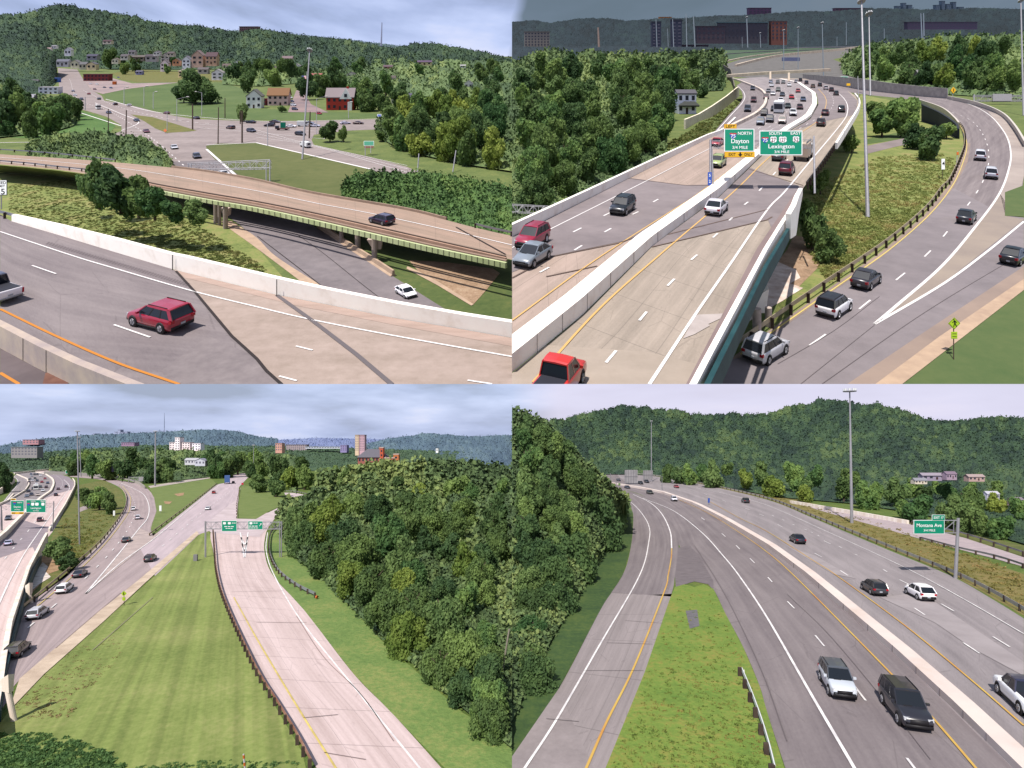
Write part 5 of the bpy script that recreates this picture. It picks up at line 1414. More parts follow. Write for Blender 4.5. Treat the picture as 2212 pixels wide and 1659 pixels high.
for x0, y0, x1, y1, w, hd, lb in ((1420, 119, 1417, 42, 1.0, 0, 'thin grey pylon, leftmost of the pylon group'), (1456, 119, 1453, 42, 1.1, 0, 'thin grey pylon in front of the scaffolded tower'), (1484, 112, 1482, 30, 1.1, 0, 'tallest thin grey pylon of the pylon group'), (1502, 114, 1498, 36, 1.3, 0, 'thick grey pylon, rightmost of the pylon group'), (1444, 116, 1442, 62, .7, 0, 'short thin pylon in the middle of the pylon group'), (1616, 124, 1613, 38, 1.3, 2.5, 'grey light mast in front of the teal roofed hall'), (1644, 126, 1642, 72, .9, 2, 'short light mast right of the teal roofed hall'), (1604, 124, 1603, 80, .6, 0, 'slender pole at the left of the teal roofed hall'), (1693, 150, 1693, 66, .9, 2.5, 'light mast in front of the orange brick block'), (1724, 150, 1724, 60, .8, 2.5, 'light mast right of the orange brick block'), (1779, 165, 1776, 50, 1.1, 3, 'light mast left of the two giant masts'), (1828, 98, 1828, 48, .7, 0, 'thin pole on the far meadow edge'), (1910, 98, 1910, 62, .7, 0, 'thin pole right of the giant masts'), (1992, 92, 1989, 29, 1.3, 0, 'twin pylon on the hillside, left one'), (1996, 92, 1995, 29, 1.3, 0, 'twin pylon on the hillside, right one'), (1808, 100, 1808, 80, .6, 0, 'short thin pole by the viaduct end')):
    pole('light_mast' if hd else 'pylon', lb, 'light mast' if hd else 'pylon', x0, y0, x1, y1, G, w, w * .7, flat('pylon_grey', 122, 136, 150, .6), 'masts of the dark hillside', head=hd or None, D=FR - 9000 if y0 < 130 else None)
# far viaducts and retaining walls
poly('far_road', [(1560, 165), (1563, 140), (1600, 128), (1700, 118), (1870, 104), (1880, 112), (1800, 128), (1850, 150), (1865, 172), (1700, 172)], G, mat('far_paving', c(112, 110, 108), c(140, 136, 134), scale=.006), 2)
def viaduct(label, top, dy, m, group=None, lv=G, thick=2.0, kH=25, name='viaduct'):
    mb = MB(); wall_px(mb, [(x, y + dy) for x, y in top], top, lv, thick, kH)
    o = world_obj(name, mb, [m]); return tag(o, label, 'bridge', group)
cream = mat('viaduct_cream', c(255, 236, 210, 1.2), c(226, 206, 186), scale=.004)
viaduct('upper cream viaduct curving across the far end of the highway', [(1591, 139), (1659, 122), (1714, 114), (1790, 107), (1864, 99)], 5, cream)
viaduct('lower white flyover crossing above the jammed lanes', [(1576, 161), (1659, 155), (1720, 152), (1795, 148)], 6, cream, lv=DA, kH=20)
viaduct('thin far ramp above the cream viaduct', [(1700, 103), (1780, 101), (1860, 100)], 2, flat('viaduct_grey', 190, 184, 188, .9), name='ramp')
for x, y in ((1704, 174), (1664, 172)):
    r_, s_ = pole('viaduct_pier', 'square pier under the white flyover, %s one' % ('right' if x > 1690 else 'left'), 'pier', x, y + 2, x, y - 16, DA, 2.2, 2.2, cream, 'piers under the flyover')
viaduct('pale distant flyover left of the light masts', [(1560, 133), (1620, 121), (1690, 112)], 3, cream, name='viaduct')
viaduct('thin grey far road bank under the meadow', [(1540, 118), (1640, 111), (1760, 107), (1850, 106)], 2, flat('bank_grey', 150, 148, 150, .9), name='ramp')
viaduct('small blue and white far wall under the viaduct', [(1690, 124), (1728, 124)], 8, flat('mural_blue', 150, 160, 200, .8), name='wall', lv=G)
trees(44, 'tall leafy tree in the big wood left of the highway', 'wood left of the highway', [1106, 1180, 1260, 1360, 1436, 1440, 1483], [486, 440, 400, 350, 312, 205, 200], [140, 118, 120, 128, 124, 124, 130], G, 74, 44, ['dark', 'olive', 'green', 'olive', 'dark'], seed=41, seam=1106, Dmax=None)
canopy('underbrush', 'dark undergrowth of the big wood left of the highway', [1106, 1180, 1260, 1360, 1440, 1446, 1500, 1560, 1566], [492, 452, 415, 366, 330, 205, 198, 195, 186], [140, 122, 126, 132, 130, 130, 128, 126, 140], G, D_(150, G), 24, under_t, seed=42, amp=.6)
trees(7, 'dark tree on the crest beside the jammed lanes', 'trees on the crest', [1440, 1500, 1560], [200, 210, 200], [122, 120, 122], G, 36, 30, ['dark', 'olive'], seed=43)
trees(24, 'leafy tree in the wood right of the giant masts', 'wood right of the masts', [1868, 1950, 2050, 2200], [166, 178, 190, 200], [104, 100, 84, 84], G, 46, 34, ['olive', 'dark', 'green', 'lime', 'dark'], seed=44)
canopy('underbrush', 'dark undergrowth of the wood right of the giant masts', [1820, 1868, 1950, 2050, 2212, 2240], [160, 172, 184, 204, 214, 214], [130, 108, 102, 88, 84, 84], G, D_(112, G), 20, under_t, seed=45, amp=.6)
r_, s_ = house(2001, 187, 30, 22, 20, G, (120, 112, 126), (176, 176, 178), 'dark walled barn with a pale roof at the edge of the right wood', None, 'gable_side', rh=12, cols=2, rows=1, D=None)
r_, s_ = house(1484, 246, 40, 44, 30, G, (236, 238, 250), (110, 108, 116), 'white two storey house with a dark porch beside the wood', None, 'gable_side', rh=4, cols=3, rows=2)
b = MB(); b.box(-16, 24, -9, -.3, 16, 20); b.hexa([(-18, -11, 19), (26, -11, 19), (26, 0, 19), (-18, 0, 19), (-6, -4, 27), (16, -4, 27), (16, 0, 27), (-6, 0, 27)]); build('porch_roof', b, [flat('porch_dark', 84, 88, 84, .8)], s_, r_)
# noise walls
mb = MB(); wall_px(mb, [(1481, 279), (1511, 262), (1541, 252), (1570, 231), (1597, 208)], [(1481, 258), (1511, 246), (1541, 228), (1570, 208), (1597, 186)], G, .5, 25, smooth=False)
tag(world_obj('noise_wall', mb, [mat('noise_cream', c(255, 244, 220, 1.6), c(240, 224, 200, 1.5), scale=.02)]), 'cream noise wall stepping down the bank below the white house', 'wall')
mb = MB(); wall_px(mb, [(1588, 196), (1580, 176), (1563, 166)], [(1588, 186), (1576, 150), (1563, 140)], G, .5, 25, smooth=False)
tag(world_obj('retaining_wall', mb, [flat('retaining_grey', 140, 132, 122, .9)]), 'grey wedge shaped retaining wall under the flyover end', 'wall')
mb = MB(); wall_px(mb, [(1734, 173), (1800, 183), (1859, 194), (1920, 201), (1984, 208), (2046, 213)], [(1709, 160), (1770, 165), (1834, 170), (1909, 179), (1975, 186), (2029, 191)], G, .5, 25, smooth=False)
tag(world_obj('noise_wall', mb, [mat('noise_grey', c(190, 186, 182, 1.5), c(166, 162, 160, 1.4), scale=.02)]), 'long grey noise wall along the curving ramp', 'wall')
# ramp (right)
ramp_l = [(1700, 172), (1784, 190), (1860, 203), (1920, 210), (1986, 218), (2034, 238), (2069, 266), (2081, 284), (2084, 307), (2079, 337), (2049, 400), (2034, 418), (1996, 465), (1909, 540), (1784, 627), (1659, 715), (1575, 777)]
ramp_r = [(1734, 166), (1800, 180), (1859, 192), (1940, 203), (2049, 212), (2109, 224), (2161, 248), (2189, 274), (2212, 318), (2203, 415), (2176, 440), (2171, 467), (2212, 478), (2212, 606), (2029, 730), (1960, 780), (1891, 829.5)]
ramp_bl = [(1575, 777), (1560, 800), (1545, 829.5)]
road('ramp_road', [(1700, 172), (1784, 190), (1860, 203), (1986, 218), (2034, 238), (2069, 266), (2084, 307), (2079, 337), (2049, 400), (1996, 465), (1909, 540)],
     [(1734, 166), (1800, 180), (1859, 192), (2049, 212), (2109, 224), (2161, 248), (2189, 274), (2212, 318), (2212, 380), (2200, 430), (2172, 466)], G, asphalt, 25, 1, 60)
poly('ramp_road_lower', [(1909, 540), (1996, 465), (2049, 400), (2172, 466), (2212, 470), (2212, 606), (2029, 730), (1891, 829.5), (1545, 829.5), (1575, 777), (1659, 715), (1784, 627)], G, mat('ramp_asphalt', c(142, 134, 138), c(170, 160, 164), scale=.02 * S, rough=.95, detail=9, fine=9), 2)
poly('shoulder', [(2049, 400), (2075, 345), (2084, 307), (2096, 310), (2090, 350), (2060, 405), (2005, 470), (1918, 545), (1793, 634), (1668, 724), (1600, 772), (1575, 777), (1659, 715), (1784, 627), (1909, 540), (1996, 465)], G, mat('shoulder_tan', c(186, 164, 150), c(160, 142, 134), scale=.06 * S, detail=8), 3)
poly('shoulder', [(2171, 290), (2186, 330), (2182, 365), (2160, 418), (2172, 466), (2200, 430), (2212, 380), (2212, 318), (2189, 274), (2161, 248), (2134, 240)], G, mat('shoulder_pale', c(206, 192, 184), c(184, 170, 164), scale=.06 * S, detail=8), 3)
poly('gore', [(1889, 700), (2034, 575), (2109, 487), (2160, 418), (2175, 440), (2172, 466), (2212, 474), (2034, 615)], G, mat('gore_tan', c(196, 180, 164), c(170, 156, 148), scale=.04 * S, detail=8), 3)
poly('shoulder', [(2212, 575), (2212, 606), (2029, 730), (1891, 829.5), (1830, 829.5), (2000, 715)], G, MATS['shoulder_tan'], 3)
poly('sidewalk', [(1891, 829.5), (2029, 727), (2212, 602), (2212, 626), (1949, 829.5)], G, sidewalk_mat, 4)
poly('lawn', [(1949, 829.5), (2212, 626), (2212, 829.5)], G, mat('lawn_corner', c(84, 108, 62), c(108, 122, 74), scale=.02 * S, detail=10, fine=14), 1)
poly('lawn', [(2171, 415), (2212, 400), (2212, 468), (2171, 466)], G, MATS['lawn_corner'], 4)
poly('rough_grass', [(1725, 830), (1560, 829), (1575, 777), (1659, 715), (1784, 627), (1909, 540), (1996, 465), (2049, 400), (2079, 337), (2084, 307), (2069, 266), (2034, 238), (1860, 204), (1800, 300), (1730, 420), (1700, 600)], G, grass_wild, .5)
poly('lawn', [(1873, 300), (1990, 275), (2000, 292), (1873, 312)], G, MATS['lawn_field'], 1)
poly('footpath', [(1868, 316), (1990, 291), (1988, 306), (1930, 318), (1870, 333)], G, mat('path_grey', c(170, 156, 156), c(150, 138, 138), scale=.1 * S), 2)
poly('dirt_slope', [(1700, 540), (1715, 508), (1750, 515), (1789, 545), (1765, 580), (1725, 620), (1690, 640), (1659, 660), (1650, 600)], G, dirt_mat, 2)
poly('slope_paving', [(1640, 620), (1675, 563), (1720, 583), (1729, 600), (1706, 612), (1735, 622), (1690, 650), (1650, 672), (1610, 700)], G, slab_white, 3)
mk = Marks()
mk.ribbon([(2000, 214), (2074, 219), (2134, 246), (2171, 288), (2183, 325), (2180, 362), (2159, 418), (2109, 487), (2034, 575), (1934, 662), (1889, 700)], .3, 25, G, 4)
mk.ribbon([(1889, 700), (2034, 615), (2130, 545), (2212, 478)], .28, 25, G, 4)
mk.dashes([(1989, 217), (2050, 240), (2100, 262), (2128, 300), (2136, 340), (2128, 380), (2100, 430), (2020, 531), (1960, 585), (1895, 636), (1799, 711), (1681, 791), (1640, 820)], .16, 25, G, 3.2, 8)
mk.done('road_markings', white_paint)
mk = Marks(); mk.ribbon([(1989, 218), (2040, 236), (2068, 262), (2088, 305), (2082, 345), (2058, 400), (2008, 463), (1920, 540), (1796, 627), (1672, 714), (1600, 765)], .14, 25, G, 4); mk.done('edge_line_yellow', yellow_pale)
mk = Marks()
mk.ribbon([(1680, 786), (1800, 715), (1900, 640)], .04, 25, G, 4); mk.ribbon([(1776, 829), (1994, 677), (2212, 545)], .05, 25, G, 4); mk.ribbon([(1730, 829), (1889, 702)], .04, 25, G, 4)
mk.done('pavement_seam', flat('seam_grey', 112, 102, 106, .9))
guardrail('curved steel guardrail along the inner edge of the ramp', [(1571, 777), (1659, 713), (1784, 625), (1909, 538), (1996, 463), (2034, 414), (2051, 396), (2078, 335), (2084, 306), (2080, 282), (2070, 268)], G, 25, h=1.0, step=4, cap=60, m=flat('rail_warm', 206, 190, 160, .6), beam=.42)
mb = MB(); wall_px(mb, [(1984, 222), (2034, 245), (2060, 268), (2069, 276)], [(1984, 214), (2034, 232), (2060, 253), (2069, 264)], G, .5, 25)
tag(world_obj('bridge_parapet', mb, [mat('parapet_grey', c(196, 188, 180, 1.5), rough=.9)]), 'grey curved parapet of the ramp bridge above the dark opening', 'barrier')
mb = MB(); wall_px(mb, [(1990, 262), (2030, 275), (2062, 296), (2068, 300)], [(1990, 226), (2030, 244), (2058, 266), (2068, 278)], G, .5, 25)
tag(world_obj('bridge_abutment', mb, [flat('abutment_blue', 60, 66, 78, .9)]), 'dark bluish abutment wall below the ramp bridge', 'wall')  # one flat dark bluish colour over the whole wall
mb = MB(); wall_px(mb, [(2046, 214), (2109, 229), (2161, 250), (2189, 280), (2212, 318)], [(2046, 207), (2109, 220), (2161, 241), (2189, 268), (2212, 305)], G, .5, 25)
tag(world_obj('barrier', mb, [mat('barrier_grey_far', c(196, 190, 182, 1.5), rough=.9)]), 'grey concrete barrier on the outer edge of the ramp curve', 'barrier')
# elevated carriageways
A_l = [(1106, 500), (1266, 424), (1411, 353), (1531, 296), (1563, 284)]
M_l = [(1106, 727), (1260, 604), (1416, 482), (1516, 415), (1600, 355), (1650, 318)]
road('carriageway_oncoming', A_l, M_l, DA, concrete_pink, 20, 0, 50)
road('carriageway_oncoming_upper', [(1541, 292), (1590, 272), (1640, 247), (1658, 222), (1650, 198), (1608, 178), (1588, 170)], [(1650, 320), (1700, 279), (1742, 252), (1760, 226), (1757, 204), (1728, 181), (1650, 166)], DA, asphalt_pale, 20, 1, 40)
road('carriageway_left_branch', [(1541, 287), (1571, 252), (1601, 219), (1603, 200), (1591, 185)], [(1584, 272), (1636, 246), (1655, 220), (1646, 196), (1604, 176)], DA, asphalt, 20, 2, 30)
poly('asphalt_stretch', [(1106, 500), (1266, 424), (1350, 383), (1480, 400), (1540, 398), (1516, 416), (1416, 483), (1372, 515), (1340, 522), (1196, 552), (1106, 588)], DA, mat('asphalt_span', c(142, 132, 135), c(173, 161, 163), scale=.03 * S, rough=.95, detail=9, fine=8, stretch=(1, 3, 3)), 2)
road('carriageway_outbound', [(1106, 806), (1256, 683), (1408, 533), (1443, 506), (1553, 426), (1638, 344), (1706, 284), (1751, 256), (1768, 226), (1764, 203), (1729, 179), (1670, 168)],
     [(1370, 829.5), (1440, 829.5), (1500, 829.5), (1580, 680), (1652, 532), (1734, 408), (1760, 372), (1806, 308), (1852, 238), (1854, 217), (1830, 196), (1740, 170)], DA, concrete_road, 20, 0, 70, smooth=True)
poly('concrete_fill', [(1106, 806), (1180, 745), (1400, 760), (1520, 790), (1502, 829.5), (1106, 829.5)], DA, mat('concrete_fill_m', c(184, 170, 156), c(206, 190, 176), scale=.05 * S, rough=.95, detail=9, fine=8, stretch=(1, 3, 3)), 1)
poly('asphalt_stretch', [(1408, 533), (1443, 506), (1553, 426), (1620, 362), (1735, 405), (1672, 505), (1659, 475)], DA, MATS['asphalt_span'], 2)
poly('asphalt_stretch', [(1712, 282), (1751, 256), (1768, 226), (1764, 203), (1729, 179), (1690, 171), (1760, 173), (1830, 196), (1852, 217), (1850, 240), (1846, 248), (1780, 262)], DA, MATS['asphalt_span'], 2)
poly('concrete_patch', [(1476, 731), (1492, 700), (1497, 680), (1563, 677), (1558, 687), (1530, 700), (1534, 703), (1500, 722)], DA, mat('patch_pale', c(200, 188, 184), c(218, 206, 202), scale=.5 * S), 3)
poly('parapet_gutter_strip', [(1482, 829.5), (1560, 680), (1636, 535), (1720, 412), (1734, 408), (1652, 532), (1580, 678), (1504, 829.5)], DA, mat('gutter', c(152, 132, 132), c(168, 148, 146), scale=.1 * S), 3)  # grey gutter strip along the inner side of the parapet
mk = Marks()
mk.ribbon([(1403, 829.5), (1500, 682), (1581, 565), (1656, 455), (1694, 415), (1751, 347), (1819, 265), (1831, 240), (1828, 220), (1812, 202), (1784, 185)], .22, 20, DA, 4)
mk.ribbon([(1106, 535), (1168, 505), (1348, 415), (1511, 332), (1575, 300)], .15, 20, DA, 4)
mk.ribbon([(1541, 291), (1576, 252), (1606, 218), (1607, 200), (1594, 186)], .2, 20, DA, 4)
for q in (((1309, 783), (1331, 757)), ((1381, 692), (1397, 673)), ((1442, 617), (1457, 602)), ((1493, 561), (1506, 550)), ((1540, 513), (1550, 504)), ((1575, 476), (1582, 470)), ((1608, 442), (1616, 436)), ((1640, 412), (1647, 404)), ((1670, 378), (1676, 371)), ((1697, 350), (1702, 344)),
          ((1166, 588), (1186, 577)), ((1241, 540), (1257, 530)), ((1306, 501), (1320, 493)), ((1366, 463), (1379, 457)), ((1411, 436), (1422, 430)), ((1238, 501), (1256, 492)), ((1173, 536), (1188, 528)), ((1304, 466), (1318, 459)), ((1362, 436), (1374, 429))): mk.ribbon(list(q), .2, 20, DA, 4, smooth=False)
mk.dashes([(1690, 300), (1740, 270), (1790, 240), (1800, 215), (1780, 192), (1740, 176)], .14, 20, DA, 3, 7)
for o in (0, 22, 44): mk.dashes([(1600 + o, 300 - o * .2), (1662 + o * .8, 262), (1690 + o * .7, 230), (1684 + o * .7, 205), (1660 + o * .5, 184)], .12, 20, DA, 3, 7)
mk.done('road_markings', white_paint)
mk = Marks()
mk.ribbon([(1151, 825), (1291, 670), (1431, 545), (1578, 420), (1650, 350), (1710, 300), (1765, 262), (1782, 235), (1784, 212), (1768, 192)], .18, 20, DA, 4)
mk.ribbon([(1106, 692), (1256, 582), (1341, 525), (1456, 452), (1500, 424), (1600, 350)], .15, 20, DA, 4)
mk.done('edge_line_yellow', flat('paint_peach', 250, 204, 130, .7))
mk = Marks()
for q in (((1408, 533), (1659, 474), (1668, 468)), ((1443, 506), (1659, 452)), ((1196, 553), (1340, 524), (1400, 500)), ((1180, 597), (1290, 574)), ((1106, 600), (1196, 552)), ((1618, 365), (1735, 400)), ((1350, 384), (1480, 400), (1536, 400))): mk.ribbon(list(q), .18, 20, DA, 4, smooth=False)
mk.done('expansion_joint', flat('joint_brown', 124, 104, 96, .9))
mb = MB(); wall_px(mb, [(1056, 537), (1106, 512), (1266, 432), (1411, 359), (1531, 299), (1563, 286), (1590, 258)], [(1056, 509), (1106, 486), (1266, 413), (1411, 345), (1531, 290), (1563, 279), (1590, 253)], DA, .4, 20, smooth=False, n=50)
tag(world_obj('concrete_parapet', mb, [barrier_white_far]), 'bright white parapet between the big wood and the oncoming lanes', 'barrier')
mb = MB(); wall_px(mb, [(1056, 846), (1106, 805), (1256, 682), (1408, 532), (1443, 505), (1553, 425), (1638, 342), (1706, 282), (1751, 255), (1766, 225), (1762, 203), (1727, 179), (1689, 172)],
        [(1056, 806), (1106, 765), (1256, 645), (1408, 510), (1443, 485), (1553, 406), (1638, 333), (1704, 276), (1748, 249), (1764, 221), (1760, 200), (1725, 177), (1689, 170)], DA, 1.35, 20, smooth=False, n=80)
o = tag(world_obj('median_barrier', mb, [barrier_white_far]), 'broad bright median barrier between oncoming and outbound lanes', 'barrier')
joints(o, [(1106, 805), (1256, 682), (1408, 532), (1443, 505), (1553, 425), (1638, 342)], [(1106, 765), (1256, 645), (1408, 510), (1443, 485), (1553, 406), (1638, 333)], DA, 9)
mb = MB(); wall_px(mb, [(1563, 286), (1590, 273), (1638, 248), (1657, 222), (1649, 199), (1606, 179), (1584, 171)], [(1563, 279), (1588, 266), (1636, 241), (1653, 217), (1645, 194), (1604, 175), (1584, 168)], DA, .8, 20, n=40)
tag(world_obj('barrier', mb, [mat('barrier_far_cream', c(255, 240, 226, 1.2), c(230, 212, 200), scale=.02)]), 'curved barrier beside the left branch road', 'barrier')
ob = empty('elevated_bridge', P(1560, 829, DA), 'elevated highway edge with white parapet and teal girder above the ramp road', 'bridge')
mb = MB(); wall_px(mb, [(1500, 903), (1536, 829.5), (1600, 697), (1659, 575), (1690, 522), (1712, 484)], [(1500, 842), (1536, 772), (1600, 650), (1659, 537), (1690, 486), (1712, 452)], DA, .35, 20, smooth=False, n=40)
world_obj('parapet', mb, [barrier_white_far], ob)
mb = MB(); wall_px(mb, [(1506, 948), (1536, 882), (1560, 829), (1600, 735), (1640, 648), (1659, 610), (1690, 550), (1712, 504)], [(1506, 888), (1536, 828), (1560, 778), (1600, 696), (1640, 613), (1659, 574), (1690, 521), (1712, 483)], DA + .02, .3, 20, smooth=False, n=30)
world_obj('girder', mb, [girder_teal], ob)
mb = MB(); wall_px(mb, [(1708, 516), (1720, 508), (1726, 462), (1734, 420)], [(1708, 464), (1719, 444), (1726, 424), (1735, 407)], DA - .1, .5, 20, smooth=False, n=16)
world_obj('end_wall', mb, [barrier_white_far], ob)
for x, y, w, h in ((1635, 724, 9, 56), (1660, 705, 7, 40)):
    p, fx, fy, fz = frame(x, y, G, 1.0); b = MB(); b.cyl((0, 0, -3), (0, 0, h), w, w, 16); build('pier', b, [barrier_cream], (p - ob.location, fx, fy, fz), ob)
p, fx, fy, fz = frame(1636, 690, G, 1.0); b = MB(); b.hexa([(-12, -6, 16), (16, -6, 16), (24, 14, 22), (-8, 14, 20), (-8, -6, 46), (22, -6, 66), (26, 14, 66), (-2, 14, 50)]); build('pier_cap', b, [barrier_white_far], (p - ob.location, fx, fy, fz), ob)
guardrail('dark guardrail on the outer shoulder between the sign post and the first bend', [(1742, 408), (1766, 375), (1790, 340), (1809, 312)], DA, 20, h=1.0, step=2.5, cap=16, m=flat('rail_dark', 96, 88, 86, .6))
mb = MB(); wall_px(mb, [(1809, 322), (1832, 285), (1856, 242), (1857, 218), (1848, 204)], [(1809, 308), (1832, 271), (1854, 231), (1855, 213), (1844, 201)], DA, .4, 20, n=24)
tag(world_obj('concrete_parapet', mb, [barrier_white_far]), 'white parapet on the outer side of the bend left of the green trees', 'barrier')

# vehicles
car('pickup', (232, 62, 58), 1206, 850, 38, -48, DA, 21.5, 'bright red pickup truck at the bottom edge seen from behind', hs=1.1, ls=.9)
car('suv', (176, 44, 74), 1150, 529, -30, 18, DA, 20, 'crimson suv on the oncoming lanes beside the grey sedan', lod=1, hs=1.15)
car('sedan', (150, 160, 172), 1151, 566, -30, 18, DA, 20, 'grey sedan on the oncoming lanes just below the crimson suv', hs=1.15)
car('suv', (44, 48, 56), 1345, 458, -30, 20, DA, 20, 'black suv alone on the oncoming lanes', hs=1.1)
car('sedan', (222, 218, 226), 1548, 459, 24, -22, DA, 20, 'silver sedan on the outbound lanes before the joint', hs=1.1)
car('suv', (190, 206, 140), 1551, 359, -24, 16, DA, 20, 'pale green car behind the left gantry post', lod=1, hs=1.1)
car('sedan', (206, 60, 84), 1549, 314, -22, 14, DA, 20, 'red car seen between post and green sign', lod=1)
car('suv', (130, 40, 66), 1700, 375, 14, -16, DA, 20, 'dark crimson suv just below the second green sign', lod=1, hs=1.15)
car('suv', (66, 64, 78), 1683, 345, 14, -14, DA, 20, 'dark suv peeking out under the second green sign', lod=1)
truck('box_truck', 'white work truck with ladders half behind the second green sign', 'truck', 1735, 343, 14, -14, DA, 20, [('cab', [(1.4, 3.4, -1.1, 1.1, .6, 2.4, 0)], sign_white), ('box', (-3.4, 1.3, -1.15, 1.15, .8, 3.0, 0), flat('box_cream', 236, 214, 190, .7)), ('window', (1.7, 2.6, -1.14, 1.14, 1.5, 2.2, 0), WIN), ('ladder_rack', [(-3.2, 2.2, -1.0, -.9, 3.0, 3.3, 0), (-3.2, 2.2, .9, 1.0, 3.0, 3.3, 0)], metal_grey)], L=7)
car('suv', (72, 50, 52), 1774, 272, 10, -12, DA, 20, 'dark brown suv in the outer lane before the bend', lod=1, hs=1.15)
car('sedan', (104, 60, 66), 1783, 249, 8, -12, DA, 20, 'maroon car in the outer lane entering the bend', lod=1, hs=1.2)
car('suv', (70, 74, 76), 1818, 242, 6, -14, DA, 20, 'dark grey suv close to the outer edge line', lod=1, hs=1.2)
truck('bus', 'white coach in the middle of the jammed lanes', 'bus', 1683, 243, -8, 12, DA, 20, [('body', (-5.2, 5.2, -1.3, 1.3, .4, 3.3, 0), sign_white), ('windscreen', (5.2, 5.3, -1.15, 1.15, 1.3, 2.8, 0), WIN), ('window', (-5.0, 4.9, -1.33, 1.33, 1.7, 2.7, 0), WIN2)], L=10.4, W=2.6, ls=.7)
jam = [(1702, 234, 'dark grey car right of the coach', (84, 92, 92)), (1728, 236, 'maroon car two lanes right of the coach', (96, 62, 66)), (1713, 250, 'white car below the maroon one', (236, 238, 244)), (1690, 267, 'beige suv near the median below the coach', (214, 198, 190)), (1663, 264, 'dark blue pickup left of the beige suv', (72, 76, 96)), (1735, 219, 'blue car in the right jam lane', (96, 110, 140)), (1710, 214, 'red car in the jam', (206, 60, 70)), (1687, 221, 'white van just behind the coach', (240, 240, 246)), (1724, 200, 'red and white car farther back in the jam', (200, 90, 96)), (1690, 208, 'slate car in the left jam lane', (80, 88, 104)), (1681, 198, 'grey green car in the left jam lane', (96, 108, 104)), (1705, 187, 'white car far back beside the divider', (238, 238, 242)), (1680, 181, 'dark car far back in the left jam lane', (90, 94, 100)), (1667, 188, 'silver car far back on the left', (210, 212, 222)), (1665, 180, 'bluish car far back on the left', (140, 150, 180)), (1692, 181, 'grey car far back in the middle', (120, 124, 130)), (1651, 250, 'dark car beside the curved barrier', (66, 62, 72)), (1655, 214, 'maroon car at the left edge of the jam', (110, 70, 80)), (1660, 200, 'grey car at the left edge of the jam', (150, 152, 160)), (1643, 270, 'silver blue car above the yellow exit panel', (150, 162, 182)), (1672, 240, 'dark pickup left of the coach', (70, 70, 84)), (1670, 206, 'white car at the left rear of the coach', (232, 232, 240))]
for x, y, lb, cl in jam: car('suv' if (x + y) % 2 else 'sedan', cl, x, y, -8 if x < 1700 else 6, 12, DA, 21, lb, 'cars in the jam', lod=2, hs=1.2, ls=.8)
outb = [(1729, 176, 'dark suv at the far start of the outbound lanes', (60, 62, 66)), (1742, 182, 'dark grey car behind the far start', (70, 70, 84)), (1771, 187, 'dark green car on the far outbound lanes', (70, 76, 76)), (1784, 194, 'white car on the far outbound lanes', (220, 214, 216)), (1796, 198, 'dark maroon car on the far outbound lanes', (84, 60, 66)), (1806, 206, 'grey green car nearest on the far outbound lanes', (92, 104, 104)), (1720, 179, 'white car first on the far outbound lanes', (214, 216, 220)), (1756, 190, 'tan car on the far outbound lanes', (170, 150, 130))]
for x, y, lb, cl in outb: car('suv', cl, x, y, -8, -8, DA, 21, lb, 'cars on the far outbound lanes', lod=2, hs=1.2, ls=.8)
for x, y, lb, cl in ((1626, 195, 'dark car farthest up the left branch road', (90, 92, 110)), (1628, 221, 'maroon car in the middle of the left branch road', (110, 64, 72)), (1615, 241, 'slate blue car nearest on the left branch road', (84, 92, 110))): car('suv', cl, x, y, -4, 12, DA, 20, lb, 'cars on the left branch road', lod=2, hs=1.15)
car('suv', (236, 238, 248), 2118, 345, -1, -22, G, 23.5, 'white suv farthest up the ramp', lod=1, hs=1.25)
car('suv', (216, 218, 228), 2141, 384, -6, -22, G, 24, 'silver hatchback second on the ramp', lod=1, hs=1.2)
car('sedan', (56, 62, 74), 2088, 479, 24, -26, G, 25, 'dark blue sedan in the middle of the ramp', hs=1.2)
car('sedan', (60, 58, 68), 1872, 616, 36, -26, G, 26, 'dark grey sedan beside the ramp guardrail', hs=1.2)
car('suv', (248, 248, 252), 1803, 675, 38, -26, G, 26, 'white suv with a black roof beside the ramp guardrail', hs=1.1, roof=(48, 46, 54))
car('sedan', (38, 42, 52), 2192, 566, 34, -22, G, 25, 'black sedan at the right edge above the sidewalk', hs=1.2)
car('suv', (196, 196, 204), 1656, 770, 40, -25, G, 26, 'silver suv nearest on the ramp below the teal girder', hs=1.1)
# gantry with the two large signs
def big_gantry(x0, y0, lv, scale, w, label, T=lambda x, y: (x, y)):
    """x0, y0: foot of the right post; T maps the picture grid"""
    def q(x, y): X, Y = T(x, y); return X - x0, y0 - Y
    r_, s_ = pole('sign_gantry', label, 'gantry', x0, y0, x0 + q(1758, 294)[0], y0 - q(1758, 294)[1], lv, 2.2 * scale + w * 0, 2.0 * scale, metal_pale)
    lx, lz = q(1535, 302); _, lb = q(1540, 403)
    b = MB(); b.cyl((lx, 0, lb), (lx, 0, lz), 3.0 * scale, 2.4 * scale, 10); b.cyl((lx + 6 * scale, 0, lb), (lx + 3 * scale, 0, lz - 20 * scale), 1.6 * scale, 1.4 * scale, 8); build('post', b, [metal_grey], s_, r_)
    a, z1 = q(1535, 304); b_, z2 = q(1758, 302); _, z3 = q(1535, 319); _, z4 = q(1758, 318)
    truss(r_, s_, a, b_, z3, z1, metal_pale, 1.0 * scale, 12, 5 * scale, z4, z2)
    return r_, s_, q
r_, s_, q = big_gantry(1760, 418, DA, 1, 1, 'overhead sign gantry spanning the highway with the Dayton and Lexington signs')
def sgn(xa, ya, xb, yb, m, **k):
    (x0, z1), (x1, z0) = q(xa, ya), q(xb, yb); return sign_board(r_, s_, x0, x1, z0, z1, m, y=-3.4, **k)
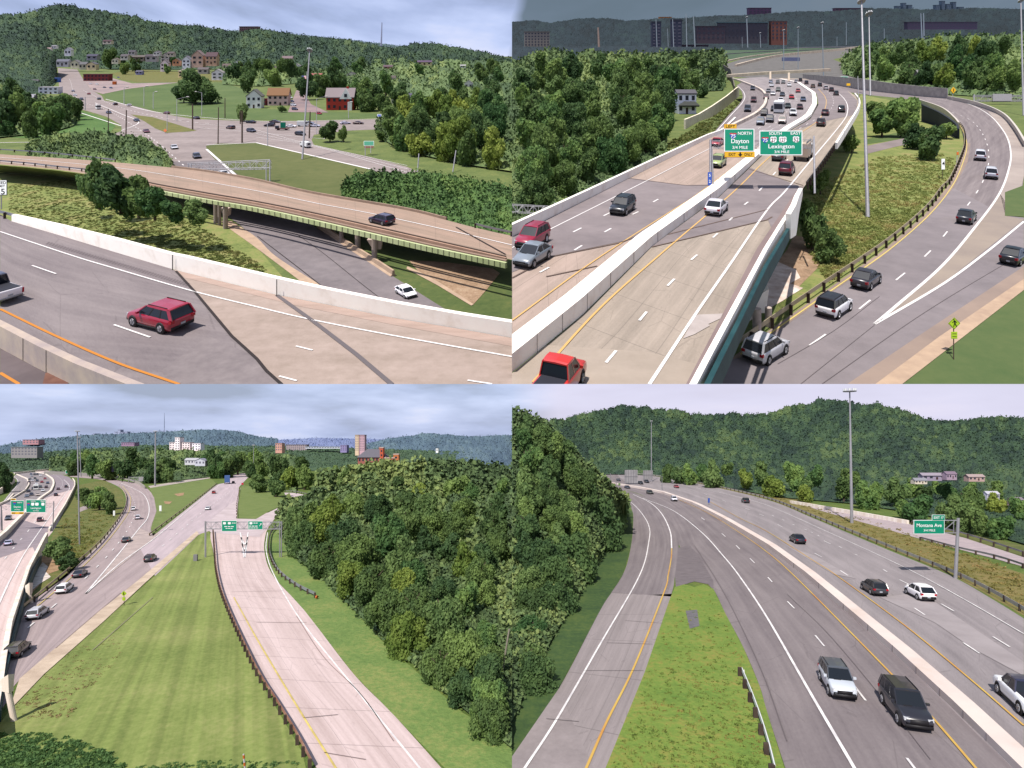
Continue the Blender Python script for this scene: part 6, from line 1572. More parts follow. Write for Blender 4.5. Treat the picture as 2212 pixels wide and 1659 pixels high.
sgn(1563, 280, 1628, 329, sign_green); sgn(1639, 284, 1731.5, 337, sign_green); sgn(1563, 270, 1590, 280, sign_yellow, part='left_exit_panel', edge=flat('edge_amber', 230, 160, 40, .5)); sgn(1564, 329.5, 1629, 341.5, sign_yellow, part='exit_only_panel', edge=flat('edge_amber', 230, 160, 40, .5))
b = MB(); Y = -4.0
def tx(t, x, y, h, w=None, m=0): X, Z = q(x, y); b.text(t, X, Z, h, Y, m, w)
tx('NORTH', 1607, 290, 6.5, 29); tx('Dayton', 1597, 306.5, 9.5, 38); tx('3/4 MILE', 1597, 320.5, 6.2, 33)
tx('SOUTH', 1673, 290.5, 6, 27); tx('EAST', 1717, 290, 6, 22); tx('Lexington', 1686, 318, 8.6, 56); tx('3/4 MILE', 1687, 330, 5.8, 32)
for x, y, s in ((1582, 295, 15), (1651, 304, 15)): X, Z = q(x, y); interstate(b, X, Z, s, s, Y, 1, 2); b.text('75', X, Z - 1, 7.5, Y - .3, 0, 10)
for x, y, w, t in ((1669, 304, 14, '27'), (1689, 304, 17, '127'), (1717.5, 303.5, 14, '52')): X, Z = q(x, y); usshield(b, X, Z, w, 14, Y, 0); b.text(t, X, Z, 8.5, Y - .3, 3, w * .72)
tx('LEFT', 1576.5, 275, 5.5, 20, 4); tx('EXIT', 1580, 335.5, 6, 15, 4); tx('ONLY', 1615, 335.5, 6, 18, 4)
X, Z = q(1597.5, 335.5); b.quad([(X - 5, Y, Z + .5), (X, Y, Z - 5), (X + 5, Y, Z + .5), (X + 2, Y, Z + .2), (X + 1.6, Y, Z + 4.5), (X - 1.6, Y, Z + 4.5), (X - 2, Y, Z + .2)], 4)
build('lettering', b, [sign_white, sign_red, sign_blue, flat('shield_number', 120, 20, 44, .5), black], s_, r_)
(x0_, z1_), (x1_, z0_) = q(1527.5, 374), q(1536, 403)
o = sign_board(r_, s_, x0_, x1_, z0_, z1_, sign_blue, y=-4.5, part='blue_panel', edge=sign_blue)
b = MB(); Y = -5; tx('5', 1531.5, 381, 6); tx('2', 1531.5, 394, 6); build('lettering', b, [sign_white], s_, r_)
# other signs and masts
r_, s_ = pole('pedestrian_sign', 'fluorescent green pedestrian diamond sign with small plate on the right lawn', 'sign', 2060, 777, 2060, 688, G, 1.0, 1.0, wood_pole)
b = MB(); b.hexa([(-13, -2, 78), (0, -2, 65), (13, -2, 78), (0, -2, 91), (-13, -1, 78), (0, -1, 65), (13, -1, 78), (0, -1, 91)]); o = build('sign_panel', b, [sign_fluo], s_, r_)
b = MB(); b.add([(-11.5, -2.2, 78), (0, -2.2, 66.5), (11.5, -2.2, 78), (0, -2.2, 89.5), (-12.3, -2.2, 78), (0, -2.2, 65.7), (12.3, -2.2, 78), (0, -2.2, 90.3)], [(0, 4, 5, 1), (1, 5, 6, 2), (2, 6, 7, 3), (3, 7, 4, 0)]); build('border', b, [black], s_, o)
b = MB(); b.cyl((-1.2, -2.6, 86), (-1.2, -2.4, 86), 1.3, 1.3, 10); b.bar((0, -2.5, 84), (.6, -2.5, 78), 3.0); b.bar((.4, -2.5, 79), (-1.8, -2.5, 71), 1.7); b.bar((.6, -2.5, 79), (3.8, -2.5, 72), 1.7); b.bar((3.8, -2.5, 72), (5.2, -2.5, 71.5), 1.3); b.bar((-.4, -2.5, 84), (-3.2, -2.5, 80.5), 1.2); b.bar((.2, -2.5, 84), (3.4, -2.5, 81), 1.2); b.bar((3.4, -2.5, 81), (5.0, -2.5, 80), 1.0); b.bar((-3.2, -2.5, 80.5), (-5, -2.5, 80), 1.0); build('walking_figure', b, [black], s_, o)
o = sign_board(r_, s_, -6.5, 6.5, 45, 60, sign_fluo, y=-2, part='plate', edge=sign_fluo)
b = MB()
for z in (49.5, 55.5): b.box(-4.5, 4.5, -2.6, -2.3, z - .5, z + .5)
build('arrow_lines', b, [black], s_, o)
r_, s_ = pole('warning_sign', 'yellow diamond sign above the grey noise wall end', 'sign', 2058, 212, 2058, 196, G, .6, .6, metal_grey)
b = MB(); b.hexa([(-6, -2, 16), (0, -2, 9), (6, -2, 16), (0, -2, 23), (-6, -1, 16), (0, -1, 9), (6, -1, 16), (0, -1, 23)]); o = build('sign_panel', b, [sign_yellow], s_, r_)
b = MB(); b.bar((0, -2.4, 13), (0, -2.4, 19), 1.4); build('arrow', b, [black], s_, o)
r_, s_ = pole('road_sign', 'small teal green sign board on the grey noise wall', 'sign', 1823, 184, 1823, 170, G, .6, .6, metal_grey)
sign_board(r_, s_, -8, 8, 7, 18, sign_green, y=-2)
r_, s_ = pole('exit_arrow_sign', 'tiny orange sign below the teal sign board', 'sign', 1832, 190, 1832, 184, DA, .5, .5, metal_grey)
b = MB(); b.box(-4, 4, -1.5, -1, 4, 9); build('sign_panel', b, [sign_yellow], s_, r_)
r_, s_ = pole('small_sign', 'small white upright sign in the tall grass beside the ramp', 'sign', 2036, 388, 2036, 368, G, .5, .5, wood_pole)
sign_board(r_, s_, -3.6, 3.6, 21, 44, sign_white, y=-2)
b = MB(); b.text('4', 0, 34, 8, -2.8); build('lettering', b, [black], s_, r_)
r_, s_ = pole('marker_sign', 'thin pole with a small yellow marker left of the ramp guardrail', 'sign', 2066, 362, 2068, 326, G, .7, .6, metal_pale)
b = MB(); b.box(-.4, 4, -1.5, -1, 27, 33); build('sign_panel', b, [orange], s_, r_)
pole('high_mast_light', 'giant steel light mast rising from the rough grass, nearer of two', 'light mast', 1874.5, 470, 1861, 3, G, 4.0, 1.6, head=8)
pole('high_mast_light', 'second giant light mast, standing behind the nearer one', 'light mast', 1880, 207, 1877, 30, G, 1.9, 1.0, head=7)
pole('high_mast_light', 'tall pale mast at the right edge of the picture', 'light mast', 2211, 250, 2205, 2, G, 1.8, 1.2, head=5)
pole('light_pole', 'plain pole behind the bend of the outbound lanes', 'pole', 1855, 232, 1853, 165, DA, .8, .7, metal_grey)
r_, s_ = pole('sign_gantry', 'long grey gantry seen from behind at the right edge', 'gantry', 2104, 226, 2104, 204, G, 1.0, .9, metal_pale)
truss(r_, s_, 0, 108, 9, 20, metal_pale, 1.1, 10, 4)
sign_board(r_, s_, 39, 80, 6, 22, sign_grey, y=-2, edge=sign_grey, part='sign_back')
r_, s_ = pole('sign_gantry', 'pale lattice gantry behind the parapet at the left edge', 'gantry', 1198, 478, 1198, 438, G, 1.3, 1.2, metal_pale)
truss(r_, s_, -92, 0, 21, 37, metal_pale, 1.2, 8, 6, 16, 32)
# plants
for x, y, w, h, kx, lb in ((1905, 296, 60, 62, 'green_small', 'bright green tree left of the ramp bridge opening'), (1948, 296, 70, 84, 'green_small', 'tall green tree beside the ramp bridge opening'), (1888, 262, 44, 44, 'olive_small', 'olive tree right at the foot of the masts'), (1984, 322, 50, 56, 'dark_small', 'dark shrubby tree beside the path end'), (2012, 345, 60, 70, 'dark_small', 'dark shrubby tree between path and ramp'), (1755, 540, 66, 90, 'dark_small', 'dark bushy tree behind the end wall of the bridge'), (1790, 566, 60, 70, 'dark_small', 'dark bush right of the bushy tree by the dirt slope'), (1742, 490, 44, 60, 'olive_small', 'olive bush above the bushy tree by the bridge end'), (1840, 330, 40, 40, 'olive_small', 'small bush left of the near mast'), (1772, 420, 44, 50, 'olive_small', 'bush right of the gantry post'), (2045, 300, 44, 36, 'olive_small', 'low bush under the ramp parapet')):
    tree(x, y, w, h, G, kx, lb, None, lift=.03)
shrubs('tall_grass', 'tall dry grass and weeds between highway and ramp', [(1765, 400), (1900, 340), (2030, 330), (2070, 350), (2040, 400), (1985, 460), (1900, 530), (1790, 610), (1745, 540), (1745, 450)], G, 46, 4200, 5, translucent(mat('weeds_tall', c(116, 128, 70, 1.6), c(180, 166, 110, 1.6), scale=.012, c3=c(144, 152, 88, 1.6), detail=4, rough=.9)), 51, leaves=18, flat_=.7)
shrubs('roadside_weeds', 'weeds along the noise wall', [(1420, 330), (1510, 270), (1597, 216), (1600, 222), (1560, 275), (1470, 315)], G, 46, 350, 6, MATS['weeds'], 52, leaves=12)
# ================================================================== valley seen lower left
# the slopes of the upper valleys end in a clean edge: whatever crosses it is cut there
bpy.context.view_layer.update()
import bmesh
SL = (CY - 829.5) / F
def cut(o, normal):
    mw = o.matrix_world; nv = Vector(normal)
    if not any((mw @ Vector(b)).dot(nv) < -.2 for b in o.bound_box): return
    if o.data.users > 1: o.data = o.data.copy()
    bm = bmesh.new(); bm.from_mesh(o.data)
    inv = mw.inverted()
    co = inv @ Vector((0, 0, 0)); no = (mw.to_3x3().transposed() @ nv).normalized()
    bmesh.ops.bisect_plane(bm, geom=bm.verts[:] + bm.edges[:] + bm.faces[:], dist=1e-4, plane_co=co, plane_no=no, clear_inner=True)
    if len(bm.faces) == 0: bm.free(); bpy.data.objects.remove(o, do_unlink=True); return
    bm.to_mesh(o.data); bm.free()
for nm in [q.name for q in col.objects if q.type == 'MESH']:
    cut(bpy.data.objects[nm], (0, -SL, 1))
    if nm in bpy.data.objects and nm != 'ground': cut(bpy.data.objects[nm], (-1, 0, 0) if nm in TL_OBJ else (1, 0, 0))
for q in [q for q in col.objects if q.type == 'EMPTY' and not q.children]: bpy.data.objects.remove(q, do_unlink=True)
UP_OBJ = set(q.name for q in col.objects)
B0 = 20
HM = [[2.457903127020537, 0.10922921427537563, -0.6044687195553757], [-0.20672673345822135, 2.6345333401481574, -0.39820106956053036], [0.07625426958299951, -0.0012906865140820361, 1.0]]
def T(x, y):      # the stretch of highway on the left is the one of the upper right valley, seen from nearer the ground
    a, b = (x - 1700) / 500, (y - 400) / 500
    q = [r[0] * a + r[1] * b + r[2] for r in HM]
    return q[0] / q[2] * 100 + 150, q[1] / q[2] * 100 + 1180
def TT(pts): return [T(*p) for p in pts]
def clipx(pts, x0=-60):
    return [p for p in pts if p[0] > x0]
poly('ground_lower', [(-700, 1900), (2900, 1900), (2900, 964), (-700, 964)], B0, grass_b)
# hills
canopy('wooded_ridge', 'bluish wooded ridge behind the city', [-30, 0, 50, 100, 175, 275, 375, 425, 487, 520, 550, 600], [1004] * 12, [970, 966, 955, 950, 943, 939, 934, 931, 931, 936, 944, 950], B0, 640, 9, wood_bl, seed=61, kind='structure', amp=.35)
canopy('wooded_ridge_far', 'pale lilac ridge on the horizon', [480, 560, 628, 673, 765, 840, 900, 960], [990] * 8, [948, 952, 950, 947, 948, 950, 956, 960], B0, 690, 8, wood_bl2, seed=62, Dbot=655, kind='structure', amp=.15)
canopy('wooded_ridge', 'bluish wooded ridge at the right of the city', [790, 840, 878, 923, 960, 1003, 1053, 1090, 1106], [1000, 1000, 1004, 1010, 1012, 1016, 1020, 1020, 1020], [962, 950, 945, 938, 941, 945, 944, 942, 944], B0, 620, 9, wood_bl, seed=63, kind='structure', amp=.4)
canopy('woodland', 'far green woodland below the bluish ridge', [-10, 60, 150, 300, 420, 520, 620, 760, 880, 1000, 1106], [1020, 1018, 1012, 1010, 1010, 1014, 1016, 1018, 1040, 1060, 1075], [985, 984, 976, 966, 966, 968, 968, 972, 976, 980, 982], B0, 520, 10, mat('wood_far_green', c(60, 84, 70), c(96, 122, 84), scale=1 / 9, c3=c(78, 104, 76), fine=5, bump=.5), seed=64, amp=.5)
# left highway
MS = []
road('carriageway_oncoming', TT(A_l), TT(M_l), B0, concrete_bright, 30, 1, 40)
road('carriageway_oncoming_upper', TT([(1541, 292), (1590, 272), (1640, 247), (1658, 222), (1650, 198), (1608, 178), (1588, 170)]), TT([(1650, 320), (1700, 279), (1742, 252), (1760, 226), (1757, 204), (1728, 181), (1650, 166)]), B0, asphalt_pale, 30, 2, 30)
road('carriageway_left_branch', TT([(1541, 287), (1571, 252), (1601, 219), (1603, 200), (1591, 185)]), TT([(1584, 272), (1636, 246), (1655, 220), (1646, 196), (1604, 176)]), B0, asphalt_pale, 30, 3, 24)
road('carriageway_outbound', [(-90, 1440)] + TT([(1256, 676), (1408, 528), (1553, 422), (1638, 341), (1706, 281), (1751, 254), (1768, 225), (1764, 202), (1729, 178), (1690, 169)]),
     [(-30, 1560), (-2, 1470), (16, 1369), (50, 1244), (88, 1180), (116, 1145), (138, 1104), (158, 1066), (161, 1052), (152, 1040), (128, 1024), (92, 1014)], B0, concrete_bright, 30, 1, 60)
poly('asphalt_stretch', TT([(1408, 533), (1443, 506), (1553, 426), (1620, 362), (1735, 405), (1672, 505), (1659, 475)]), B0, mat('asphalt_near', c(158, 146, 154), c(190, 176, 184), scale=.4, rough=.95, detail=9, fine=7), 2)
poly('asphalt_stretch', TT([(1712, 282), (1751, 256), (1768, 226), (1764, 203), (1729, 179), (1690, 171), (1760, 173), (1830, 196), (1852, 217), (1850, 240), (1846, 248), (1780, 262)]), B0, MATS['asphalt_near'], 2)
mk = Marks()
mk.ribbon([(18, 1260), (50, 1200), (78, 1158), (113, 1108), (140, 1068), (150, 1056), (148, 1046), (138, 1036)], .25, 30, B0, 4)
mk.ribbon([(18, 1260), (-5, 1310)], .3, 30, B0, 4)
for q in (((1540, 513), (1550, 504)), ((1575, 476), (1582, 470)), ((1608, 442), (1616, 436)), ((1640, 412), (1647, 404)), ((1670, 378), (1676, 371))): mk.ribbon(TT(q), .25, 30, B0, 4, smooth=False)
mk.dashes(TT([(1690, 300), (1740, 270), (1790, 240), (1800, 215), (1780, 192), (1740, 176)]), .2, 30, B0, 3, 6, 4)
mk.ribbon(TT([(1541, 291), (1576, 252), (1606, 218), (1607, 200), (1594, 186)]), .2, 30, B0, 4)
mk.done('road_markings', white_paint)
def bwall(label, base, top, m, name='concrete_parapet', cat='barrier', thick=.5, tr=True, dy=0):
    if tr:
        base, top = TT(base), TT(top)
        base, top = zip(*[(b, t) for b, t in zip(base, top) if b[0] > -80 and b[1] < 1700])
        base, top = list(base), list(top)
    mb = MB(); wall_px(mb, base, top, B0, thick, 30, smooth=False, n=50)
    return tag(world_obj(name, mb, [m]), label, cat)
bwall('bright parapet curving above the grassy bank at the left edge, lower left picture', [(1411, 359), (1531, 299), (1563, 286), (1590, 258)], [(1411, 345), (1531, 290), (1563, 279), (1590, 253)], barrier_white)
bwall('pale median barrier behind the small green signs, lower left picture', [(1408, 532), (1443, 505), (1553, 425), (1638, 342), (1706, 282), (1751, 255), (1766, 225), (1762, 203), (1727, 179), (1689, 172)],
      [(1404, 497), (1434, 478), (1545, 402), (1632, 328), (1702, 274), (1747, 248), (1762, 220), (1758, 199), (1724, 176), (1689, 169)], barrier_white, 'median_barrier', thick=1.0)
bwall('curved barrier of the small left branch, lower left picture', [(1563, 286), (1590, 273), (1638, 248), (1657, 222), (1649, 199), (1606, 179)], [(1563, 279), (1588, 266), (1636, 241), (1653, 217), (1645, 194), (1604, 175)], barrier_white, 'barrier')
bwall('white parapet on the outer bend above the dirt slope, lower left picture', [(1736, 418), (1766, 378), (1809, 322), (1832, 285), (1856, 242), (1857, 218), (1848, 204)], [(1736, 406), (1766, 366), (1809, 308), (1832, 271), (1854, 231), (1855, 213), (1844, 201)], barrier_white)
bwall('cream noise wall end at the left edge, lower left picture', [(1481, 279), (1511, 262), (1541, 252), (1570, 231), (1597, 208)], [(1481, 258), (1511, 246), (1541, 228), (1570, 208), (1597, 186)], barrier_white, 'noise_wall', 'wall')
ob = empty('elevated_bridge', P(20, 1520, B0), 'curving white bridge parapet with dark girder and white piers at the left edge', 'bridge')
mb = MB(); wall_px(mb, [(-8, 1600), (6, 1500), (14, 1440), (27, 1375), (65, 1254), (85, 1214), (97, 1186), (104, 1172)], [(-28, 1560), (-12, 1480), (-3, 1420), (15, 1340), (52, 1225), (76, 1186), (92, 1162), (102, 1150)], B0, .6, 30, smooth=False, n=60); world_obj('parapet', mb, [barrier_white], ob)
mb = MB(); wall_px(mb, [(2, 1560), (12, 1470), (20, 1440), (33, 1385), (60, 1290), (74, 1249), (90, 1214)], [(-6, 1535), (7, 1455), (15, 1424), (28, 1366), (56, 1268), (70, 1229), (88, 1200)], B0, .3, 30, smooth=False, n=40); world_obj('girder', mb, [girder_teal], ob)
for x, y, h, w, dx in ((31, 1557, 66, 5.5, -14), (68, 1303, 24, 3.2, -5)):
    p, fx, fy, fz = pxf(x, y, B0); b = MB(); b.cyl((0, 0, -2), (dx, 0, h), w, w, 14); build('pier', b, [barrier_white], (p - ob.location, fx, fy, fz), ob)
    b = MB(); b.hexa([(dx - w * 1.4, -w, h), (dx + w * 1.3, -w, h - 4), (dx + w * 1.3, w, h - 4), (dx - w * 1.4, w, h), (dx - w * 2.0, -w, h + w * 4.5), (dx + w * 1.0, -w, h + w * 6.6), (dx + w * 1.6, w, h + w * 6), (dx - w * 2.0, w, h + w * 5)]); build('pier_cap', b, [barrier_white], (p - ob.location, fx, fy, fz), ob)
poly('dirt_slope', [(92, 1200), (100, 1192), (120, 1205), (137, 1218), (126, 1232), (104, 1240), (78, 1272), (62, 1286), (70, 1250)], B0, dirt_near, 2)
poly('slope_paving', [(74, 1240), (92, 1214), (104, 1224), (98, 1234), (110, 1246), (84, 1262), (66, 1278)], B0, mat('slope_paving_near', c(255, 244, 236, 1.3), c(232, 214, 204), scale=1, rough=.9), 3)
poly('rough_grass', [(160, 1050), (225, 1036), (262, 1060), (270, 1082), (262, 1112), (212, 1177), (145, 1244), (60, 1306), (75, 1250), (105, 1182), (118, 1145), (140, 1104)], B0, mat('grass_wild_near', c(84, 100, 48), c(160, 140, 88), scale=.35, rough=1, detail=12, c3=c(124, 132, 70), fine=8, bump=.5), 1)
poly('footpath', [(168, 1098), (222, 1078), (218, 1088), (172, 1106)], B0, mat('path_near', c(206, 190, 190), c(186, 170, 170), scale=.5), 2)
# upper flyover, noise wall, viaducts
def lwall(label, top, dy, m, name='viaduct', cat='bridge', lv=B0):
    mb = MB(); wall_px(mb, [(x, y + dy) for x, y in top], top, lv, .6, 30, smooth=False, n=30)
    return tag(world_obj(name, mb, [m]), label, cat)
poly('far_road', [(28, 1022), (30, 1008), (70, 996), (150, 990), (170, 1008), (225, 1030), (140, 1022), (100, 1016)], B0, mat('far_road_grey', c(146, 146, 148), c(168, 166, 168), scale=.2), 1)
lwall('white flyover crossing the jam, lower left picture', [(32, 1021), (80, 1015), (120, 1011), (136, 1010)], 3.5, barrier_white)
lwall('bright viaduct rising to the right behind the flyover, lower left picture', [(36, 1012), (60, 1001), (100, 994), (135, 988), (165, 983), (210, 977)], 3, barrier_white)
lwall('grey noise wall along the far ramp, lower left picture', [(95, 1018), (150, 1019), (170, 1021), (215, 1024), (245, 1024), (255, 1029)], 7, flat('noise_grey_near', 168, 164, 160, .9), 'noise_wall', 'wall')
# ramp C and street D
road('ramp_road', [(150, 1030), (200, 1034), (225, 1038), (257, 1052), (270, 1067), (272, 1082), (262, 1112), (212, 1177), (137, 1244), (42, 1324), (28, 1372), (12, 1470), (5, 1530)],
     [(160, 1024), (215, 1030), (260, 1033), (310, 1049), (333, 1075), (338, 1104), (326, 1140), (336, 1154), (430, 1150), (310, 1244), (187, 1344), (42, 1469), (15, 1515)], B0, road_mat('ramp_pale', c(176, 160, 162), c(218, 198, 198)), 30, 1, 70)
road('street_road', [(300, 1180), (337, 1153), (425, 1080), (470, 1046), (487, 1043), (500, 1027), (553, 1016)], [(335, 1244), (430, 1154), (452, 1147), (511, 1124), (516, 1052), (540, 1027), (560, 1020)], B0, road_mat('street_pale', c(204, 188, 194), c(244, 224, 230)), 30, 2, 50, smooth=False)
poly('gore', [(185, 1282), (240, 1216), (276, 1172), (300, 1140), (326, 1152), (345, 1152), (240, 1238)], B0, mat('gore_near', c(226, 206, 200), c(202, 184, 180), scale=.4), 3)
poly('sidewalk', [(25, 1519), (42, 1466), (187, 1342), (300, 1252), (425, 1147), (430, 1153), (310, 1262), (225, 1341), (95, 1456), (30, 1524)], B0, sidewalk_near, 4)
poly('lawn', [(322, 1054), (457, 1034), (468, 1046), (425, 1082), (330, 1158), (326, 1140), (338, 1104), (333, 1075)], B0, mat('lawn_triangle', c(110, 132, 66), c(140, 154, 88), scale=.3, detail=10, fine=9), 3)
poly('far_lane', [(320, 1050), (395, 1038), (457, 1027), (520, 1015), (553, 1008), (555, 1011), (480, 1026), (455, 1033), (325, 1054)], B0, mat('far_lane_m', c(226, 214, 204), c(206, 192, 184), scale=.4), 4)
for i, q in enumerate((((376, 1067), (398, 1064), (396, 1070), (384, 1072)), ((354, 1083), (372, 1083), (366, 1089), (356, 1088)))): poly('bare_earth_patch', list(q), B0, dirt_near, 5)
# big lawn and ramp E
lawn_m = mat('lawn_mown', c(120, 138, 70, 1.2), c(166, 170, 106, 1.2), scale=.12, rough=1, detail=12, c3=c(142, 156, 86, 1.2), stretch=(1, 1, 1), fine=18)
nt = lawn_m.node_tree; bs = nt.nodes['Principled BSDF']; src = bs.inputs['Base Color'].links[0].from_socket
tc = N(nt.nodes, 'ShaderNodeTexCoord'); mp = N(nt.nodes, 'ShaderNodeMapping'); mp.inputs['Rotation'].default_value = (0, 0, math.radians(-24)); nt.links.new(tc.outputs['Object'], mp.inputs[0])
mp.inputs['Rotation'].default_value = (0, 0, math.radians(-26)); m3 = N(nt.nodes, 'ShaderNodeMapping'); m3.inputs['Scale'].default_value = (1.1, .018, 1); nt.links.new(mp.outputs[0], m3.inputs[0])
wv = N(nt.nodes, 'ShaderNodeTexNoise'); wv.inputs['Scale'].default_value = 1; wv.inputs['Detail'].default_value = 3; nt.links.new(m3.outputs[0], wv.inputs['Vector'])
wr = N(nt.nodes, 'ShaderNodeValToRGB'); wr.color_ramp.elements[0].position = .40; wr.color_ramp.elements[1].position = .60; nt.links.new(wv.outputs['Fac'], wr.inputs[0])
mx = N(nt.nodes, 'ShaderNodeMixRGB', blend_type='MULTIPLY'); mx.inputs[0].default_value = .26; nt.links.new(src, mx.inputs[1]); nt.links.new(wr.outputs[0], mx.inputs[2]); nt.links.new(mx.outputs[0], bs.inputs['Base Color'])
poly('mown_lawn', [(430, 1153), (452, 1147), (460, 1192), (467, 1244), (487, 1312), (553, 1455), (653, 1625), (670, 1700), (-60, 1700), (0, 1560), (30, 1524), (95, 1456), (225, 1341), (335, 1244)], B0, lawn_m, 1)
shrubs('dry_tufts', 'worn tan tufts of dry grass in the near corner of the mown lawn', [(30, 1524), (95, 1456), (170, 1392), (262, 1370), (262, 1420), (190, 1490), (160, 1550), (60, 1555)], B0, 30, 260, 5, translucent(mat('dry_tuft', c(150, 140, 88, 1.3), c(192, 168, 126, 1.4), scale=.5, detail=3)), 79, leaves=10, flat_=.25)
eL = [(487, 1043), (520, 1052), (511, 1079), (508, 1120), (452, 1147), (460, 1192), (467, 1244), (487, 1312), (553, 1440), (600, 1520), (653, 1606), (700, 1680)]
road('exit_ramp', [(498, 1120), (456, 1147), (461, 1192), (468, 1244), (490, 1312), (553, 1439), (600, 1519), (653, 1604), (700, 1690)],
     [(600, 1104), (585, 1130), (575, 1150), (571, 1190), (590, 1244), (658, 1319), (765, 1457), (853, 1547), (990, 1700)], B0, concrete_bright, 30, 2, 60)
poly('ramp_throat', [(511, 1079), (520, 1052), (513, 1090), (512, 1121), (553, 1121), (575, 1110), (619, 1089), (622, 1102), (596, 1116), (585, 1132), (560, 1160), (456, 1150), (452, 1147), (425, 1150), (470, 1110)], B0, mat('throat_m', c(222, 204, 206), c(246, 228, 232), scale=.3, rough=.95), 3)
poly('ramp_arm', [(553, 1121), (580, 1107), (619, 1088), (640, 1078), (672, 1076), (622, 1103), (596, 1118), (560, 1135)], B0, MATS['throat_m'], 3.5)
poly('far_curve', [(614, 1064), (640, 1065), (672, 1072), (668, 1078), (640, 1076), (616, 1069)], B0, MATS['throat_m'], 4)
poly('lawn', [(516, 1062), (524, 1048), (553, 1053), (603, 1069), (620, 1087), (580, 1105), (553, 1121), (512, 1120)], B0, MATS['lawn_triangle'], 4)
poly('verge_lawn', [(592, 1146), (640, 1190), (700, 1215), (760, 1290), (820, 1380), (1000, 1540), (1106, 1600), (1106, 1700), (1000, 1700), (853, 1547), (765, 1457), (658, 1319), (590, 1244), (572, 1190), (580, 1150)], B0, mat('verge_green', c(96, 124, 64, 1.15), c(152, 158, 92, 1.15), scale=.16, detail=12, c3=c(118, 144, 76, 1.15), fine=14, bump=.3), 2.5)
mk = Marks()
mk.ribbon([(578, 1150), (575, 1190), (593, 1244), (653, 1344), (765, 1484), (903, 1654), (940, 1700)], .22, 30, B0, 5)
mk.ribbon([(185, 1282), (240, 1216), (276, 1172), (300, 1142), (318, 1120), (322, 1095), (312, 1070), (290, 1056), (262, 1044)], .3, 30, B0, 5)
mk.ribbon([(185, 1282), (260, 1216), (337, 1160), (430, 1082), (476, 1046)], .28, 30, B0, 5)
mk.dashes([(60, 1356), (140, 1288), (200, 1234), (250, 1180), (284, 1130), (292, 1092), (280, 1062)], .25, 30, B0, 3, 9, 5)
mk.dashes([(350, 1180), (440, 1104), (500, 1060)], .25, 30, B0, 3, 8, 5)
for q in (((519, 1150), (523, 1172), (527, 1204)), ((536, 1150), (533, 1172), (529, 1204)), ((520, 1160), (529, 1178), (535, 1160)), ((522, 1172), (528, 1190), (533, 1172))): mk.ribbon(list(q), .35, 30, B0, 5, smooth=False)
mk.done('road_markings', white_paint)
mk = Marks(); mk.ribbon([(505, 1290), (563, 1394), (653, 1544), (745, 1690)], .2, 30, B0, 5); mk.ribbon([(265, 1050), (281, 1072), (281, 1092), (272, 1116), (222, 1180), (150, 1250), (55, 1330)], .16, 30, B0, 5); mk.done('edge_line_yellow', yellow_pale)
mk = Marks()
for a, b in (((464, 1191.5), (572, 1191.5)), ((553, 1344), (662, 1344)), ((500, 1278), (612, 1276)), ((655, 1550), (730, 1543)), ((700, 1625), (790, 1640)), ((200, 1404), (330, 1290)), ((120, 1400), (260, 1280))): mk.ribbon([a, b], .10, 30, B0, 5)
mk.ribbon([(640, 1330), (700, 1420), (780, 1500), (850, 1600)], .10, 30, B0, 5)
mk.done('pavement_seam', flat('seam_tan', 168, 148, 146, .9))
guardrail('long rusty tinted guardrail between the mown lawn and the concrete ramp', [(461, 1150), (464, 1192), (469, 1244), (489, 1312), (553, 1454), (600, 1532), (640, 1600), (672, 1662)], B0, 30, h=1.0, step=2.2, cap=64, m=rust, beam=.4, postw=.22)
guardrail('short grey guardrail around the right bend of the ramp under the gantry', [(598, 1138), (584, 1160), (583, 1200), (602, 1239), (640, 1270), (682, 1292)], B0, 30, h=1.1, step=2.2, cap=30, m=mat('rail_grey', c(170, 176, 180), rough=.5, metal=.3), beam=.6, postw=.2)
p, fx, fy, fz = pxf(684, 1294, B0); b = MB(); b.cyl((0, -2, 5), (2.5, -3, 5), 3.6, 3.2, 12); tag(build('end_terminal', b, [orange], (p, fx, fy, fz)), 'orange crash end cap of the grey bend guardrail', 'end cap')
guardrail('tan guardrail along the inside of the curving ramp, lower left picture', [(40, 1328), (137, 1246), (212, 1179), (262, 1114), (273, 1084), (270, 1067), (257, 1051)], B0, 30, h=1.1, step=3, cap=40, m=flat('rail_sand', 226, 206, 176, .6), beam=.5)
bwall('grey outer barrier of the ramp bend, lower left picture', [(250, 1035), (280, 1040), (300, 1047), (312, 1056)], [(250, 1031), (280, 1035), (300, 1041), (312, 1050)], flat('barrier_grey_near', 186, 180, 172, .9), 'barrier', tr=False)
guardrail('tan guardrail between the triangle lawn and the street', [(322, 1158), (425, 1080), (468, 1046)], B0, 30, h=.9, step=4, cap=24, m=MATS['rail_sand'], beam=.5)
guardrail('thin guardrail along the dark curve at the wood edge', [(616, 1064), (640, 1065), (672, 1073)], B0, 30, h=1.2, step=4, cap=12)
guardrail('faint guardrail between the street and the small green triangle', [(518, 1058), (512, 1090), (512, 1120)], B0, 30, h=.9, step=4, cap=14, m=rust)
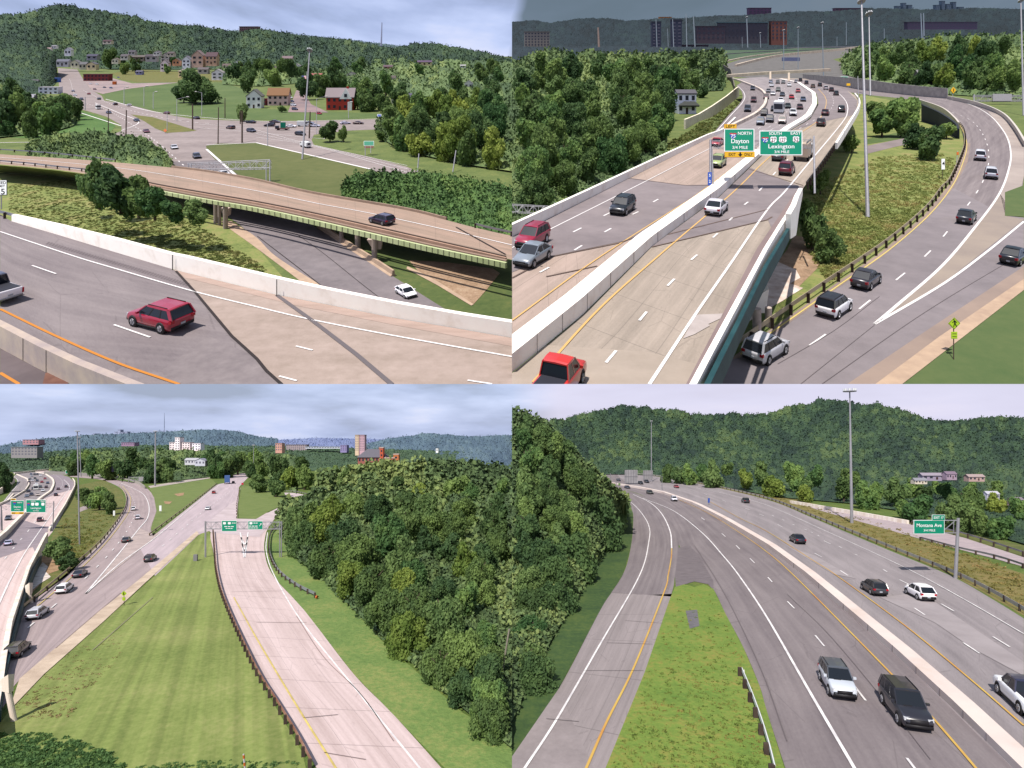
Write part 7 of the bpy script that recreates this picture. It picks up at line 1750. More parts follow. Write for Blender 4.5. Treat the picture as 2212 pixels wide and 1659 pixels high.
# vehicles
for k_, cl, x, y, hx, hy, ls, lb in (
  ('suv', (246, 246, 252), 140, 1277, 22, -16, 1.25, 'white suv on the left ramp road, lower left picture'),
  ('suv', (200, 202, 212), 82, 1331, 26, -19, 1.25, 'silver suv on the left ramp road near the white pier, lower left picture'),
  ('suv', (62, 54, 50), 38, 1412, 24, -22, 1.2, 'dark suv nearest on the left ramp road, lower left picture'),
  ('sedan', (70, 66, 78), 173, 1244, 22, -16, 1.2, 'dark grey sedan on the left ramp road, lower left picture'),
  ('sedan', (84, 80, 80), 273, 1170, 18, -15, 1.2, 'dark sedan just before the ramp bend, lower left picture'),
  ('suv', (216, 214, 226), 298, 1121, 8, -18, 1.1, 'silver hatchback in the ramp bend, lower left picture'),
  ('suv', (236, 238, 246), 288, 1102, 2, -18, 1.1, 'white suv in the ramp bend, lower left picture'),
  ('suv', (54, 52, 60), 325, 1211, 24, -18, 1.2, 'black suv on the street beside the sidewalk, lower left picture'),
  ('sedan', (236, 236, 244), 449, 1101, -20, 14, 1.1, 'white car coming down the street, lower left picture'),
  ('suv', (190, 56, 56), 462, 1066, 12, -10, 1.1, 'small red suv farther up the street, lower left picture'),
  ('suv', (90, 70, 90), 504, 1044, 8, -10, 1.1, 'dark purple car beside the blue lorry, lower left picture'),
  ('suv', (96, 60, 78), 87, 1126, 10, -12, 1.1, 'dark car below the small wide green sign, lower left picture'),
  ('sedan', (190, 190, 220), 19, 1177, 14, -13, 1.1, 'pale sedan left of the bridge parapet, lower left picture'),
  ('suv', (100, 106, 120), 18, 1123, -12, 10, 1.1, 'grey car behind the small left gantry post, lower left picture'),
  ('suv', (70, 64, 84), 121, 1071, 4, -9, 1.1, 'dark suv in the outer bend, lower left picture'),
  ('sedan', (110, 80, 90), 126, 1058, 3, -9, 1.1, 'maroon car in the outer bend, lower left picture'),
  ('suv', (84, 84, 92), 143, 1053, 2, -9, 1.1, 'grey suv near the outer line of the bend, lower left picture')):
    car(k_, cl, x, y, hx, hy, B0, 31, lb, 'cars of the lower left picture', lod=1 if y > 1090 else 2, ls=ls, hs=1.05)
for i, (x, y, lb, cl) in enumerate(jam):
    X, Y_ = T(x, y)
    if Y_ < 1022: continue
    car('suv', cl, X, Y_ + 1, -4, 6, B0, 31, 'tiny copy of the jam, ' + lb + ', lower left picture' if False else lb + ', lower left picture', 'cars in the small jam', lod=2, ls=.8)
truck('bus', 'white coach in the small jam, lower left picture', 'bus', T(1683, 243)[0], T(1683, 243)[1], -4, 6, B0, 31, [('body', (-5.2, 5.2, -1.3, 1.3, .4, 3.3, 0), sign_white), ('window', (-5.0, 5.3, -1.1, 1.1, 1.3, 2.6, 0), WIN)], L=10.4, ls=.6)
truck('lorry', 'blue box lorry at the top of the street', 'lorry', 491, 1045, 4, -12, B0, 31, [('box', (-4, 3, -1.3, 1.3, .9, 4.9, 0), flat('lorry_blue', 84, 120, 186, .6)), ('cab', (3, 5, -1.2, 1.2, .6, 3, 0), flat('lorry_cab', 50, 56, 84, .5))], L=9, ws=1.35, hs=1.25, W=2.6)
# signs
r_, s_, q = big_gantry(114, 1146, B0, .45, 1, 'small copy of the overhead gantry with two green signs at the left edge, lower left picture'.replace('small copy of the', 'small distant'), T)
def sgn2(xa, ya, xb, yb, m, **k): return sign_board(r_, s_, xa - 114, xb - 114, 1146 - yb, 1146 - ya, m, y=-2.2, **k)
sgn2(25, 1081, 54, 1105, sign_green); sgn2(58, 1079, 101, 1107, sign_green); sgn2(25, 1076, 37, 1081, sign_yellow, part='left_exit_panel'); sgn2(26, 1105, 54, 1111, sign_yellow, part='exit_only_panel')
b = MB(); Y = -2.8
for t, x, y, h, w in (('NORTH', 45, 1085.5, 2.4, 10), ('Dayton', 40, 1094.5, 3.6, 15), ('3/4 MILE', 40, 1100.5, 2.2, 12), ('SOUTH', 74, 1082.5, 2.4, 10), ('EAST', 95, 1082.5, 2.4, 9), ('Lexington', 80, 1097, 3.6, 22), ('3/4 MILE', 80, 1103, 2.2, 12)): b.text(t, x - 114, 1146 - y, h, Y, 0, w)
for x, y in ((34, 1087), (64, 1089)): interstate(b, x - 114, 1146 - y, 7, 7, Y, 1, 2)
for x, y, w in ((73, 1089, 7), (82, 1089, 8), (95, 1089, 7)): usshield(b, x - 114, 1146 - y, w, 7, Y, 0)
for t, x, y, h, w in (('EXIT', 32, 1108, 2.6, 7), ('ONLY', 48, 1108, 2.6, 8), ('LEFT', 31, 1078.6, 2.6, 8)): b.text(t, x - 114, 1146 - y, h, Y, 3, w)
build('lettering', b, [sign_white, sign_red, sign_blue, black], s_, r_)
r_, s_ = pole('sign_gantry', 'steel gantry with two green signs across the concrete ramp', 'gantry', 608, 1204, 608, 1126, B0, 1.4, 1.2, metal_pale)
for dx, w in ((-4, 1.0), (-165, 1.1), (-163, .8)):
    b = MB(); b.cyl((dx, 0, 0), (dx, 0, 78), w, w, 8); build('leg', b, [metal_pale], s_, r_)
truss(r_, s_, -166, 0, 61, 76, metal_pale, 1.0, 14, 5)
sign_board(r_, s_, 480 - 608, 513 - 608, 1204 - 1147.5, 1204 - 1124, sign_green, y=-2.5); sign_board(r_, s_, 537 - 608, 569 - 608, 1204 - 1143.5, 1204 - 1125, sign_green, y=-2.5)
b = MB(); Y = -3.1
for x, y in ((486.5, 1130), (497, 1130), (543.5, 1130)): usshield(b, x - 608, 1204 - y, 6.5, 5.5, Y, 0)
for t, x, y, h, w in (('NORTH', 507, 1129.5, 2.2, 9), ('Beekman St', 497, 1137, 2.4, 22), ('Exit Only', 497, 1141, 2, 16), ('SOUTH', 554, 1129.5, 2.2, 10), ('Colerain Av', 549, 1136, 2.3, 20), ('Central Pkwy', 549, 1140, 2, 21)):
    for i_ in (0,):   # the words on these two boards are not legible in the photograph: only their light dashes are
        n_ = max(2, len(t) // 3)
        for j_ in range(n_):
            xa = x - 608 - w / 2 + w * j_ / n_
            b.box(xa, xa + w / n_ * .8, Y, Y + .1, 1204 - y - h * .32, 1204 - y + h * .32)
b.bar((562 - 608, Y, 1204 - 1136), (566 - 608, Y, 1204 - 1131), 1.2); b.quad([(566.6 - 608, Y, 1204 - 1130), (563 - 608, Y, 1204 - 1130.6), (566 - 608, Y, 1204 - 1133.5)])
build('lettering', b, [sign_white], s_, r_)
r_, s_ = pole('pedestrian_sign', 'small fluorescent diamond pedestrian sign at the sidewalk edge, lower left picture', 'sign', 268, 1308, 268, 1277, B0, .6, .6, wood_pole)
b = MB(); b.hexa([(-6, -1, 26), (0, -1, 20), (6, -1, 26), (0, -1, 32), (-6, -.4, 26), (0, -.4, 20), (6, -.4, 26), (0, -.4, 32)]); o = build('sign_panel', b, [sign_fluo], s_, r_)
b = MB(); b.bar((0, -1.3, 29), (0, -1.3, 26), 1.6); b.bar((0, -1.3, 26), (-1.2, -1.3, 23), .9); b.bar((0, -1.3, 26), (1.6, -1.3, 23), .9); build('walking_figure', b, [black], s_, o)
sign_board(r_, s_, -3.2, 3.2, 11, 18, sign_fluo, y=-1, part='plate', edge=sign_fluo)
r_, s_ = pole('warning_sign', 'tiny yellow diamond sign above the grey noise wall, lower left picture', 'sign', 259, 1034, 259, 1024, B0, .4, .4, metal_grey)
b = MB(); b.hexa([(-4, -1, 9), (0, -1, 5), (4, -1, 9), (0, -1, 13), (-4, -.5, 9), (0, -.5, 5), (4, -.5, 9), (0, -.5, 13)]); build('sign_panel', b, [sign_yellow], s_, r_)
r_, s_ = pole('road_sign', 'tiny teal sign on the far noise wall, lower left picture', 'sign', 146, 1026, 146, 1018, B0, .4, .4, metal_grey)
sign_board(r_, s_, -4, 4, 3, 10, sign_green, y=-1)
for x, y0, w, h, lb in ((247, 1118, 4, 11, 'small white upright sign in the tall grass, lower left picture'), (347, 1108, 5, 12, 'small white upright sign at the triangle lawn')):
    r_, s_ = pole('small_sign', lb, 'sign', x, y0, x, y0 - 8, B0, .4, .4, metal_grey); sign_board(r_, s_, -w / 2, w / 2, 4, 4 + h, sign_white, y=-1)
r_, s_ = pole('curve_sign', 'tiny orange sign with arrows at the wood edge of the curve', 'sign', 681, 1078, 681, 1068, B0, .4, .4, metal_grey)
sign_board(r_, s_, -5, 5, 9, 17, orange, y=-1, edge=orange)
r_, s_ = pole('road_sign', 'small red octagon sign at the top of the small green triangle', 'sign', 524, 1052, 524, 1046, B0, .4, .4, metal_grey)
b = MB(); b.cyl((0, -.8, 7), (0, -.4, 7), 2.6, 2.6, 8); build('sign_panel', b, [sign_red], s_, r_)
b = MB(); b.box(-4, 4, -1, 3, 0, 14); o = build('control_cabinet', b, [metal_grey], pxf(422, 1212, B0)); tag(o, 'grey control cabinet on the mown lawn left of the gantry', 'cabinet')
r_, s_ = pole('delineator_post', 'orange and white striped post standing in the bottom bushes', 'post', 530, 1668, 526, 1629, B0, 2.0, 1.8, flat('post_white', 226, 220, 224, .6))
for z in (14, 30): b = MB(); b.cyl((-z * .1, 0, z), (-z * .1 - .7, 0, z + 7), 2.2, 2.15, 8); build('stripe', b, [orange], s_, r_)
for x0, y0, x1, y1, w, hd, lb in ((172, 1176, 167, 932, 1.5, 4.5, 'tall light mast in the rough grass, lower left picture'), (175, 1030, 172, 945, .9, 3, 'short light mast just right of the tall one, lower left picture'), (335, 1050, 336, 932, 1.8, 4, 'thick light mast behind the triangle lawn'), (548, 1024, 548, 962, .8, 3, 'thin light mast above the top of the street'), (230, 992, 228, 946, .7, 2, 'far thin light mast in front of the blue ridge')):
    pole('high_mast_light', lb, 'light mast', x0, y0, x1, y1, B0, w, w * .7, head=hd)
pole('radio_tower', 'very thin radio tower on the blue ridge', 'radio tower', 355, 950, 355, 892, B0, .7, .3, flat('tower_pale', 168, 176, 204, .7), D=640)
pole('utility_pole', 'leaning pale wooden pole at the right edge of the big wood', 'pole', 1080, 1482, 1100, 1359, B0, 2.2, 1.8, wood_pale)
r_, s_ = pole('sign_gantry', 'long grey gantry seen from behind beside the thick mast', 'gantry', 278, 1044, 278, 1030, B0, .7, .6, metal_pale)
truss(r_, s_, 0, 58, 6, 13, metal_pale, .8, 8, 3); sign_board(r_, s_, 22, 46, 4, 14, sign_grey, y=-1, edge=sign_grey, part='sign_back')
# buildings
for x, y, w, h, wc, rc, lb, rf, cl, rw, nm, ct, dd_ in (
  (52, 984, 56, 18, (140, 136, 140), (150, 166, 176), 'grey campus hall with teal roof at the left horizon', 'flat', 8, 3, 'campus_hall', 'building', 460),
  (66, 958, 34, 8, (176, 130, 136), (160, 120, 130), 'small pink blocks on the left ridge', 'flat', 5, 2, 'campus_hall', 'building', 600),
  (276, 962, 28, 6, (150, 120, 150), (140, 116, 140), 'low lilac brick block on the blue ridge', 'flat', 6, 1, 'campus_hall', 'building', 455),
  (388, 974, 44, 18, (240, 224, 226), (220, 206, 210), 'white and cream hospital block, left wing', 'flat', 8, 4, 'hospital', 'hospital', 452),
  (383, 976, 10, 30, (246, 236, 240), (226, 216, 222), 'slim white hospital tower', 'flat', 2, 6, 'hospital_tower', 'hospital', 450),
  (424, 972, 18, 14, (246, 240, 250), (230, 222, 232), 'white hospital block, right wing', 'flat', 3, 3, 'hospital', 'hospital', 451),
  (406, 980, 40, 6, (232, 200, 186), (220, 190, 180), 'long peach annex below the hospital', 'flat', 8, 1, 'annex', 'building', 448),
  (602, 974, 14, 16, (196, 150, 136), (166, 126, 120), 'small salmon brick tower left of the grey office block', 'flat', 3, 3, 'brick_tower', 'building', 322),
  (640, 974, 44, 13, (160, 146, 150), (150, 140, 146), 'grey office block behind the wood', 'flat', 10, 3, 'office_block', 'building', 500),
  (742, 974, 14, 12, (140, 130, 176), (136, 126, 168), 'lilac block left of the twin tower', 'flat', 3, 3, 'office_block', 'building', 480),
  (771, 974, 8, 33, (214, 190, 164), (190, 168, 150), 'cream half of the twin tower', 'flat', 2, 9, 'tower_block', 'tower', 450),
  (782, 974, 11, 33, (196, 160, 172), (176, 146, 160), 'pink half of the twin tower with dark slots', 'flat', 3, 9, 'tower_block', 'tower', 449),
  (944, 976, 5, 7, (244, 246, 246), (210, 214, 220), 'tiny white tower in the right hillside wood', 'flat', 1, 1, 'water_tower', 'tower', 322),
  (982, 1008, 12, 9, (240, 238, 236), (108, 104, 140), 'small white house with blue roof among the right trees', 'gable_front', 2, 1, 'house', 'house', 250),
  (412, 1002, 26, 8, (196, 196, 204), (206, 206, 214), 'white roofed houses in the wood, left one', 'gable_side', 4, 1, 'house', 'house', 316),
  (432, 1004, 22, 9, (190, 192, 206), (170, 172, 196), 'blue grey gabled house in the wood, right one', 'gable_front', 3, 1, 'house', 'house', 312),
  (236, 1016, 18, 10, (100, 96, 128), (192, 190, 194), 'dark walled barn with pale roof, lower left picture', 'gable_side', 2, 1, 'barn', 'barn', 290),
  (700, 968, 80, 3, (206, 212, 226), (206, 212, 226), 'long pale strip of far sheds on the horizon', 'flat', 14, 1, 'shed', 'building', 490)):
    house(x, y, w, h, 16, B0, wc, rc, lb, 'far buildings of the lower left picture', rf, cols=cl, rows=rw, name=nm, cat=ct, D=dd_, door=False, win=flat('pane_haze', 128, 128, 146, .3))
for i, (x, h, lb) in enumerate(((204, 8, 'skyline tower block one'), (212, 6, ''), (220, 5, ''), (250, 12, ''), (257, 16, ''), (264, 11, ''), (272, 12, ''), (280, 8, ''))):
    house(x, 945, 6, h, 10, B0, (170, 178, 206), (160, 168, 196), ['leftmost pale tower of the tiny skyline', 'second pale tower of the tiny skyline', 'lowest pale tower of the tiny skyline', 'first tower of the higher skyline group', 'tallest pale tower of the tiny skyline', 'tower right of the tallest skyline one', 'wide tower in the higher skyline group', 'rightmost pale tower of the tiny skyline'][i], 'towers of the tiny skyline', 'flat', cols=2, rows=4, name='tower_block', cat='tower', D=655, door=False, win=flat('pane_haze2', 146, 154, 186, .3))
# red brick school
r_, s_ = house(803, 1012, 60, 24, 30, B0, (150, 92, 84), (120, 118, 130), 'big red brick school with grey slate roof rising above the wood', None, 'hip', rh=18, cols=8, rows=2, name='brick_school', cat='school', D=255, chimney=True)
for x, w, h, m_ in ((23, 7, 44, (226, 110, 78)), (54, 11, 30, (232, 140, 92)), (40, 22, 22, (190, 96, 80))):
    b = MB(); b.box(x - w / 2, x + w / 2, -8, 6, -8, h); o = build('wing', b, [flat('brick_%d' % m_[0], *m_, .85)], s_, r_)
    b = MB(); b.box(x - w / 2 - .8, x + w / 2 + .8, -8.8, 6.8, h, h + 2); build('cornice', b, [flat('cornice', 230, 200, 190, .8)], s_, o)
    for j in range(3): b = MB(); b.box(x - w * .22, x + w * .22, -8.3, -8.02, h - 8 - j * 9, h - 4 - j * 9); build('window', b, [WIN], s_, r_)
# woods
KEY = ['olive', 'dark', 'olive', 'green', 'dark', 'olive', 'lime']
trees(46, 'leafy tree in the great wood right of the ramp', 'great wood right of the ramp', [620, 650, 700, 800, 900, 1000, 1106], [1136, 1196, 1235, 1340, 1430, 1520, 1600], [1104, 1098, 1072, 1062, 1066, 1074, 1080], B0, 88, 60, KEY, seed=71, seam=1106, mind=.56)
trees(22, 'rounded tree at the far side of the great wood', 'far side of the great wood', [555, 620, 680, 760, 880, 1000, 1106], [1050, 1052, 1056, 1075, 1080, 1085, 1090], [992, 990, 990, 1004, 1004, 1006, 1010], B0, 50, 34, KEY, seed=72, seam=1106, mind=.55)
canopy('underbrush', 'dark undergrowth of the great wood', [606, 625, 676, 690, 800, 900, 1000, 1106], [1150, 1190, 1236, 1244, 1352, 1440, 1530, 1616], [1118, 1102, 1088, 1040, 1022, 1018, 1018, 1022], B0, D_(1070, B0), 34, under_b, seed=73, amp=.6, step=2.4)
trees(20, 'dark leafy tree in the middle wood behind the ramp bend', 'middle wood', [120, 200, 300, 420, 560], [1016, 1030, 1042, 1034, 1022], [985, 972, 972, 972, 974], B0, 40, 28, ['olive', 'dark', 'green'], seed=74, mind=.55)
canopy('underbrush', 'dark undergrowth of the middle wood', [110, 200, 300, 420, 560, 640], [1016, 1028, 1044, 1034, 1018, 1066], [996, 982, 980, 980, 984, 990], B0, D_(1012, B0), 16, under_b, seed=75)
for x, y, w, h, kx, lb in ((215, 1102, 44, 56, 'green_small', 'green tree left of the ramp bend, lower left picture'), (190, 1098, 40, 50, 'olive_small', 'olive tree beside the tall mast, lower left picture'), (238, 1112, 34, 50, 'dark_small', 'dark shrubby tree by the small white sign, lower left picture'), (128, 1216, 52, 58, 'dark_small', 'dark bushy tree above the dirt slope, lower left picture'), (146, 1232, 40, 40, 'dark_small', 'dark bush right of the dirt slope, lower left picture'), (562, 1064, 44, 40, 'dark_small', 'rounded dark tree on the small green triangle'), (596, 1074, 40, 44, 'dark_small', 'dark tree at the right end of the small green triangle'), (10, 1064, 34, 66, 'dark_small', 'dark tree cut by the left edge beside the noise wall, lower left picture'), (540, 1032, 20, 24, 'dark_small', 'small tree right of the street top')):
    tree(x, y, w, h, B0, kx, lb, None, lift=.03)
shrubs('bottom_bushes', 'leafy green bushes in the bottom left corner', [(-20, 1582), (60, 1584), (140, 1592), (230, 1625), (290, 1680), (290, 1720), (-40, 1720)], B0, 30, 700, 11, leaf_green, 76, leaves=50, flat_=.45)
shrubs('bottom_bushes', 'lower leafy bushes along the bottom beside the rusty guardrail', [(300, 1655), (480, 1642), (640, 1648), (680, 1700), (300, 1710)], B0, 30, 420, 8, leaf_green, 77, leaves=36, flat_=.4)
shrubs('tall_grass', 'tall dry grass between highway and ramp, lower left picture', [(140, 1120), (220, 1100), (255, 1110), (205, 1170), (145, 1230), (115, 1190)], B0, 30, 420, 5, translucent(mat('weeds_near', c(110, 122, 60, 1.3), c(176, 158, 100, 1.3), scale=.3, c3=c(140, 146, 78, 1.3), detail=3, rough=.9)), 78, leaves=12)
BL_OBJ = set(q.name for q in col.objects)
# ================================================================== valley seen lower right
xs = [1106, 1160, 1213, 1256, 1318, 1343, 1381, 1431, 1461, 1491, 1531, 1581, 1618, 1659, 1709, 1750, 1766, 1791, 1829, 1849, 1904, 1914, 1941, 1959, 1994, 2034, 2084, 2119, 2191, 2230]
ys = [920, 918, 914, 904, 890, 885, 889, 895, 894, 903, 907, 903, 905, 904, 885, 884, 872, 873, 877, 883, 882, 890, 890, 898, 913, 920, 918, 912, 909, 917]
canopy('wooded_hill', 'steep wooded hillside behind the freeway', xs, [float(np.interp(x, [1106, 1300, 1416, 1506, 1659, 1706, 1850, 2000, 2230], [1040, 1024, 1026, 1040, 1070, 1076, 1088, 1112, 1180])) for x in xs], ys, B0, 620, 12, wood_br, seed=81, amp=.95, step=1.8)
F_l = [(1296, 1062), (1331, 1069), (1353, 1079), (1366, 1104), (1368, 1124), (1363, 1179), (1346, 1240), (1296, 1319), (1206, 1489), (1106, 1634)]
road('exit_lane', F_l, [(1318, 1048), (1400, 1076), (1440, 1110), (1462, 1150), (1466, 1184), (1458, 1244), (1448, 1291), (1393, 1451), (1308, 1659.4), (1290, 1700)], B0, asphalt, 20, 1.5, 60)
road('exit_lane_concrete', [(1322, 1279), (1296, 1319), (1206, 1489), (1106, 1634)], [(1455, 1289), (1448, 1291), (1393, 1451), (1296, 1690)], B0, concrete_grey, 20, 2.2, 30)
poly('exit_lane_fill', [(1106, 1634), (1206, 1489), (1296, 1690), (1106, 1700)], B0, mat('lane_fill', c(164, 153, 153), c(188, 176, 176), scale=.3, detail=8, fine=6), 2.5)
road('freeway_near_side', [(1298, 1030), (1318, 1048), (1388, 1070), (1432, 1100), (1456, 1140), (1470, 1184), (1500, 1215), (1541, 1272), (1568, 1327), (1606, 1399), (1641, 1482), (1659, 1544), (1710, 1700)],
     [(1330, 1022), (1360, 1046), (1431, 1063), (1500, 1088), (1560, 1122), (1659, 1182), (1700, 1212), (1741, 1244), (1830, 1320), (1934, 1412), (2100, 1575), (2230, 1700)], B0, asphalt, 20, 1, 70)
road('freeway_far_side', [(1298, 1024), (1335, 1041), (1380, 1052), (1450, 1069), (1512, 1096), (1636, 1168), (1745, 1250), (1925, 1412), (2050, 1535), (2212, 1690)],
     [(1300, 1019), (1360, 1021), (1416, 1029), (1506, 1044), (1659, 1080), (1759, 1120), (1909, 1184), (2054, 1244), (2140, 1292), (2212, 1336)], B0, asphalt_pale, 20, .5, 70)
poly('striped_gore', [(1466, 1183), (1480, 1180), (1491, 1179), (1520, 1218), (1541, 1255), (1541, 1275), (1530, 1262), (1500, 1256), (1460, 1268), (1458, 1244)], B0, mat('gore_dark', c(124, 114, 118), c(152, 142, 145), scale=.6, stretch=(1, 5, 1), detail=6), 3)
poly('median_grass', [(1458, 1268), (1478, 1262), (1500, 1268), (1520, 1262), (1541, 1272), (1568, 1327), (1606, 1399), (1641, 1482), (1659, 1544), (1704, 1690), (1298, 1690), (1308, 1659), (1393, 1451), (1448, 1291)], B0, grass_br, 4)
poly('left_verge', [(1366, 1104), (1340, 1090), (1300, 1150), (1240, 1300), (1106, 1540), (1106, 1634), (1206, 1489), (1296, 1319), (1346, 1240), (1363, 1179), (1368, 1124)], B0, mat('verge_left', c(60, 86, 50), c(96, 116, 60), scale=.2, detail=10, c3=c(76, 102, 54), fine=8), 2)  # shade of the trees is put into the darker grass colour
poly('drain_slab', [(1481, 1319), (1506, 1317), (1511, 1352), (1490, 1358)], B0, mat('drain_m', c(112, 110, 114), c(146, 142, 146), scale=1.2, stretch=(1, 5, 1)), 5)
poly('worn_strip', [(1700, 1180), (1760, 1200), (1850, 1250), (1800, 1240)], B0, mat('worn_pale', c(182, 172, 174), c(198, 188, 190), scale=.3, detail=8), 3)
poly('worn_strip', [(1900, 1290), (1990, 1280), (2212, 1430), (2212, 1460), (2100, 1400), (2020, 1345)], B0, MATS['worn_pale'], 3)
poly('dry_verge', [(1500, 1042), (1560, 1040), (1700, 1068), (1800, 1104), (2212, 1240), (2212, 1330), (2061, 1244), (1909, 1180), (1759, 1117), (1659, 1078)], B0, grass_tan, 1)
poly('dry_verge', [(1846, 1108), (1971, 1128), (2084, 1150), (2212, 1178), (2212, 1204), (2084, 1162), (1971, 1133)], B0, mat('verge_mix', c(92, 106, 54), c(130, 130, 76), scale=.3, detail=8), 1)
poly('frontage_road', [(1700, 1080), (1846, 1112), (1971, 1133), (2084, 1162), (2212, 1204), (2212, 1224), (2071, 1186), (1984, 1163), (1884, 1134), (1779, 1105)], B0, mat('frontage_m', c(222, 204, 206), c(196, 180, 186), scale=.3, detail=8, stretch=(1, 4, 1)), 2)
mk = Marks()
mk.ribbon([(1356, 1079), (1381, 1102), (1401, 1134), (1402, 1167), (1381, 1244), (1300, 1385), (1201, 1556), (1133, 1659.5), (1115, 1690)], .17, 20, B0, 5)
mk.ribbon([(1368, 1068), (1406, 1087), (1431, 1112), (1448, 1149), (1451, 1184)], .24, 20, B0, 5)
mk.ribbon([(1388, 1076), (1456, 1104), (1518, 1152), (1560, 1198), (1597, 1244), (1659, 1337), (1751, 1497), (1846, 1659.5), (1866, 1700)], .22, 20, B0, 5)
mk.ribbon([(1481, 1049), (1568, 1067), (1659, 1092), (1784, 1147), (1909, 1204), (1991, 1244), (2100, 1304), (2212, 1369)], .14, 20, B0, 5)
for a, b in (((1559, 1152), (1567, 1159)), ((1590, 1178), (1598, 1186)), ((1620, 1206), (1630, 1216)), ((1659, 1247), (1668, 1257)), ((1701, 1299), (1716, 1314)), ((1761, 1372), (1781, 1396)), ((1843, 1478), (1870, 1513)), ((1959, 1637), (1978, 1662)), ((1515, 1118), (1522, 1123)),
             ((1943, 1252), (1963, 1262)), ((1975, 1313), (1998, 1328)), ((2033, 1304), (2061, 1320)), ((2081, 1388), (2116, 1411)), ((2145, 1375), (2181, 1397)), ((1780, 1168), (1794, 1175)), ((1812, 1180), (1818, 1183)), ((1847, 1197), (1852, 1199)), ((1908, 1230), (1916, 1235)),
             ((1680, 1133), (1690, 1138)), ((1668, 1113), (1672, 1115)), ((1690, 1122), (1694, 1124)), ((1712, 1132), (1716, 1134)), ((1738, 1143), (1743, 1145)), ((1752, 1149), (1756, 1151)), ((1766, 1156), (1770, 1158)), ((1560, 1080), (1568, 1083)), ((1610, 1098), (1619, 1101)), ((1640, 1110), (1650, 1114)), ((1520, 1066), (1527, 1068)), ((1760, 1195), (1775, 1203)), ((1815, 1232), (1832, 1243))):
    mk.ribbon([a, b], .16, 20, B0, 5, smooth=False)
mk.ribbon([(1884, 1131), (1984, 1158), (2212, 1218)], .1, 20, B0, 5)
mk.done('road_markings', white_paint)
mk = Marks()
mk.ribbon([(1466, 1079), (1531, 1109), (1600, 1152), (1659, 1194), (1714, 1242), (1834, 1362), (1991, 1524), (2109, 1659.5), (2140, 1700)], .17, 20, B0, 5)
mk.ribbon([(1531, 1082), (1600, 1120), (1659, 1149), (1759, 1212), (1809, 1244), (1959, 1354), (2100, 1470), (2212, 1567)], .16, 20, B0, 5)
mk.ribbon([(1451, 1184), (1450, 1205), (1443, 1244), (1434, 1280), (1368, 1444), (1310, 1560), (1266, 1659.5), (1250, 1695)], .17, 20, B0, 5)
mk.done('edge_line_yellow', mat('paint_yellow_b', c(250, 214, 110), c(236, 170, 90), scale=.15, rough=.7))
mk = Marks()
for a, b in (((1180, 1552), (1250, 1558)), ((1260, 1448), (1390, 1448)), ((1310, 1388), (1410, 1391)), ((1350, 1340), (1432, 1346)), ((1480, 1566), (1482, 1567))): mk.ribbon([a, b], .06, 20, B0, 5)
mk.ribbon([(1700, 1283), (1790, 1370), (1900, 1500), (2010, 1640)], .06, 20, B0, 4); mk.ribbon([(1500, 1178), (1545, 1248), (1590, 1330), (1650, 1460), (1700, 1600)], .08, 20, B0, 5)
mk.done('pavement_seam', joint_grey)
mb = MB(); wall_px(mb, [(1318, 1045), (1388, 1057), (1431, 1066), (1500, 1091), (1560, 1124), (1659, 1184), (1740, 1246), (1934, 1414), (2060, 1532), (2220, 1690)], [(1318, 1042), (1388, 1053), (1431, 1062), (1500, 1086), (1560, 1117), (1659, 1175), (1740, 1235), (1934, 1399), (2060, 1514), (2220, 1670)], B0, 1.35, 20, smooth=False, n=70)
o = tag(world_obj('median_barrier', mb, [mat('barrier_warm', c(248, 238, 228, 1.25), c(226, 200, 176, 1.1), scale=.14, c3=c(242, 224, 216, 1.2), rough=.9, detail=9, lo=.25, hi=.85)]), 'long pale concrete median wall sweeping through the freeway bend', 'barrier')
joints(o, [(1659, 1184), (1740, 1246), (1934, 1414), (2060, 1532), (2180, 1650)], [(1659, 1175), (1740, 1235), (1934, 1399), (2060, 1514), (2180, 1632)], B0, 9)
mb = MB(); wall_px(mb, [(1706, 1087), (1834, 1110), (1959, 1132)], [(1706, 1081), (1834, 1102), (1956, 1124)], B0, .6, 20, smooth=False, n=30)
tag(world_obj('concrete_wall', mb, [barrier_white]), 'long white concrete wall beyond the dry grass verge', 'wall')
guardrail('long galvanised guardrail on the outside of the freeway bend', [(1318, 1020), (1416, 1029), (1506, 1044), (1659, 1079), (1759, 1119), (1909, 1181), (2061, 1244), (2140, 1284), (2212, 1326), (2240, 1342)], B0, 20, h=.85, step=4, cap=80, m=mat('rail_bright', c(196, 196, 190), c(224, 220, 206), scale=.5, rough=.5, metal=.2), beam=.5)
guardrail('near steel guardrail with dark wooden posts in the grassy median', [(1602, 1462), (1622, 1512), (1643, 1572), (1660, 1630), (1672, 1680)], B0, 20, h=.8, step=1.9, cap=14, m=sign_white, postw=.22, block=True, beam=.34)
p, fx, fy, fz = pxf(1602, 1462, B0); b = MB(); b.box(-6, 6, -1, 1, 8, 15); tag(build('end_terminal', b, [sign_white], (p, fx, fy, fz)), 'white end plate of the median guardrail', 'end plate')
guardrail('far guardrail beside the frontage road, upper one', [(1971, 1134), (2084, 1161), (2212, 1203)], B0, 20, h=1.0, step=4, cap=20)
guardrail('near guardrail beside the frontage road with dark blocks', [(1990, 1168), (2071, 1190), (2150, 1208), (2212, 1228)], B0, 20, h=.8, step=3, cap=20)
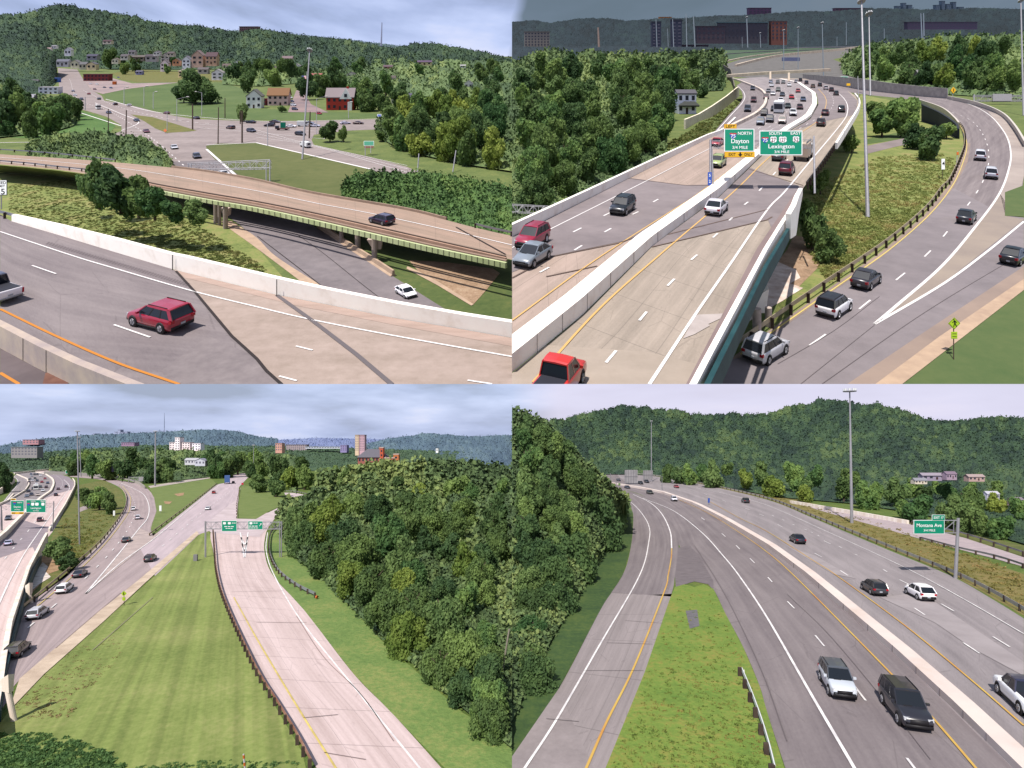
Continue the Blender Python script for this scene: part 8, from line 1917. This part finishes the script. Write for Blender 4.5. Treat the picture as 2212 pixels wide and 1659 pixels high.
# vehicles
car('suv', (190, 196, 206), 1808, 1489, 28, 45, B0, 20, 'silver suv with dark grille coming towards the camera', hs=1.15, roof=(96, 102, 112))
car('big_suv', (52, 52, 62), 1955, 1546, 42, 52, B0, 20, 'big black suv coming towards the camera beside the median wall', hs=1.1)
car('suv', (58, 60, 68), 1887, 1280, -36, -22, B0, 21, 'black suv going away beyond the median wall', hs=1.1)
car('hatch', (250, 248, 250), 1986, 1291, -38, -20, B0, 20, 'white hatchback going away beside the black suv', hs=1.2, ls=1.1)
car('pickup', (246, 248, 252), 2216, 1527, -42, -38, B0, 19, 'white pickup truck cut by the right edge', hs=1.1, roof=(60, 62, 90))
car('sedan', (44, 44, 62), 1722, 1172, -26, -13, B0, 20, 'black sedan alone on the far carriageway', lod=1, hs=1.2)
car('suv', (54, 56, 66), 1610, 1086, -14, -5, B0, 22, 'small black suv farther up the far carriageway', lod=1, hs=1.1)
car('sedan', (186, 66, 76), 1461, 1054, 14, 4, B0, 24, 'red car far up beyond the median', lod=1, hs=1.1)
car('suv', (232, 232, 244), 1456, 1082, 12, 8, B0, 22, 'white suv far up on the near carriageway', lod=1, hs=1.1)
for k_, cl, x, y, lb, hx in (('suv', (90, 92, 84), 1404, 1067, 'dark green car ahead of the far white suv', 12), ('sedan', (64, 70, 88), 1355, 1055, 'dark car farthest left on the near carriageway', 12), ('suv', (60, 62, 74), 1384, 1046, 'black suv under the far gantries, left', 12), ('suv', (56, 56, 70), 1397, 1043, 'black van under the far gantries, right', 12), ('sedan', (226, 226, 236), 1300, 1035, 'white car appearing behind the left trees', 12), ('sedan', (80, 84, 110), 1336, 1039, 'blue grey car in front of the trees on the left', 12)): car(k_, cl, x, y, hx, 3, B0, 23, lb, 'cars far up the freeway', lod=2)
# signs and masts
r_, s_ = pole('cantilever_sign', 'green Montana Ave exit sign on a steel cantilever post', 'sign', 2064, 1249, 2070, 1119, B0, 3.6, 2.8, metal_pale)
b = MB(); b.bar((6, 0, 125), (-92, 0, 125), 2.6); b.bar((4, 0, 98), (-92, 0, 98), 2.4); b.bar((-2, 0, 123), (-30, 0, 99), 1.6); b.bar((-4, 0, 124), (-4, 0, 99), 1.6); build('arm', b, [metal_pale], s_, r_)
sign_board(r_, s_, 1971.5 - 2064, 2038 - 2064, 1249 - 1153, 1249 - 1123, sign_green, y=-3)
o = sign_board(r_, s_, 2011 - 2064, 2039 - 2064, 1249 - 1123.5, 1249 - 1111.5, sign_green, y=-3, part='exit_tab')
b = MB(); b.text('Montana Ave', 2004.5 - 2064, 1249 - 1134, 7.4, -3.6, 0, 54); b.text('3/4 MILE', 2005 - 2064, 1249 - 1145, 4.6, -3.6, 0, 25); b.text('EXIT 17', 2025 - 2064, 1249 - 1117.5, 5.2, -3.6, 0, 21); build('lettering', b, [sign_white], s_, r_)
pole('high_mast_light', 'tall steel light mast in front of the green hill', 'light mast', 1840, 1130, 1835.5, 845, B0, 3.3, 1.3, head=13)
pole('high_mast_light', 'slender far light mast above the freeway bend', 'light mast', 1407, 1040, 1407, 910, B0, 1.1, .7, head=3)
pole('utility_pole', 'leaning pale wooden pole in the left wood', 'pole', 1231, 1200, 1225, 1105, B0, 1.6, 1.3, wood_pale, D=88)
for x, y0, w, z0, z1, lb in ((1350, 1046, 27, 2, 31, 'large grey sign back over the far freeway, left one'), (1390, 1040, 20, 4, 24, 'smaller grey sign back over the far freeway, right one')):
    r_, s_ = pole('sign_gantry', lb, 'gantry', x, y0, x, y0 - z1, B0, .7, .6, metal_grey)
    o = sign_board(r_, s_, 0, w, z0, z1, sign_grey, y=-1, edge=sign_grey, part='sign_back')
    b = MB()
    for i in range(5): b.box(w * (i + .3) / 5, w * (i + .3) / 5 + .7, -1.6, -1.3, z0, z1)
    b.box(0, w, -1.7, -1.3, (z0 + z1) / 2 - .4, (z0 + z1) / 2 + .4); build('stiffener', b, [flat('stiff', 130, 128, 136, .6)], s_, o)
for x, y0, h, lb in ((1319, 1062, 40, 'thin dark pole beside the left trees, taller one'), (1331, 1068, 32, 'thin dark pole with a short arm beside the left trees'), (1430, 1058, 30, 'thin green grey pole at the median far up')):
    pole('light_pole', lb, 'pole', x, y0, x, y0 - h, B0, .8, .7, metal_grey, 'thin poles far up the freeway', arms=[(x + 9, y0 - h + .5)] if x == 1331 else ())
r_, s_ = pole('median_marker', 'small blue marker panel on the median wall', 'sign', 1531, 1090, 1531, 1080, B0, .5, .5, metal_grey)
sign_board(r_, s_, -2, 2, 4, 14, sign_blue, y=-1, edge=sign_blue)
for x, y, w, h, wc, rc, lb, D in ((2018, 1036, 50, 9, (150, 140, 160), (176, 166, 180), 'long grey lilac roofs of a house row among the hill trees', 176), (1990, 1044, 26, 6, (206, 196, 180), (160, 160, 170), 'small cream house below the row among the hill trees', 172), (2056, 1034, 22, 10, (160, 140, 158), (150, 130, 150), 'lilac gabled house right of the house row', 174), (2110, 1038, 34, 8, (176, 150, 146), (190, 170, 168), 'pinkish roofed house at the right end of the row', 173), (2146, 1078, 26, 11, (196, 194, 210), (214, 212, 226), 'pale metal shed half hidden by trees at the right', 150), (2200, 1090, 24, 10, (160, 140, 144), (150, 140, 150), 'greyish pink house at the right edge', 146)):
    house(x, y, w, h, 14, B0, wc, rc, lb, 'houses on the wooded hill', 'gable_side', rh=5, cols=4, rows=1, D=D)
# woods
trees(32, 'big dark tree in the wood left of the exit lane', 'wood left of the exit lane', [1110, 1140, 1200, 1265, 1305, 1332], [1560, 1470, 1350, 1230, 1150, 1100], [886, 892, 930, 1010, 1056, 1078], B0, 96, 52, ['dark', 'green', 'dark', 'olive', 'dark'], Dtop=105, seed=91, seam=1106, mind=.55)
canopy('underbrush', 'dark undergrowth of the wood left of the exit lane', [1106, 1140, 1200, 1260, 1310, 1352], [1560, 1480, 1366, 1270, 1180, 1106], [905, 910, 945, 1012, 1062, 1090], B0, 115, 34, under_b, seed=92, amp=.6, step=2.2)
trees(34, 'round green tree along the foot of the hill', 'trees at the foot of the hill', [1420, 1560, 1700, 1850, 2000, 2212], [1036, 1052, 1076, 1092, 1128, 1172], [1010, 1000, 1004, 1010, 1036, 1048], B0, 50, 34, ['green', 'olive', 'lime', 'dark', 'green'], seed=93, mind=.55)
shrubs('tall_grass', 'tall dry tufts on the verge below the white wall', [(1540, 1050), (1700, 1078), (1900, 1130), (2150, 1215), (2212, 1250), (2212, 1310), (2000, 1210), (1760, 1110), (1560, 1056)], B0, 20, 700, 4.5, translucent(mat('weeds_tan', c(134, 130, 68, 1.3), c(194, 166, 110, 1.3), scale=.3, c3=c(160, 152, 88, 1.3), detail=3, rough=.9)), 95, leaves=12)
shrubs('grass_tufts', 'uneven tufts of grass in the median', [(1470, 1280), (1540, 1285), (1600, 1420), (1650, 1560), (1690, 1680), (1320, 1680), (1400, 1450)], B0, 20, 1400, 6, translucent(mat('tufts', c(104, 130, 60, 1.3), c(178, 158, 92, 1.3), scale=.25, c3=c(134, 144, 72, 1.3), detail=3, rough=.9)), 96, leaves=12, flat_=.5)

# the two lower valleys meet in a clean line as well
bpy.context.view_layer.update()
for nm in [q.name for q in col.objects if q.type == 'MESH' and q.name not in UP_OBJ]:
    if nm.startswith('ground') or nm.startswith('wooded'): continue
    cut(bpy.data.objects[nm], (-1, 0, 0) if nm in BL_OBJ else (1, 0, 0))
for q in [q for q in col.objects if q.type == 'EMPTY' and not q.children]: bpy.data.objects.remove(q, do_unlink=True)
